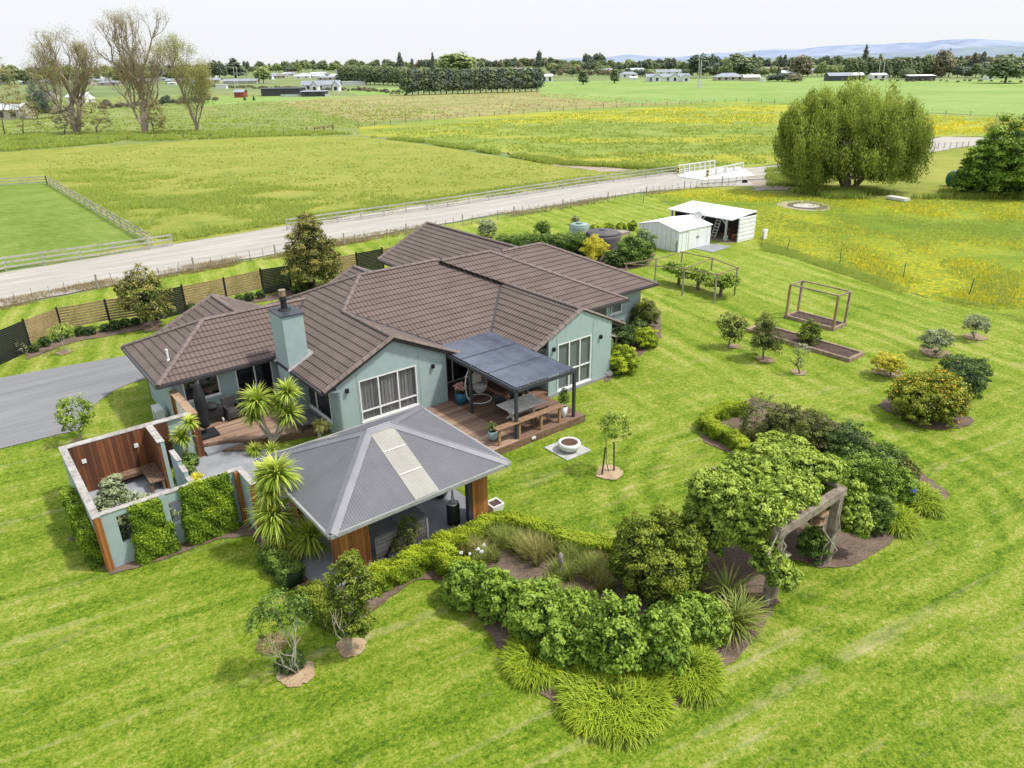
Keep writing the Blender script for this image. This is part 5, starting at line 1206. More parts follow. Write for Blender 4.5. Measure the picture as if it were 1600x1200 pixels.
# ------------------------------------------------------------------ raised beds
def rbed(lab, x0,x1,y0,y1, name='raised_bed'):
    t = thing(name, lab, 'raised bed', ((x0+x1)/2,(y0+y1)/2,0)); w = .16; z = .24
    for q in ((x0,x1,y0,y0+w),(x0,x1,y1-w,y1),(x0,x0+w,y0+w+.002,y1-w-.002),(x1-w,x1,y0+w+.002,y1-w-.002)): bx('sleeper', *q, .0, z, MATS.get('bed_timber') or simple('bed_timber', (.36,.28,.20), (.17,.12,.085), 5, .85, .4), t, .01)
    mb = MB(); n, m2 = 16, 30; vs = [(x0+w+.001+(x1-x0-2*w-.002)*i/n, y0+w+.001+(y1-y0-2*w-.002)*j/m2, .16+rnd.gauss(0,.018)) for j in range(m2+1) for i in range(n+1)]
    mb.add(vs, [(j*(n+1)+i,j*(n+1)+i+1,(j+1)*(n+1)+i+1,(j+1)*(n+1)+i) for j in range(m2) for i in range(n)]); mb.build('soil', soil, t, smooth=True); return t
fr = rbed('raised timber garden bed with a tall open post frame', 39.85,41.35,20.1,23.4)
for a_, b_ in ((39.95,20.2),(41.25,20.2),(39.95,23.3),(41.25,23.3)): bx('post', a_-.06,a_+.06,b_-.06,b_+.06,.242,2.12, MATS['bed_timber'] if a_ > 41 else simple('yellowed_post', (.33,.24,.13), (.2,.14,.08), 8, .8, .2) if 'yellowed_post' not in MATS else MATS['yellowed_post'], fr)
for q in ((39.9,41.3,20.16,20.24),(39.9,41.3,23.26,23.34),(39.91,39.99,20.245,23.255),(41.21,41.29,20.245,23.255)): bx('top_rail', *q, 2.125, 2.2, MATS['bed_timber'], fr)
rbed('long low raised timber bed with a small upright bush in it', 35.95,37.55,17.0,23.4)
# ------------------------------------------------------------------ arbor
ab = thing('arbor', 'heavy weathered timber arbor posts and beam carrying the vine', 'arbor', (17.6,10.5,0))
arbw = simple('lichen_timber', (.31,.27,.21), (.13,.10,.08), 5, .9, .5)
for a_, b_ in ((16.5,8.9),(19.62,8.85),(16.5,11.6),(19.62,11.6)): bx('post', a_-.13,a_+.13,b_-.13,b_+.13,0,2.44, arbw, ab, .012)
mb = MB(); mb.box(16.3,19.85,8.72,8.98,2.442,2.72); mb.build('beam', arbw, ab, bevel=.012)
mb = MB(); mb.box(16.3,19.85,11.5,11.72,2.442,2.7); mb.build('beam', arbw, ab)
for a_ in (16.5,17.5,18.6,19.6): bx('rafter', a_-.05,a_+.05,8.9,12.0,2.73,2.85, arbw, ab)
lt = thing('bird_feeder', 'six sided timber bird feeder hanging under the arbor beam', 'bird feeder', (19.05,9.15,1.7))
mb = MB(); mb.lathe((19.05,9.15,2.0), [(.36,0),(.30,.03),(.04,.24)], 6); mb.build('roof', simple('feeder_roof', (.34,.22,.13), (.2,.12,.07), 8, .8, .2), lt)
mb = MB()
for k in range(6): t = 2*pi*k/6; mb = MB(); mb.tube((19.05+.24*cos(t),9.15+.24*sin(t),1.66),(19.05+.24*cos(t),9.15+.24*sin(t),2.0),.018,n=5); mb.build('pillar', fencew, lt)
mb = MB(); mb.lathe((19.05,9.15,1.62), [(.30,0),(.32,.03),(.01,.035)], 6); mb.build('tray', fencew, lt); mb = MB(); mb.tube((19.05,9.15,2.22),(19.05,9.15,2.45),.008,n=4); mb.build('cord', greyw, lt)
bb = thing('stone_bench', 'small stone seat on pedestals under the arbor', 'bench', (18.0,9.6,.06))
bx('seat', 17.6,18.45,9.4,9.8,.46,.54, stone, bb, .02)
for a_ in (17.75,18.3): mb = MB(); mb.lathe((a_,9.6,.062), [(.16,0),(.12,.08),(.09,.2),(.13,.36),(.15,.397)], 12); mb.build('pedestal', stone, bb, smooth=True)
bd = thing('bird_bath', 'stone bird bath on a slim pedestal beside the right gable', 'bird bath', g(962,548))
c = g(962,548); mb = MB(); mb.lathe((c.x,c.y,.03), [(.2,0),(.18,.06),(.09,.12),(.075,.7),(.12,.8)], 14); mb.build('pedestal', stone, bd, smooth=True)
mb = MB(); mb.lathe((c.x,c.y,.83), [(.1,0),(.3,.06),(.36,.12),(.33,.13),(.25,.08),(.01,.06)], 22); mb.build('basin', stone, bd, smooth=True)
c = g(951,588); mb = MB(); iv, jf = ico(); mb.add([(c.x+.28*v[0]*(1+.2*sin(5*v[1])), c.y+.2*v[1], max(.03, .16+.2*v[2])) for v in iv], [tuple(f) for f in jf]); tag(mb.build('rock', simple('white_rock', (.6,.58,.55), (.4,.38,.35), 6, .9, .3), smooth=True), 'pale rock at the foot of the right gable corner', 'rock')
c = g(910,926); mb = MB(); mb.lathe((c.x-.1,c.y+.9,.062), [(.12,0),(.14,.1),(.06,.2),(.05,.55),(.1,.62),(.07,.75),(.09,.85),(.02,.95)], 10); tag(mb.build('garden_statue', stone, smooth=True), 'small weathered garden ornament poking out of the leafy shrubs', 'statue')
# field details
c = g(1486,291); mb = MB(); iv, jf = ico(); mb.add([(c.x+.8*v[0], c.y+.8*v[1], max(.03, .9+1.0*v[2])) for v in iv], [tuple(f) for f in jf]); tag(mb.build('tarpaulin_bundle', simple('teal_tarp', (.02,.14,.13), (.01,.08,.08), 2, .6, .3)), 'dark teal tarpaulin bundle left of the right hand trees', 'tarpaulin')
p, q = g(1388,311), g(1417,316); mb = MB(); mb.bar(p+Vector((0,0,.25)), q+Vector((0,0,.25)), 1.0, .3); tag(mb.build('timber_trough', palew), 'pale low timber trough at the meadow edge right of the willow', 'trough')
# ------------------------------------------------------------------ vegetation helpers
def bb(x0,y0,x1,y1, z0=0., hmin=.25):
    w, H = x1-x0, y1-y0; zc = .4
    for _ in range(12):
        c = g((x0+x1)/2, (y0+y1)/2, zc); k = ppm(c); r = w/2/k; hd = c.dot(_f); th = math.atan2(CH-zc, hd); hh = H/2/k
        h2 = sqrt(max(hh*hh-(r*sin(th))**2, (.35*hh)**2))/cos(th); h2 = max(h2, hmin/2); zc = z0+h2*.92
    return (c.x, c.y, zc, r, r, h2)
def crown(x0,y0,x1,y1, base, squash=1.):
    ref = g(*base); c = at_depth((x0+x1)/2, (y0+y1)/2, ref); k = ppm(c); return (c.x, c.y, c.z, (x1-x0)/2/k, (x1-x0)/2/k*squash, (y1-y0)/2/k/cos(radians(20)))
def shrub(lab, boxes, n, L, W, mat, name='shrub', cat='shrub', group=None, raw=False, **kw):
    bs = boxes if raw else [bb(*b) for b in boxes]
    o = foliage(name, bs, n, L, W, mat, None, org=(bs[0][0],bs[0][1],0), **kw); o.location = (bs[0][0],bs[0][1],0)
    return tag(o, lab, cat, group)
def tree(lab, crowns, base, n, L, W, mat, tm=None, name='tree', cat='tree', tr=.06, group=None, depth=2, stems=1, raw=False, z0=0., spread=.5, **kw):
    b = g(*base) if not isinstance(base, Vector) else base; b = Vector((b.x,b.y,z0)); t = thing(name, lab, cat, b, group=group)
    cs = crowns if raw else [crown(*c, base) for c in crowns]
    mb = MB(); tips = []; top = max(c[2] for c in cs)
    for s_ in range(stems):
        c = cs[s_ % len(cs)]; d = Vector((c[0],c[1],c[2]))-b; 
        limbs(mb, b, d+Vector((rnd.gauss(0,.2),rnd.gauss(0,.2),0))*d.length*(stems > 1), d.length*.42, tr, min(depth,2), tips, .35, spread*.8, minr=.006)
    mb.build('trunk', tm or bark, t)
    foliage('crown', cs, n, L, W, mat, t, **kw)
    return t
def leafbox(x0,x1,y0,y1,z0,z1, n, L, W, taper=.0, lump=.1):
    """leaf covered slab"""
    sx, sy, sz = x1-x0, y1-y0, z1-z0; A = np.array([sx*sy, sx*sz, sx*sz, sy*sz, sy*sz]); A = A/A.sum(); k = rng.choice(5, n, p=A)
    u = rng.random((n,3)); P = np.array([x0,y0,z0])+u*np.array([sx,sy,sz]); Nn = np.zeros((n,3))
    for i, (ax, side, nv) in enumerate(((2,1,(0,0,1)),(1,0,(0,-1,0)),(1,1,(0,1,0)),(0,0,(-1,0,0)),(0,1,(1,0,0)))):
        m_ = k == i; P[m_,ax] = (x0,y0,z0)[ax]+side*(sx,sy,sz)[ax]; Nn[m_] = nv
    ph = rng.uniform(0,6,6); wav = np.sin(P[:,0]*5+ph[0])*np.sin(P[:,2]*4+ph[1]+P[:,1]*3)+.6*np.sin(P[:,0]*11+P[:,1]*9+ph[2]+P[:,2]*8)
    P = P + Nn*(lump*wav*.5 + rng.normal(0,.03,n))[:,None] + rng.normal(0,.03,(n,3))
    v = .42+.16*wav+.16*(Nn[:,2])+.12*(P[:,2]-z0)/sz+rng.normal(0,.1,n); P[:,2] = np.maximum(P[:,2], .05)  # upward faces and bulges lighter, light and shade painted into the tone
    V, F, vv = leaf_quads(P, unit(Nn+rng.normal(size=(n,3))*.5+np.array([0,0,.25])), L, W, v)
    e = .06; q = [(x0+e,y0+e,z0),(x1-e,y0+e,z0),(x1-e,y1-e,z0),(x0+e,y1-e,z0),(x0+e,y0+e,z1-e),(x1-e,y0+e,z1-e),(x1-e,y1-e,z1-e),(x0+e,y1-e,z1-e)]
    return V, F, vv, q
def hedgeobj(lab, pts, w, h, n, mat, L=.07, W=.045, name='hedge', z0=.04, lump=.1, cat='hedge', wob=.05):
    """clipped hedge along pts"""
    P_ = [Vector((p[0],p[1],0)) for p in pts]; seg = [(P_[i+1]-P_[i]).length for i in range(len(P_)-1)]; tot = sum(seg); parts = []; cb = []
    n0 = n
    s_ = rng.random(n)*tot; cum = np.concatenate([[0], np.cumsum(seg)]); idx = np.clip(np.searchsorted(cum, s_, side='right')-1, 0, len(seg)-1)
    A = np.array([[p.x,p.y] for p in P_]); a = A[idx]; d = (A[idx+1]-A[idx]); Lg = np.linalg.norm(d,axis=1,keepdims=True); d = d/Lg; t = (s_-cum[idx])[:,None]
    # smooth the corners a little by blending directions
    nv = np.stack([-d[:,1], d[:,0]], 1); k = rng.random(n); pt = w/(w+2*h)
    side = np.where(k < pt, 0, np.where(k < pt+(1-pt)/2, 1, -1))
    off = np.where(side == 0, rng.uniform(-1,1,n), side)*w/2; z = np.where(side == 0, h, rng.uniform(.02,1,n)*h)
    xy = a + d*t + nv*off[:,None]; Nn = np.zeros((n,3)); Nn[:,:2] = nv*side[:,None]; Nn[:,2] = (side == 0)*1.
    ph = rng.uniform(0,6,6); wav = np.sin(xy[:,0]*5+ph[0])*np.sin(xy[:,1]*5+ph[1]+z*4)+.6*np.sin(xy[:,0]*12+xy[:,1]*10+ph[2]+z*9)
    P3 = np.concatenate([xy, z[:,None]],1)+np.array([0,0,z0]); P3 = P3+Nn*(lump*wav*.5+rng.normal(0,.03,n))[:,None]+rng.normal(0,.03,(n,3))
    v = .38+.13*wav+.24*Nn[:,2]+.16*z/h+rng.normal(0,.1,n); P3[:,2] = np.maximum(P3[:,2], .07)  # hedge top lighter, low sides and hollows darker: painted shading
    V, F, vv = leaf_quads(P3, unit(Nn+rng.normal(size=(n,3))*.5+np.array([0,0,.2])), L, W, v)
    mb = MB()
    for i in range(len(P_)-1): mb.bar(P_[i]+Vector((0,0,z0+h*.47)), P_[i+1]+Vector((0,0,z0+h*.47)), w-.10, h-.06)
    Vb = np.array(mb.v); Fb = np.array(mb.f)
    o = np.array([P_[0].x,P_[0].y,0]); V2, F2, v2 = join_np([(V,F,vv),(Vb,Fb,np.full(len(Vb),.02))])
    ob = mesh_np(name, V2-o, F2, mat, None, v2); ob.location = tuple(o); return tag(ob, lab, cat)
def smooth_pts(P, k=4):
    """catmull-rom through pts"""
    P = [Vector(p) for p in P]; Q = [P[0]*2-P[1]]+P+[P[-1]*2-P[-2]]; out = []
    for i in range(1, len(Q)-2):
        for j in range(k):
            t = j/k; out.append(.5*((2*Q[i])+(Q[i+1]-Q[i-1])*t+(2*Q[i-1]-5*Q[i]+4*Q[i+1]-Q[i+2])*t*t+(3*Q[i]-Q[i-1]-3*Q[i+1]+Q[i+2])*t**3))
    return out+[P[-1]]
# ------------------------------------------------------------------ hedges of the garden
hp_ = lambda L_, h: smooth_pts([g(x,y,h) for x,y in L_])
hedgeobj('curved bright green clipped hedge at the left tip of the right bed', hp_([(1166,631),(1129,636),(1103,652),(1116,664),(1151,682),(1166,700)], .55), .5, .55, 26000, lf_hedge)
hedgeobj('long bright clipped hedge curving along the back of the big front bed', hp_([(722,833),(757,815),(790,805),(816,812),(855,826),(904,843),(966,852)], .55), .5, .55, 32000, lf_hedge)
hedgeobj('clipped hedge running in front of the gazebo spa', hp_([(578,902),(605,886),(642,872),(667,856),(690,846),(722,833)], .6), .6, .6, 26000, lf_hedge, lump=.16)
hedgeobj('short hedge arm running forward from the gazebo hedge to the leafy shrubs', hp_([(688,857),(714,880),(748,905)], .6), .65, .6, 15000, lf_hedge, lump=.16)
hedgeobj('dark low hedge under the tall spiky plants left of the gazebo', hp_([(417,850),(437,872),(460,893)], .6), .6, .55, 12000, lf_mid, lump=.2)
hedgeobj('short low hedge with orange tips left of the front small tree', hp_([(480,915),(500,938),(528,962)], .5), .6, .55, 12000, lf_bush, lump=.2)
# climbers on the courtyard wall
def climber(lab, boxes, n, mat=lf_climb):
    ps_ = []
    for b in boxes:
        V, F, vv, q = leafbox(*b, int(n*1.25/len(boxes)), .085, .06, lump=.09); ps_.append((V,F,vv))
        ps_.append((np.array(q), np.array([(0,3,2,1),(4,5,6,7),(0,1,5,4),(1,2,6,5),(2,3,7,6),(3,0,4,7)]), np.full(8,.02)))
    V, F, v = join_np(ps_); o_ = np.array([boxes[0][0],boxes[0][2],0]); ob = mesh_np('climber', V-o_, F, mat, None, v); ob.location = tuple(o_); return tag(ob, lab, 'climbing plant')
climber('tall green climber between the two slots of the courtyard wall', [(2.52,3.35,22.86,23.06,.9,2.0),(2.42,3.58,22.72,23.06,.04,1.0)], 11000)
climber('wide square green climber on the courtyard wall right of the slots', [(4.08,5.62,22.85,23.05,.8,2.12),(4.0,5.55,22.7,23.05,.04,1.1)], 16000)
climber('yellow green climber along the outside of the left courtyard wall', [(1.12,1.46,23.5,25.0,.04,1.25),(1.05,1.46,25.0,26.6,.04,1.5)], 12000)

bsc = [(2.25,24.4,1.05,.6,.65,.95),(2.85,24.1,.95,.6,.6,.8),(2.4,24.8,1.9,.35,.35,.45),(3.4,24.1,.7,.45,.45,.6)]
shrub('pale grey green leafy shrub inside the cedar courtyard', bsc, 12000, .16, .05, lf_grey, raw=True, core=.5)
shrub('small golden yellow shrub beside the stepped courtyard wall', [(5.3,26.3,.35,.3,.35,.3)], 1500, .07,.05, lf_yel, raw=True)
shrub('dark green shrub beside the paved path by the stepped wall', [(5.2,27.3,.4,.35,.4,.35),(5.6,28.2,.35,.35,.3,.3)], 2500, .09,.05, lf_mid, raw=True)
# ------------------------------------------------------------------ cordylines, flax, agapanthus, tussocks
def cordyline(lab, base, heads, z0=.06, name='cordyline', n=150, cat='cordyline', mat=lf_cord, L=.72, w=.075):
    ref = g(*base, z0); t = thing(name, lab, cat, ref); mb = MB(); parts = []
    for (hx, hy_, s_) in heads:
        h = at_depth(hx, hy_, ref); h = Vector((h.x+rnd.gauss(0,.12), h.y+rnd.gauss(0,.12), max(h.z, .25)))
        if h.z > z0+.5: mid = ref.lerp(h, .45)+Vector((rnd.gauss(0,.07),rnd.gauss(0,.07),-.05)); mb.path([ref, mid, h], [.075,.06,.05], 7)
        parts.append(blades(h, int(n*s_**1.2), L*s_, w, .34, 1., .04, 4, (-30,88), .52))
    if not mb.v: mb.tube(ref, ref+Vector((0,0,.15)), .06)
    mb.build('trunk', barkp, t); bladeobj('leaf_head', parts, mat, t); return t
cordyline('big multi headed cordyline on the left deck in front of the glass door', (428,690), [(403,626,1.25),(449,612,1.0),(455,648,1.15),(430,634,.9),(398,650,.85)], .35, n=190)
cordyline('two headed cordyline in front of the cedar screen end', (291,727), [(285,684,.85),(290,660,.65)], n=150)
cordyline('tallest cordyline left of the gazebo with pale bare trunk', (434,868), [(427,742,1.15),(418,772,1.0),(408,745,.8)], n=190)
cordyline('large drooping cordyline at the front left corner of the gazebo', (458,866), [(434,806,1.4),(482,842,1.3),(460,848,1.1),(425,835,.9)], n=200)
cordyline('low yellow striped spiky plant under the corner window', (500,684), [(500,662,.8),(512,668,.5)], .3, 'spiky_plant', 120, 'spiky plant', lf_tuss, .6, .035)
cordyline('low pale spiky plant left of the gazebo roof corner', (425,712), [(424,700,.8),(408,712,.8),(395,722,.7)], .06, 'spiky_plant', 130, 'spiky plant', lf_cord, .6, .04)
def clumps(name, lab, cx_, cy_, rx, ry, nsub, nb, L, w, mat, cat, elev=(35,88), droop=.45, ang=0, z=.06, extra=None, vbase=.45, grp=None):
    parts = []
    for i in range(nsub):
        r = sqrt(rnd.random()); t = rnd.random()*2*pi; x, y = r*rx*cos(t), r*ry*sin(t)
        parts.append(blades((cx_+x*_r.x+y*_f.x, cy_+x*_r.y+y*_f.y, z), nb, L, w, droop, 1, .10, 4, elev, vbase))
    o_ = np.array([cx_,cy_,0.]); V, F, v = join_np(parts); ob = mesh_np(name, V-o_, F, mat, None, v); ob.location = tuple(o_); return tag(ob, lab, cat, grp)
def mound(name, lab, x0,y0,x1,y1, n, L, w, mat, cat):
    c = g((x0+x1)/2, (y0+y1)/2, .25); k = ppm(c); rx = max((x1-x0)/2/k-L*.38, .1); ry = max((y1-y0)/2/k/.62-L*.40, .1); parts = []
    for i in range(n//12):
        r = sqrt(rnd.random()); t = rnd.random()*2*pi; x, y = r*rx*cos(t), r*ry*sin(t); wx, wy = x*_r.x+y*_f.x, x*_r.y+y*_f.y
        az = atan2(wy, wx); sp = 1.1+1.2*(1-r); parts.append(blades((c.x+wx, c.y+wy, .05+.06*(1-r)), 12, L*.95, w, .62, 1, .12, 4, (28,78), .50+rnd.gauss(0,.09), azr=(az-sp, az+sp), ))
    o_ = np.array([c.x,c.y,0.]); V, F, v = join_np(parts); ob = mesh_np(name, V-o_, F, mat, None, v); ob.location = tuple(o_); return tag(ob, lab, cat)
def clump_px(name, lab, x0,y0,x1,y1, nsub, nb, L, w, mat, cat, **kw):
    h = L*.75; c = g((x0+x1)/2, (y0+y1)/2, h*.5); k = ppm(c); return clumps(name, lab, c.x, c.y, max((x1-x0)/2/k-L*.5,.03), max((y1-y0)/2/k/.55-L*.55,.05), nsub, nb, L, w, mat, cat, **kw)
mound('agapanthus','broad agapanthus clump at the front tip of the big bed', 874,1036,1045,1136, 6500, .55, .036, lf_agap, 'agapanthus')
mound('agapanthus','agapanthus clump on the left front edge of the big bed', 792,985,880,1060, 3000, .62, .036, lf_agap, 'agapanthus')
mound('agapanthus','agapanthus clump on the right front edge of the big bed', 1035,1000,1122,1080, 3200, .62, .036, lf_agap, 'agapanthus')
mound('agapanthus','agapanthus clump at the lower front of the right bed', 1370,780,1428,832, 2200, .62, .036, lf_agap, 'agapanthus')
ag = mound('agapanthus','agapanthus clump with one blue flower at the right tip of the bed', 1408,745,1466,804, 2200, .62, .036, lf_agap, 'agapanthus')
c = g(1426,768,.8); mb = MB(); ref = g(1430,785); mb.tube((c.x,c.y,.1),(c.x,c.y,.8),.008,n=4); mb.build('flower_stem', lf_agap, ag)
foliage('flower_head', [(c.x,c.y,.86,.1,.1,.09)], 130, .05, .03, simple('blue_petals', (.16,.22,.62), (.12,.15,.5), 6, .8, 0), ag, core=0)
clump_px('flax','large arching flax clump beside the arbor post', 1092,895,1196,990, 5, 80, 1.25, .045, lf_flax, 'flax', droop=.42, elev=(30,86))
for i, (x, y, s_, lb) in enumerate(((738,862,1.,'olive tussock grass with white flowers near the gazebo hedge'),(775,840,.9,'tussock grass beside the gazebo end of the back hedge'),(806,845,1.05,'upright tussock grass in the middle of the back hedge line'),(845,862,1.15,'largest light green tussock grass before the back hedge'),
        (876,893,.9,'small tussock grass next to the bare mulch'),(921,892,.95,'olive tussock grass left of the dark bushy shrub'),(938,872,.8,'tussock grass tucked against the dark bushy shrub'),(905,935,.8,'thin tussock grass behind the leafy front shrubs'),(760,872,.8,'thin tussock grass at the bend of the gazebo hedge'),(826,858,1.,'green tussock grass between the two tallest tussocks'),(893,866,1.,'green tussock grass close under the curved back hedge'),(862,925,.9,'tussock grass between bare mulch and leafy shrubs'),(940,905,.9,'tussock grass at the foot of the dark bushy shrub'))):
    c = g(x, y+12); clumps('tussock_grass', lb, c.x, c.y, .42*s_, .38*s_, 9, 60, .72*s_, .016, lf_tuss if i % 3 == 0 else lf_flax, 'tussock grass', (55,89), .28)
c = g(738,862,.6)
for k_ in range(5): fl_ = foliage('white_flower', [(c.x+rnd.uniform(-.4,.5),c.y+rnd.uniform(-.4,.4),.72+rnd.random()*.1,.05,.05,.03)], 6, .07, .06, whitep, None, core=0); tag(fl_, 'small white flower above the olive tussock grass by the hedge', 'flower', 'white flowers over the tussock grass')
c = g(1160,684); clumps('tussock_grass','brown tussock grass between right hedge and olive shrubs', c.x,c.y,.9,.5,14,60,.6,.014,lf_tuss,'tussock grass',(50,88),.3)
c = g(922,1142); clumps('day_lily','tiny yellow green lily at the mulch edge of the big bed', c.x,c.y,.15,.1,3,26,.28,.02,lf_yel,'lily',(30,80),.5)
# ------------------------------------------------------------------ shrubs of the big bed
VB = [((699,880,767,949),'leafy light green shrub nearest the gazebo hedge'),((751,897,808,972),'second leafy shrub from the gazebo on the front bed edge'),((798,908,884,1000),'rounded leafy shrub above the left agapanthus'),((850,975,908,1042),'leafy shrub low between the left and front agapanthus'),
      ((868,926,940,985),'leafy shrub in the second row behind the garden ornament'),((910,940,1010,1050),'widest leafy shrub above the front agapanthus clump'),((995,950,1068,1052),'leafy shrub above the right agapanthus clump'),((1040,928,1132,1004),'leafy shrub at the right end beside the flax')]
for b, lb in VB: 
    x0,y0,x1,y1 = b; w, h = x1-x0, y1-y0
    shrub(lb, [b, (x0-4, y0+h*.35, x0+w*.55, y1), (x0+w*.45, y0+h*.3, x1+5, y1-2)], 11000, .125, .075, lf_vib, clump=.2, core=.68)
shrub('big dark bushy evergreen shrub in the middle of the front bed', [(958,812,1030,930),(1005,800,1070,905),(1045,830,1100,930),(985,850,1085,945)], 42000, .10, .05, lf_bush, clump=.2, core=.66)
# right bed
RB = [((1162,618,1214,690),'sparse grey brown twiggy shrub behind the right hedge',lf_olive,2600,.3),((1198,632,1252,695),'olive rounded shrub left in the right bed',lf_olive,7000,.75),((1236,644,1300,712),'olive brown rounded shrub behind the arbor vine',lf_olive,8000,.75),((1291,662,1354,724),'dark green shrub right of the olive shrubs',lf_dark,7500,.78),
      ((1346,692,1414,742),'dark spreading shrub at the back edge of the right bed',lf_mid,7000,.75),((1345,722,1402,792),'mid green shrub right of the arbor vine',lf_vib,7500,.75),((1350,775,1392,834),'mid green shrub low beside the mulch of the right bed',lf_mid,6500,.75),((1385,735,1430,790),'rounded leafy shrub behind the blue flower',lf_vib,6500,.75)]
RB += [((1308,712,1362,778),'mid green shrub close behind the right arbor post',lf_vib,6000,.7),((1300,690,1350,735),'green shrub filling between dark shrub and arbor vine',lf_mid,5000,.7),((1372,712,1432,752),'low green shrub at the back edge nearest the blue flower',lf_olive,5000,.7),((1215,668,1262,712),'low brown green shrub under the olive shrubs of the right bed',lf_olive,4500,.7)]
for b, lb, mt, n, co in RB: shrub(lb, [b, (b[0]-3,b[1]+(b[3]-b[1])*.3,b[0]+(b[2]-b[0])*.6,b[3])], n, .09, .05, mt, clump=.2, core=.66 if n > 3000 else 0)
shrub('rounded green bush under the arbor beside the stone seat', [(1250,822,1292,876)], 5000, .07, .045, lf_mid)
# arbor vine
vb = [(a_+rnd.gauss(0,.15), b_+rnd.gauss(0,.15), 2.9+rnd.gauss(0,.12), .72, .68, .36) for a_ in (16.7,17.6,18.5,19.4,20.1) for b_ in (9.65,10.5,11.3)] + \
     [(16.3,9.9,2.3,.5,.6,.6),(16.35,10.8,1.9,.5,.6,1.0),(16.4,11.5,1.7,.5,.5,1.3),(16.25,9.0,1.75,.38,.36,.5),(16.7,8.6,1.05,.42,.36,.42),(20.6,9.9,2.0,.5,.6,1.0),(20.7,10.8,1.8,.55,.6,1.2),(20.5,8.85,1.75,.42,.42,.85),(20.6,8.5,1.2,.36,.3,.6)]
o = foliage('climbing_vine', vb, 85000, .125, .07, lf_lime, None, org=(17.8,11,0), clump=.3, core=.5, under=.5); o.location = (17.8,11,0); tag(o, 'light green climbing vine covering the weathered timber arbor', 'climbing plant')
mb = MB(); 
for a_, b_ in ((16.3,8.8),(19.45,8.95),(16.4,11.2)):
    for k in range(3): mb = MB(); mb.path([(a_+rnd.gauss(0,.1),b_+rnd.gauss(0,.1),.05)]+[(a_+rnd.gauss(0,.15),b_+rnd.gauss(0,.15),z) for z in (.7,1.4,2.1,2.7)], [.04,.03,.028,.025,.02], 5); mb.build('stem', barkp, o)
# ------------------------------------------------------------------ small trees front left
tree('sparse pale stemmed young tree at the front left of the lawn', [(388,945,440,995),(445,925,487,985),(405,925,455,960)], (466,1053), 1800, .08, .04, lf_mid, barkp, tr=.028, stems=4, depth=3, core=0, spread=.35)
shrub('low dark green shoots and dry twigs at the foot of the sparse tree', [(434,1018,474,1052)], 2200, .08, .04, lf_dark, core=0)
shrub('tangle of dry bare twigs left of the sparse young tree', [(404,990,446,1020)], 1300, .12, .012, lf_weed, core=0, name='twig_tangle', cat='twigs')
tree('bushy olive green young tree in a straw ring by the gazebo', [(515,880,582,960),(520,930,580,1000),(530,862,565,905)], (549,1018), 8500, .085, .045, lf_bush, barkp, tr=.04, stems=3, depth=2, core=.35)
tree('slim small tree growing against the grey spa panels', [(624,804,654,850),(612,835,648,862)], (634,868), 1800, .08, .04, lf_olive, tr=.02, core=0)
tree('small staked tree with two dark stakes on the lawn', [(939,644,985,690)], (952,738), 1500, .09, .05, lf_lime, tr=.02, core=0, spread=.3, name='staked_tree')
for (x,y,x2,y2,wt) in ((940.4,743.7,946,699,1),(959.4,737,959.4,691,1)):
    p = g(x,y); q = at_depth(x2,y2,p); mb = MB(); mb.tube(p, q, .035, n=6); mb.build('stake', darkst, bpy.data.objects['staked_tree'])
# orchard
def otree(lab, crowns, base, n, mat, L=.09, W=.05, **kw): return tree(lab, crowns, base, n, L, W, mat, tr=.045, **kw)
otree('young fruit tree left of the long raised bed', [(1122,490,1150,520),(1138,495,1168,520),(1126,512,1160,534)], (1138,544), 2600, lf_olive, core=.45)
otree('taller young fruit tree at the left end of the long raised bed', [(1175,510,1221,556),(1180,492,1210,528)], (1192,563), 4200, lf_olive, core=.5)
otree('thin tiny fruit tree in front of the long raised bed', [(1242,538,1264,558),(1243,558,1256,576)], (1249,585), 450, lf_grey, core=0)
shrub('small upright green bush growing in the long raised bed', [(1249,502,1280,542)], 3500, .09, .045, lf_bush)
otree('yellow green citrus tree with flat round crown', [(1366,553,1411,583)], (1392,589), 3400, lf_yel, core=.6)
otree('larger grey olive tree on the lawn', [(1442,517,1487,549)], (1459,557), 3300, lf_grey, core=.5)
otree('smaller grey olive tree near the meadow fence', [(1509,493,1544,521)], (1521,531), 2300, lf_grey, core=.5)
ct = shrub('big rounded citrus bush covered in orange fruit', [(1395,585,1450,650),(1425,578,1500,655),(1450,600,1508,666),(1405,600,1480,665)], 26000, .11, .055, lf_cit, clump=.2, core=.7, name='citrus_bush', cat='citrus bush')
orf = simple('orange_peel', (.92,.52,.04), (.85,.42,.02), 8, .5, .1)
fm = MB(); iv = [(1,0,0),(0,1,0),(-1,0,0),(0,-1,0),(0,0,1),(0,0,-1)]; ff = [(0,1,4),(1,2,4),(2,3,4),(3,0,4),(1,0,5),(2,1,5),(3,2,5),(0,3,5)]
bs_ = [bb(*b) for b in ((1395,585,1450,650),(1425,578,1500,655),(1450,600,1508,666),(1405,600,1480,665))]
for k in range(330):
    b = rnd.choice(bs_[:3]); d = Vector((rnd.gauss(0,1),rnd.gauss(0,1),rnd.gauss(.25,1))).normalized()
    p = Vector(b[:3])+Vector((d.x*b[3],d.y*b[4],d.z*b[5]))*1.0
    if p.z < .25: continue
    s_ = rnd.uniform(.035,.055); fm.add([(p.x+v[0]*s_,p.y+v[1]*s_,p.z+v[2]*s_) for v in iv], ff)
fo = fm.build('fruit', orf, ct); fo['kind'] = 'stuff'
shrub('dark green bush behind the orange citrus bush', [(1466,556,1515,606),(1500,560,1546,600),(1485,575,1535,622)], 10000, .11, .05, lf_dark, core=.7)
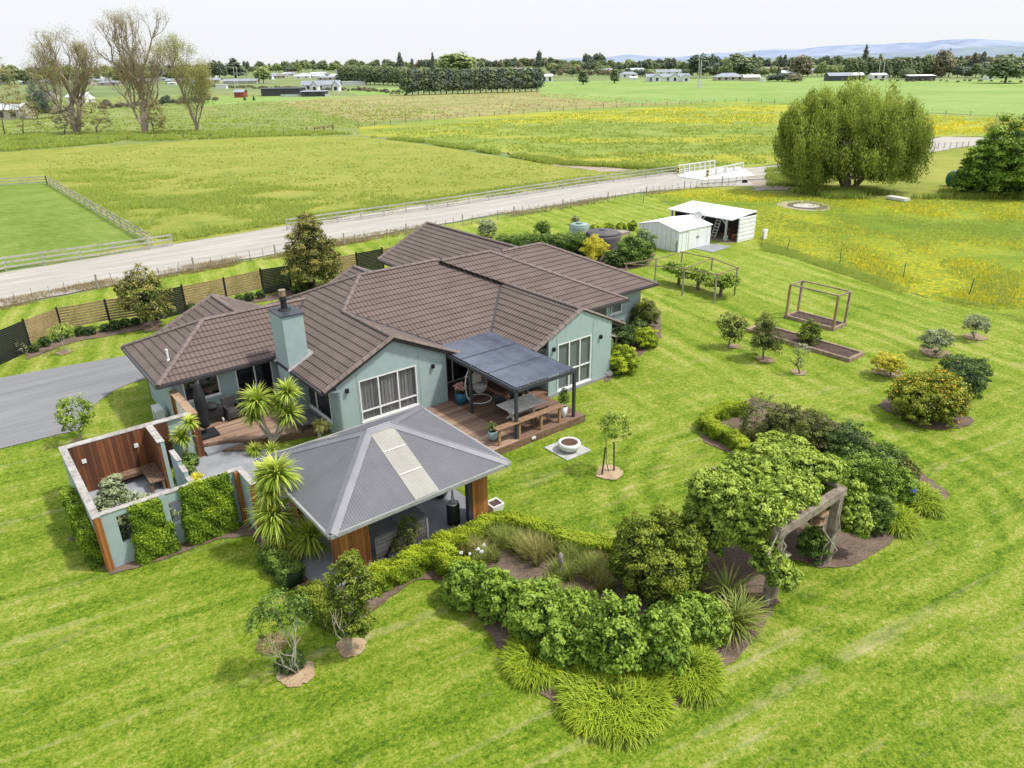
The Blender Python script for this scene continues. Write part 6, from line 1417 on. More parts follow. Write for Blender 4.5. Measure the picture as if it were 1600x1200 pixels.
# beside the house
HB = [((990,472,1028,516),'round dark bush at the right end of the house',lf_olive,6000),((950,504,990,545),'rounded bush behind the bird bath',lf_dark,6000),((986,500,1012,522),'small dark shrub between the two round bushes',lf_dark,2500),((988,514,1026,545),'bright green low bush at the lawn edge by the house end',lf_hedge,6000),((946,542,994,584),'bright green low bush at the right gable corner',lf_hedge,8500),((940,530,960,556),'small dark shrub left of the bird bath',lf_mid,2500)]
for b, lb, mt, n in HB: shrub(lb, [b], int(n*1.4), .085, .055, mt, core=.72)
# behind the house
q = [bb(x-17,368,x+17,398) for x in (800,828,856,884,908)]
hedgeobj('tall clipped green hedge behind the house roof', [g(775,392,.5), g(840,391,.5), g(915,389,.5)], 1.5, 1.55, 15000, lf_mid, .16, .10, lump=.35)
shrub('golden yellow conifer bush at the right end of the tall hedge', [(914,374,950,412)], 5000, .16, .06, lf_yel, clump=.3)
shrub('large dense round bush in front of the dark tank', [(965,372,1008,416),(980,367,1023,412)], 13000, .14, .09, lf_mid, core=.85)
shrub('dark low bush between yellow conifer and large bush', [(944,392,975,418)], 3500, .14, .09, lf_dark)
for i, (a_, b_, c_, d_) in enumerate(((919,351,941,369),(943,349,960,366),(963,348,978,363),(982,345,995,361))): shrub(['leftmost','second','third','rightmost'][i]+' small bright shrub in the row behind the dark tank', [(a_,b_,c_,d_)], 1400, .14, .09, lf_hedge)
shrub('feathery grey green tree above the far roof', [(748,344,776,372)], 2500, .16, .06, lf_grey, core=.5, name='small_tree', cat='tree')
shrub('small grey green tree left of the pale tank', [(837,346,859,370)], 2000, .15, .06, lf_mid, core=.6, name='small_tree', cat='tree')
shrub('small grey tree top behind the pale tank', [(893,337,905,352)], 700, .12, .06, lf_grey, core=.5, name='small_tree', cat='tree')
# grape vines
for i, (x, y) in enumerate(((1062,424),(1092,430),(1128,440))):
    c = g(x,y,1.05); t = thing('grape_vine', ['grape vine row end nearest the house under the pole pergola','middle grape vine on a thick stump under the pole pergola','grape vine at the outer corner posts of the pole pergola'][i], 'grape vine', (c.x,c.y,0))
    mb = MB(); mb.tube((c.x,c.y,0),(c.x,c.y,.95),.13,.09,8); mb.build('trunk', bark, t)
    foliage('crown', [(c.x+dx,c.y+dy,1.1+rnd.gauss(0,.08),.7,.7,.38) for dx, dy in ((0,.6),(0,-.5),(.1,0))], 4200, .15, .11, lf_lime, t, core=.5)
# fence side magnolias and saplings
tree('small magnolia tree in front of the lattice fence', [(188,440,262,492),(195,421,245,465),(180,438,215,462),(215,470,270,498)], (238,512), 6500, .17, .075, lf_mag, barkp, tr=.07, stems=2, core=.3, name='magnolia')
tree('tall conical magnolia tree behind the brown roof', [(446,390,532,450),(452,362,520,415),(462,335,500,385)], (492,455), 17000, .17, .08, lf_mag, tr=.12, core=.55, name='magnolia')
tree('thin sapling with a pale stem in the lawn near the drive', [(77,508,112,530)], (104,552), 600, .12, .05, lf_lime, barkp, tr=.03, core=0, name='sapling')
tree('tiny grey sapling beside the leftmost black screen', [(22,535,40,556)], (31,556), 200, .1, .04, lf_grey, barkp, tr=.02, core=0, name='sapling')
tree('small leafy tree between driveway and courtyard wall', [(92,622,140,662),(100,640,135,680)], (126,692), 2600, .11, .06, lf_lime, barkp, tr=.035, core=0, name='sapling')
bsx = [(55,541),(72,532),(92,524),(105,519),(127,515),(143,514),(165,509),(182,506),(197,502),(213,499),(230,494),(300,480),(375,466),(391,463),(390,464),(408,460),(462,452),(474,448),(486,443),(524,435)]
first = None
for i, (x, y) in enumerate(bsx):
    c = g(x, y+(10 if x < 260 else 7))
    if first is None:
        first = foliage('ball_shrub', [(0,0,.36,.38,.38,.36)], 1500, .1, .06, lf_dark, None, core=.85); o = first
    else: o = first.copy(); COL.objects.link(o)
    o.location = (c.x,c.y,.03); o.rotation_euler = (0,0,i*1.3); s_ = .62+.25*((i*37)%10)/10; o.scale = (s_,s_,s_)
    tag(o, 'small round dark shrub in the mulch strip along the slat fence', 'shrub', 'small round shrubs along the slat fence')
# ------------------------------------------------------------------ willow
def willow():
    base = g(1322,299); t = thing('willow_tree', 'large weeping willow with two leaning trunks beyond the sheds', 'willow tree', base)
    mb = MB(); tips = []
    for (x, y, r) in ((1265,215,.34),(1345,200,.5),(1300,190,.42),(1390,215,.36)):
        q = at_depth(x, y, base); d = q-base; limbs(mb, base+Vector((rnd.gauss(0,.4),rnd.gauss(0,.4),-.1)), d, d.length*.42, r, 3, tips, .1, .5, twist=.12)
    mb.build('trunk', bark, t)
    cs = [crown(*c, (1322,299)) for c in ((1215,170,1290,280),(1250,150,1330,260),(1290,125,1370,230),(1340,135,1425,240),(1375,160,1445,280),(1280,190,1380,295),(1225,220,1290,297),(1340,220,1420,285),(1222,160,1260,225),(1235,180,1330,290),(1255,140,1300,210),(1300,160,1400,280))]
    B = []
    for c in cs:
        for k in (-1,0,1): B.append((c[0]+_f.x*k*c[3]*.6, c[1]+_f.y*k*c[3]*.6, c[2], c[3]*(.9 if k else 1), c[3]*(.9 if k else 1), c[5]*(.85 if k else 1)))
    Vs = []; off = 0; Fs = []; vs = []
    for b in B:
        n = 240; D = dirs(26)[rng.integers(0,26,n)]+rng.normal(0,.11,(n,3)); D[:,2] = np.abs(D[:,2])*.9-.1; D = unit(D); c = np.array(b[:3])+D*np.array(b[3:6])*rng.uniform(.55,1.1,(n,1)); tone = rng.normal(0,.10,n)+.22*D[:,2]+.14*np.sin(D[:,0]*9+D[:,1]*7+b[0]*3)
        m_ = 26; s_ = np.linspace(0,1,m_)
        hang = rng.uniform(1.0,3.6,n)
        for s in s_:
            wind = np.array([_r.x,_r.y,0])*-.55*s*s*hang[:,None]*-1
            P = c + np.array([0,0,-1.])*(s*hang)[:,None] + wind*.6 + rng.normal(0,.16,(n,3))
            P = P[P[:,2] > .5] if False else P
            T = unit(rng.normal(size=(n,3))*.35+np.array([0,0,-1.])); S = unit(np.cross(T, rng.normal(size=(n,3)))); l = .30; w = .10
            V = np.stack([P-T*l/2, P+S*w/2, P+T*l/2, P-S*w/2],1).reshape(-1,3); V[:,2] = np.where(V[:,2] < 1.3, 1.3+.12*(V[:,2]-1.3), V[:,2])
            Vs.append(V); Fs.append(np.arange(n*4).reshape(-1,4)+off); off += n*4; vs.append(np.repeat((.62+tone-.30*s)+rng.normal(0,.06,n), 4))  # strands darken downward under a lighter top, shading painted into the tone
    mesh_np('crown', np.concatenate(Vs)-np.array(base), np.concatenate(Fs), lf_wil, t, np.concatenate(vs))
willow()
# bush and trees at right edge
tree('bushy green tree at the right edge beyond the meadow', [(1510,225,1565,300),(1540,195,1625,290),(1490,262,1530,306),(1570,230,1650,312),(1535,250,1600,312)], (1560,308), 30000, .32, .16, lf_vib, tr=.2, core=.7, name='bushy_tree')
tree('bare brown twiggy tree behind the right edge bushes', [(1545,185,1580,225)], (1562,300), 900, .3, .06, lf_weed, tr=.12, depth=4, core=0, name='bare_tree', spread=.4)
# the tall bare trees
def bare(lab, base, top, crowns, r, seed, nl, depth=6, sp=.50, lm=lf_spr):
    R = random.Random(seed); b = g(*base); t = thing('bare_tree', lab, 'tree', b); mb = MB(); tips = []
    for (x, y, rr) in top: q = at_depth(x, y, b); d = q-b; limbs(mb, b, d, d.length*.285, r*rr, depth, tips, .24, sp, ratio=.74, twist=.15, minr=.016, R=R, seg=3)
    mb.build('trunk', simple('brown_grey_bark', (.36,.30,.24), (.22,.175,.14), 2, .9, .3) if 'brown_grey_bark' not in MATS else MATS['brown_grey_bark'], t)
    tp = np.array([q[:] for q in tips]); k = int(nl/len(tp)); P = np.repeat(tp, k, 0)+rng.normal(0,.62,(len(tp)*k,3)); n = len(P)
    V, F, v = leaf_quads(P, dirs(n), .26, .14, .5+rng.normal(0,.25,n)); V = V-np.array(b); mesh_np('crown', V, F, lm, t, v); return t
bare('left one of the three tall nearly bare trees', (122,209), [(50,45,1.),(95,45,.7),(25,85,.4)], None, .75, 3, 17000, 6, .44)
bare('tallest middle one of the three nearly bare trees', (228,208), [(195,12,1.),(235,65,.5),(160,75,.45)], None, .82, 8, 17000, 6, .46)
bare('right slimmer one of the three nearly bare trees', (308,207), [(309,48,1.),(314,100,.5)], None, .42, 5, 20000, 6, .34, lf_palegreen)
for (x0,y0,x1,y1,bx_,by_,n,mt,lb) in ((-30,90,22,190,8,212,3500,lf_spr,'thin bare tree at the far left edge'),(45,132,80,185,58,186,5000,lf_fard,'dark evergreen tree behind the left bare tree'),(128,160,168,208,150,209,1500,lf_spr,'low twiggy tree between the left and middle bare trees'),(232,160,256,208,240,208,1600,lf_spr,'small twiggy tree right of the middle bare tree'),
        (85,170,122,208,100,210,1800,lf_farb,'brown thicket around the foot of the left bare tree'),(20,150,60,208,35,212,1200,lf_spr,'small bare tree in front of the dark evergreen')):
    tree(lb, [(x0,y0,x1,y1)], (bx_,by_), n, .38, .2, mt, tr=.18, depth=3, core=.6 if mt is lf_fard else 0, spread=.45)
# ------------------------------------------------------------------ loose grass
from mathutils import noise as mnoise
def inpoly(P, x, y):
    c = False; n = len(P); j = n-1
    for i in range(n):
        xi, yi = P[i]; xj, yj = P[j]
        if (yi > y) != (yj > y) and x < (xj-xi)*(y-yi)/(yj-yi)+xi: c = not c
        j = i
    return c
def tufts(name, lab, poly, n, h, mat, w=.03, per=4, clumpy=0., lean=.35, flat=False, z=.04, vb=.45, cat='grass'):
    xs = [p[0] for p in poly]; ys = [p[1] for p in poly]; C = []
    seeds = [(rnd.uniform(min(xs),max(xs)), rnd.uniform(min(ys),max(ys))) for _ in range(60)]
    while len(C) < n:
        if clumpy and rnd.random() < clumpy: s_ = rnd.choice(seeds); x, y = rnd.gauss(s_[0], (max(xs)-min(xs))*.05), rnd.gauss(s_[1], (max(ys)-min(ys))*.05)
        else: x, y = rnd.uniform(min(xs),max(xs)), rnd.uniform(min(ys),max(ys))
        if inpoly(poly, x, y):
            p = g(x,y)
            if mnoise.noise(Vector((p.x*.22,p.y*.22,h))) + rnd.uniform(-.25,.25) > -.05: C.append((p.x,p.y,z))
    C = np.repeat(np.array(C), per, 0); m_ = len(C); C = C+rng.normal(0,.06+h*.12,(m_,3))*np.array([1,1,0]); az = rng.uniform(0,2*pi,m_)
    s_ = np.stack([np.cos(az),np.sin(az),np.zeros(m_)],1); dv = rng.normal(0,lean,(m_,3)); dv[:,2] = 1; hh = h*rng.uniform(.5,1.2,(m_,1)); ww = w*rng.uniform(.7,1.3,(m_,1))
    V = np.stack([C-s_*ww/2, C+s_*ww/2, C+dv*hh],1).reshape(-1,3); v = np.repeat(vb+rng.normal(0,.16,m_),3)+np.tile([-.15,-.15,.15],m_)
    o = mesh_np(name, V, np.arange(m_*3).reshape(-1,3), mat, None, v); o['kind'] = 'stuff'; return tag(o, lab, cat)
tufts('long_grass', 'rough long green grass between the pen and the gravel road', [(60,262),(200,266),(330,284),(450,292),(600,306),(690,312),(690,318),(450,350),(272,378),(236,372),(80,282)], 9000, .4, lf_grass, .07, 5, .5, vb=.62)
tufts('long_grass', 'long grass along the drain beyond the olive paddock', [(560,214),(640,218),(790,240),(870,252),(950,261),(1050,262),(1055,268),(1030,268),(950,262),(860,258),(790,244),(640,222)], 5000, .7, lf_grass, .12, 4, .3, vb=.5)
tufts('long_grass', 'long grass below the three bare trees', [(-10,212),(330,205),(480,205),(560,210),(420,214),(200,222),(0,238)], 6000, .8, lf_grass, .16, 4, .4, vb=.55)
tufts('long_grass', 'tall dark grass along the stream by the willow', [(1195,268),(1240,262),(1240,282),(1300,300),(1420,300),(1600,300),(1600,312),(1240,312),(1200,300)], 6000, .7, lf_grass, .10, 4, .4, vb=.4)
tufts('dry_weeds', 'dry brown weeds under the batten fence', [(0,470),(200,432),(400,398),(600,362),(740,340),(1000,300),(1150,284),(1150,290),(1000,307),(740,350),(600,373),(400,410),(200,446),(0,486)], 5200, .22, lf_weed, .035, 4, .6)
tufts('verge_grass', 'ragged grass edge along the meadow fence', [(1185,378),(1240,392),(1345,428),(1440,458),(1600,494),(1600,506),(1440,470),(1345,440),(1240,404),(1190,392)], 3500, .22, lf_grass, .03, 4, .3, vb=.62)
tufts('meadow_grass', 'grass of the near buttercup meadow', [(1020,306),(1200,300),(1600,310),(1600,496),(1440,460),(1345,430),(1240,394),(1195,380),(1150,340),(1060,322)], 9000, .22, lf_grass, .05, 3, .3, vb=.62)
yl = simple('buttercup_petals', (.80,.70,.03), (.75,.62,.02), 6, .7, 0)
tufts('buttercups', 'yellow buttercup flowers scattered in the near meadow', [(1250,330),(1430,380),(1600,380),(1600,490),(1440,455),(1345,426)], 5200, .2, yl, .06, 1, .6, cat='flowers')
tufts('buttercups', 'yellow buttercup flowers on the knoll by the bridge', [(1040,312),(1100,296),(1190,302),(1300,307),(1420,318),(1600,330),(1600,350),(1300,325),(1150,318)], 3000, .2, yl, .08, 1, .7, cat='flowers')
tufts('bank_grass', 'coarse grass on the paddock side of the pale rail fence', [(450,344),(700,306),(1000,266),(1050,262),(1050,268),(1000,276),(700,318),(450,354)], 4500, .4, lf_grass, .06, 4, .4, vb=.55)

tufts('pasture_tufts', 'darker grass tufts over the rough left pasture', [(0,190),(330,158),(560,158),(700,175),(560,200),(420,205),(200,205),(0,215)], 4000, .45, lf_grass, .45, 2, .3, vb=.6)
tufts('pasture_tufts', 'brown seeding tufts in the middle pasture', [(430,160),(640,152),(840,145),(1120,160),(900,169),(700,184),(560,192)], 1800, .45, lf_weed, .5, 2, .3, vb=.95)
tufts('pasture_tufts', 'grass tufts of the buttercup field', [(570,205),(900,176),(1210,165),(1215,255),(1050,262),(950,258),(800,236),(640,214)], 6000, .4, lf_grass, .36, 2, .2, vb=.66)
tufts('buttercups', 'bands of yellow buttercups in the middle field', [(700,196),(900,176),(1150,163),(1210,166),(1210,200),(1000,190),(850,196),(760,200)], 4500, .3, yl, .26, 1, .5, cat='flowers')
tufts('buttercups', 'yellow buttercups of the field beyond the willow', [(1445,181),(1600,189),(1600,212),(1500,210),(1445,212)], 2600, .3, yl, .26, 1, .3, cat='flowers')
tufts('paddock_tufts', 'pale grass tufts of the olive paddock', [(60,245),(420,216),(560,217),(790,249),(960,272),(690,314),(450,345),(300,300),(80,270)], 4500, .25, lf_grass, .22, 2, .2, vb=.72)
# ------------------------------------------------------------------ far trees, houses, poles
def proto(kind):
    if kind == 'broad': bl_ = [(0,0,.55,.34,.34,.36),(.18,.05,.42,.26,.26,.28),(-.2,-.05,.45,.26,.26,.3),(.02,.15,.72,.22,.22,.22),(.1,-.2,.5,.25,.25,.28)]; n, L, W = 1500, .10, .07
    elif kind == 'tall': bl_ = [(0,0,.5,.16,.16,.45),(.04,.02,.35,.18,.18,.3),(-.03,0,.72,.12,.12,.28)]; n, L, W = 1100, .07, .05
    elif kind == 'cone': bl_ = [(0,0,.25,.24,.24,.2),(0,0,.45,.19,.19,.2),(.01,0,.65,.13,.13,.18),(0,0,.84,.07,.07,.15)]; n, L, W = 1100, .08, .045
    elif kind == 'belt': bl_ = [(0,0,.52,.32,.32,.46),(.08,.05,.34,.32,.32,.28),(-.1,0,.7,.26,.26,.26)]; n, L, W = 1600, .085, .06
    else: bl_ = [(0,0,.45,.55,.5,.42),(.4,.1,.35,.4,.4,.33),(-.4,0,.38,.4,.4,.35)]; n, L, W = 1300, .12, .09
    V, F, v = cloud(bl_, n, L, W, clump=.28, core=.7); mb = MB(); mb.tube((0,0,0),(0,0,.4),.03,.02,5)
    Vb = np.array(mb.v); Fb = [np.array([f for f in mb.f if len(f) == 4])]
    return join_np([(V,F,v),(Vb,Fb,np.full(len(Vb),.1))])
PR = {}
def far_tree(x, yb, hpx, kind, mat, lab, group=None, ws=1., wpx=None, name=None):
    key = (kind, mat.name, rnd.randint(0,1))
    nm = name or {'broad':'broad_tree','tall':'poplar_tree','cone':'conifer_tree','belt':'shelterbelt_tree','bush':'bushy_tree'}[kind]
    if key not in PR: V, F, v = proto(kind); o = mesh_np(nm, V, F, mat, None, v); PR[key] = o
    else: o = PR[key].copy(); o.name = nm; COL.objects.link(o)
    yb = max(yb, hy(x)+8.5)
    c = g(x, yb); k = ppm(c); h = hpx/k/.93
    wd = {'broad':.9,'tall':.36,'cone':.5,'belt':.62,'bush':1.7}[kind]
    sx = h*ws if wpx is None else wpx/k/wd
    o.location = c; o.scale = (sx, sx, h); o.rotation_euler = (0,0,rnd.random()*6.28); return tag(o, lab, 'tree', group)
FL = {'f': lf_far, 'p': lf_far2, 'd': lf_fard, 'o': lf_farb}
NM = {'f':'green','p':'pale green','d':'dark','o':'olive brown'}
KN = {'broad':'rounded tree','tall':'slim poplar','cone':'pointed conifer','bush':'low spreading tree'}
def row(x0,x1,y0,y1,h0,h1,step,mix,where,kinds=(('broad',6),('bush',2),('cone',.4),('tall',.6)), ws=1.):
    x = x0
    ks = [k for k,n in kinds for _ in range(int(n*5))]
    while x < x1:
        t = (x-x0)/(x1-x0); m_ = rnd.choice(mix); k = rnd.choice(ks); h = rnd.uniform(h0,h1)*(1.1 if k in ('cone','tall') else .75 if k == 'bush' else 1)
        far_tree(x, y0+(y1-y0)*t+rnd.uniform(-1.2,1.2), h, k, FL[m_], '%s %s in the %s' % (NM[m_], KN[k], where), 'trees of the '+where, ws*rnd.uniform(.95,1.35)); x += rnd.uniform(.5,1.1)*step
row(-40,640,121,109,9,16,7.5,'fffdp','far tree line left of the shelterbelt')
row(-40,345,133,124,15,26,17,'ffdp','tree belt among the houses at the left')
row(640,905,108,106.5,9,15,6.5,'ffdo','far tree line behind the shelterbelt')
row(860,1310,113,104,10,17,7,'fffdp','far tree line under the distant hills')
row(865,1130,119,118,9,15,12,'dofo','tree row behind the white farmhouse', (('bush',4),('broad',3)))
row(1130,1320,119,118,12,20,14,'ffpo','garden trees right of the farmhouse')
row(1310,1620,110,104,12,19,8,'ffdo','far tree line right of the willow')
row(1455,1620,121,121,14,24,15,'ffdo','trees beyond the bright right field')
row(1325,1455,122,121,19,25,5.5,'ff','poplar hedge behind the willow', (('tall',1),), 1.3)
row(775,850,103,102,8,11,4.6,'d','thin row of distant poplars', (('tall',1),))
# shelterbelts
for i in range(15):
    t = i/14; far_tree(537+t*97, 131.5+t*2, 23+rnd.uniform(-1,1.5), 'belt', lf_far, 'green tree in the far shelterbelt hedge', 'trees of the far shelterbelt', wpx=17)
for i in range(24):
    t = i/23; far_tree(636+t*203, 149.0-t*6., 36-t*5+rnd.uniform(-1.5,1.5), 'belt', lf_fard if i % 3 else lf_far, 'dark green tree in the near shelterbelt row', 'trees of the near shelterbelt', wpx=19)
for x, yb, h, k, m_, w, lb in ((714,116,29,'broad','p',62,'large bright green tree rising behind the near shelterbelt'),(706,108,20,'broad','d',30,'bluish dark tree crown behind the large bright tree'),(911,132,20,'tall','f',15,'left one of two small trees standing in the far field'),(960,130,20,'tall','f',13,'right one of two small trees standing in the far field'),
    (626,114,28,'cone','d',14,'tall dark conifer above the far shelterbelt'),(677,113,27,'cone','d',9,'slender dark conifer left of the bright tree'),(368,122,27,'cone','d',34,'broad dark conifer behind the long grey roof'),(412,130,23,'broad','p',26,'bright green round tree beside the village roofs'),
    (842,109,25,'tall','d',10,'tall dark poplar left of the row of far conifers'),(918,105,18,'broad','d',18,'dark blunt conifer on the far line'),(936,105,19,'broad','d',22,'wider dark blunt conifer on the far line'),(872,112,17,'broad','f',30,'wide green tree behind the white and red shed'),
    (1094,122,32,'broad','d',44,'big dark olive tree right of the white farmhouse'),(1152,119,31,'broad','f',44,'big green tree behind the grey roofed bungalow'),(1115,118,28,'broad','d',24,'dark tree left of the big green tree'),(1176,110,22,'cone','d',14,'dark tree behind the big green tree'),
    (1218,108,18,'tall','d',7,'dark poplar pair far right of the bungalow'),(1225,108,19,'tall','d',7,'second of the dark poplar pair'),(1249,120,29,'broad','o',32,'brownish round tree behind the dark hedge'),(1283,120,21,'broad','p',15,'yellow green small tree left of the dark shed'),(1257,111,20,'tall','d',8,'dark poplar behind the brownish tree'),
    (1348,112,36,'cone','d',14,'tall dark conifer standing above the poplar hedge'),(1471,121,38,'broad','o',30,'tall thin crowned olive tree right of the poplar hedge'),(1518,112,26,'cone','d',16,'left dark conifer of the pair at the right'),(1532,112,27,'cone','d',17,'right dark conifer of the pair at the right'),
    (1570,130,37,'broad','f',62,'big green tree at the far right field edge'),(1562,106,18,'bush','d',46,'flat topped dark tree at the far right'),(1222,127,12,'bush','d',52,'dark reddish hedge beside the bungalow'),(1243,128,12,'bush','o',30,'brown bushy hedge end right of the dark hedge'),(1415,124,16,'bush','f',30,'low green bush behind the white open shed')):
    far_tree(x, yb, h, k, FL[m_], lb, wpx=w)
row(780,1000,149.5,152,2.2,4,26,'do','scattered dark tufts of the seeding pasture', (('bush',1),)) if False else None
row(330,640,136,145,4,8,8,'ofo','low hedges around the grey gabled house', (('bush',1),))
row(560,634,138,150,3,6,9,'of','low hedge before the far shelterbelt', (('bush',1),))
row(160,345,170,158,8,14,12,'odo','bushes behind the three bare trees', (('bush',3),('broad',1)))
row(-30,120,184,176,8,16,15,'dof','shrubbery around the far left house', (('bush',3),('broad',1)))
row(1320,1620,127,128,3,5,16,'of','shrubs along the far right field edge', (('bush',1),))
fw = simple('far_white_wall', (.74,.75,.75), (.62,.63,.64), .5, .7, 0); fgr = simple('far_grey_roof', (.30,.33,.38), (.24,.26,.30), .4, .6, 0); fdk = simple('far_dark_wall', (.07,.075,.085), (.05,.05,.06), .4, .6, 0)
fred = simple('far_red_wall', (.32,.07,.045), (.22,.05,.03), .5, .7, 0); fbe = simple('far_beige_wall', (.48,.44,.38), (.38,.35,.30), .5, .7, 0); fbr = simple('far_brown_roof', (.26,.22,.20), (.2,.17,.15), .5, .7, 0); flr = simple('far_pale_roof', (.60,.62,.66), (.5,.52,.56), .4, .6, 0)
wgl = simple('far_window', (.04,.045,.055), (.02,.025,.03), 1, .2, 0)
def fhouse(x0,x1,yb,hw,hr,lab,wm=fw,rm=fgr,depth=9,roof='gable',wins=3,cat='house',name='house',group=None,rot=0.,door=False,ret=False):
    yb = max(yb, hy((x0+x1)/2)+9)
    c = g((x0+x1)/2, yb); k = ppm(c); w = (x1-x0)/k; c = c+_f*depth/2; R = atan2(_r.y,_r.x)+rot; t = thing(name, lab, cat, c, R, group)
    e = hw; mb = MB(); w2, d2 = w/2*.96, depth/2*.94
    def fin(mb, nm, mt, par=t): o = MB.build(mb, nm, mt, None); o.parent = par; return o
    if roof == 'gable': mb.add([(-w2,-d2,0),(w2,-d2,0),(w2,d2,0),(-w2,d2,0),(-w2,-d2,e),(w2,-d2,e),(w2,d2,e),(-w2,d2,e),(-w2,0,e+hr*.96),(w2,0,e+hr*.96)], [(0,1,5,4),(2,3,7,6),(1,2,6,9,5),(3,0,4,8,7)])
    elif roof == 'front': mb.add([(-w2,-d2,0),(w2,-d2,0),(w2,d2,0),(-w2,d2,0),(-w2,-d2,e),(w2,-d2,e),(w2,d2,e),(-w2,d2,e),(0,-d2,e+hr*.96),(0,d2,e+hr*.96)], [(0,1,5,8,4),(1,2,6,5),(2,3,7,9,6),(3,0,4,7)])
    else: mb.box(-w2,w2,-d2,d2,0,e)
    fin(mb, 'wall', wm); mb = MB(); W, D = w/2+.3, depth/2+.3
    if roof == 'gable': mb.add([(-W,-D,e),(W,-D,e),(W,0,e+hr),(-W,0,e+hr),(W,D,e),(-W,D,e)], [(0,1,2,3),(3,2,4,5)])
    elif roof == 'front': mb.add([(-W,-D,e),(0,-D,e+hr),(0,D,e+hr),(-W,D,e),(W,-D,e),(W,D,e)], [(0,1,2,3),(1,4,5,2)])
    elif roof == 'hip': q = min(D, W*.8); mb.add([(-W,-D,e),(W,-D,e),(W,D,e),(-W,D,e),(-W+q,0,e+hr),(W-q,0,e+hr)], [(0,1,5,4),(1,2,5),(2,3,4,5),(3,0,4)])
    else: mb.add([(-W,-D,e+.05),(W,-D,e+.05),(W,D,e+hr),(-W,D,e+hr)], [(0,1,2,3)])
    fin(mb, 'roof', rm)
    for i in range(wins):
        xc = -w2+(i+.5)*2*w2/wins; ww = min(.9, w2/wins*.6); mb = MB(); mb.box(xc-ww,xc+ww,-d2-.05,-d2-.01,.7 if not door or i else .05,e-.5); fin(mb, 'window', wgl)
    return t
fhouse(407,470,150,3.6,.3,'long black flat roofed barn beyond the rough pasture',fdk,fdk,14,'mono',0,'barn','barn')
fhouse(470,509,151,2.4,.4,'low dark shed with white base beside the black barn',fdk,fgr,8,'mono',2,'shed','shed')
fhouse(438,468,151.3,1.2,.05,'low pale wall in front of the black barn',flr,flr,.4,'mono',0,'wall','wall')
fhouse(508,516,151.3,1.3,.05,'short white wall right of the dark shed',fw,fw,.4,'mono',0,'wall','wall')
fhouse(471,531,141,3.2,2.6,'white house with long grey roof behind the black barn',fw,fgr,9,'gable',3)
fhouse(486,497,143,3.2,2.9,'left front gable with arched window of the grey roofed house',fw,fgr,7,'front',1,'gable wing','house_wing')
fhouse(519,530,143,3.2,2.9,'right front gable with arched window of the grey roofed house',fw,fgr,7,'front',1,'gable wing','house_wing')
fhouse(533,572,133,2.6,.2,'long white low building left of the far shelterbelt',fw,flr,8,'mono',0,'building','building')
fhouse(366,381,152.5,2.6,1.3,'small red shed near the grey roofs at the left',fred,fgr,7,'gable',0,'shed','shed')
fhouse(337,354,139,2.8,.15,'white box trailer among the left trees',fw,fw,4,'mono',0,'trailer','trailer')
fhouse(348,402,131,2.4,2.,'long grey roofed building with a hedge in front',fbe,fgr,10,'gable',0,'building','building')
fhouse(1010,1078,127.5,3.2,2.2,'wide white farmhouse with grey roof across the bright field',fw,fgr,10,'gable',5)
fhouse(1025,1064,126,6.2,1.8,'upper storey block of the wide white farmhouse',fw,fgr,8,'gable',3,'house block','house_wing')
fhouse(1020,1033,128.2,3.4,2.2,'left front gable of the wide white farmhouse',fw,fgr,6,'front',1,'gable wing','house_wing')
fhouse(1047,1062,128.2,3.4,2.4,'middle front gable of the wide white farmhouse',fw,fgr,6,'front',1,'gable wing','house_wing')
fhouse(1066,1078,128.2,3.0,2.0,'right front gable of the wide white farmhouse',fw,fgr,6,'front',1,'gable wing','house_wing')
fhouse(969,997,121,2.8,2.2,'small house with grey roof left of the white farmhouse',fw,fgr,9,'hip',2)
fhouse(984,996,125.5,2.,1.,'white caravan like shed beside the farmhouse lawn',fw,fw,4,'gable',0,'shed','shed')
fhouse(846,864,128,4.2,1.6,'white shed with two dark windows at the shelterbelt end',fw,fw,9,'gable',2,'shed','shed')
fhouse(838,848,127,3,.4,'small red and white lean to beside the white shed',fred,flr,6,'mono',1,'shed','shed')
fhouse(1118,1162,126,2.6,2.6,'grey hip roofed bungalow across the right field',fbe,fgr,11,'hip',4)
fhouse(1162,1188,126.5,2.4,1.8,'pale gabled garage beside the grey bungalow',fbe,flr,8,'gable',0,'garage','garage')
fhouse(1190,1196,128,2.2,.3,'small white shed between garage and dark hedge',fw,flr,4,'mono',0,'shed','shed')
fhouse(1295,1332,126.5,3.2,2.,'long dark shed with grey roof behind the willow',fdk,fgr,10,'gable',0,'shed','shed')
fhouse(1325,1350,125,3.,1.8,'grey roofed shed joined to the dark shed',fdk,flr,9,'gable',0,'shed','shed')
fhouse(1362,1386,124,2.8,1.3,'low white house behind the willow poles',fw,flr,8,'gable',2)
fhouse(1421,1462,126.5,3.,.7,'white open fronted farm shed at the right field',fdk,fw,7,'mono',0,'shed','shed')
fhouse(1542,1552,125,2.6,1.2,'tiny white shed by the far right green tree',fw,flr,5,'gable',1,'shed','shed')
fhouse(-8,32,187,3.,1.8,'pale grey roofed house at the far left behind bare trees',fbe,flr,9,'gable',2)
fhouse(104,134,161,2.6,2.,'grey gabled house behind the left bare tree',fw,flr,10,'gable',2)
fhouse(52,78,158,2.8,2.,'beige house between dark evergreen and left bare tree',fbe,fgr,9,'gable',1)
fhouse(-10,10,132,2.8,2.,'brown roofed house at the left edge of the village',fbe,fbr,9,'hip',1)
fhouse(128,153,127,2.8,2.,'grey roofed house framed by the two bare trees',fw,fgr,9,'gable',2)
fhouse(262,275,133,2.,.6,'small white parked van left of the right bare tree',fw,fw,3,'mono',1,'van','van')
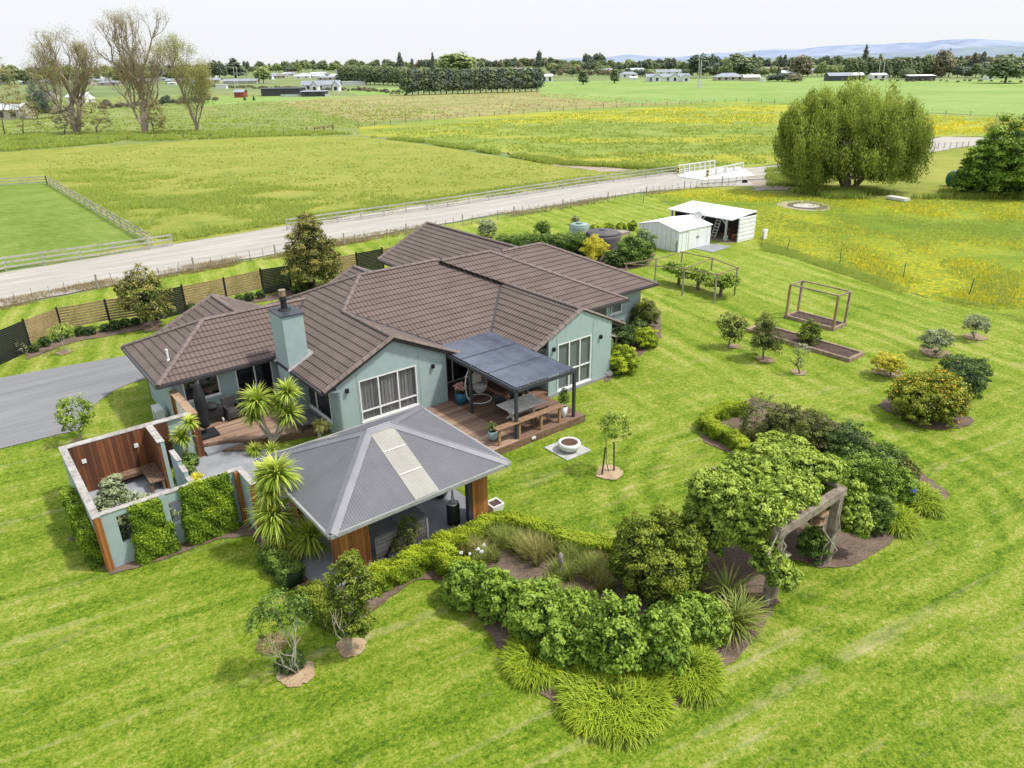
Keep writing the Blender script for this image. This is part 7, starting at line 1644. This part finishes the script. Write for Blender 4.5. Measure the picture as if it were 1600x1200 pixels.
for (x0,x1,y0,y1,n) in ((400,640,113,126,46),(-20,335,119,134,24),(735,842,109,113,14),(860,1000,110,113,10),(1190,1330,110,119,9),(1330,1600,110,114,8)):
    for i in range(n):
        x = rnd.uniform(x0,x1); y = rnd.uniform(y0,y1); w = rnd.uniform(11,24)*(y-hy(x))/16
        if 532 < x < 640 and y > 116: y = 114
        wm, rm, ds = rnd.choice([(fw,fgr,'white walled'),(fbe,fbr,'beige walled'),(fbe,fgr,'grey roofed'),(fw,flr,'pale roofed')])
        fhouse(x-w/2,x+w/2,y,2.6,rnd.uniform(1.6,2.3),'small %s house in the village among distant trees' % ds, wm, rm, rnd.uniform(8,11), rnd.choice(['hip','gable','gable']), 2, group='village houses far behind the fields')
def pole(x, yb, yt, lab, name='power_pole', r=.16, mat=None, bar_=True, lean=0):
    c = g(x,yb); q = at_depth(x+lean,yt,c); t = thing(name, lab, 'pole', c); mb = MB(); mb.tube(c, q, r*1.2, r*.8, 7); mb.build('shaft', mat or simple('pole_concrete', (.66,.65,.62), (.5,.49,.47), 3, .8, 0) if 'pole_concrete' not in MATS else mat or MATS['pole_concrete'], t)
    if bar_: mb = MB(); u = q+Vector((0,0,-.6)); mb.bar(u-_r*1.1, u+_r*1.1, .14, .14); mb.build('crossarm', greyw, t); 
    if bar_:
        for s_ in (-1,0,1): mb = MB(); mb.tube(u+_r*s_, u+_r*s_+Vector((0,0,.3)), .06, n=5); mb.build('insulator', darkst, t)
pole(367.5,139,104,'left of the twin pale power poles near the red shed', lean=-3); pole(371.5,137,104,'right of the twin pale power poles near the red shed', lean=-2)
pole(1091,138,93,'left of the twin tall white poles in the bright far field', lean=2, bar_=False, r=.22); pole(1094,138,93,'right of the twin tall white poles in the bright far field', lean=2, bar_=False, r=.22)
pole(1372,123,95,'left of the twin white poles above the willow crown', lean=4, bar_=False, r=.2); pole(1379,123,96,'right of the twin white poles above the willow crown', lean=4, bar_=False, r=.2)
pole(744,116,95,'thick white mast behind the near shelterbelt', bar_=False, r=.5, name='mast'); pole(1002,112,97,'thin far power pole left of the farmhouse', r=.14); pole(700-225,122,105,'thin far power pole above the village roofs', r=.12)
for x, y in ((383,158),(397,158)): far_tree(x, y, 8, 'cone', lf_fard, 'left tiny young tree on the barn lawn' if x < 390 else 'right tiny young tree on the barn lawn')
# ------------------------------------------------------------------ light
SUN_EL, SUN_AZ = radians(58), AZ - radians(97)      # high hazy sun to the right of the view
sv = Vector((cos(SUN_EL)*cos(SUN_AZ), cos(SUN_EL)*sin(SUN_AZ), sin(SUN_EL)))
sl = bpy.data.lights.new('sun', 'SUN'); sl.energy = 4.0; sl.angle = radians(4); sl.color = (1., .965, .90)
so = bpy.data.objects.new('sun', sl); COL.objects.link(so); so.rotation_euler = (-sv).to_track_quat('-Z', 'Y').to_euler()
world = bpy.data.worlds.new('World'); scene.world = world; world.use_nodes = True
nt = world.node_tree
for n in list(nt.nodes): nt.nodes.remove(n)
N = NT(nt); out = N.n('ShaderNodeOutputWorld')
sky = N.n('ShaderNodeTexSky', sky_type='NISHITA'); sky.sun_disc = False; sky.sun_elevation = SUN_EL; sky.sun_rotation = pi/2 - SUN_AZ
sky.air_density = 1.0; sky.dust_density = 6.; sky.ozone_density = 1.
b1_ = N.n('ShaderNodeBackground'); N.L(sky.outputs[0], b1_.inputs[0]); b1_.inputs[1].default_value = .04
tc = N.n('ShaderNodeTexCoord').outputs['Generated']; sp = N.n('ShaderNodeSeparateXYZ'); N.L(tc, sp.inputs[0])
cl = N.noise(N.mapv(tc, (1.2,1.2,4)), 2.2, 4, .55)
colr = N.ramp(N.math('ADD', sp.outputs[2], N.math('MULTIPLY', N.math('SUBTRACT', cl, .5), .16)), [(.0, (.84,.86,.88)), (.10, (.83,.855,.895)), (.5, (.78,.82,.88))])
b2_ = N.n('ShaderNodeBackground'); N.L(colr, b2_.inputs[0]); b2_.inputs[1].default_value = 1.06
ad = N.n('ShaderNodeAddShader'); N.L(b1_.outputs[0], ad.inputs[0]); N.L(b2_.outputs[0], ad.inputs[1]); N.L(ad.outputs[0], out.inputs[0])
scene.view_settings.view_transform = 'Standard'; scene.view_settings.look = 'None'; scene.view_settings.exposure = 0; scene.view_settings.gamma = 1
scene.render.engine = 'CYCLES'
try:
    scene.cycles.max_bounces = 6; scene.cycles.transparent_max_bounces = 8; scene.cycles.use_denoising = True
except Exception: pass
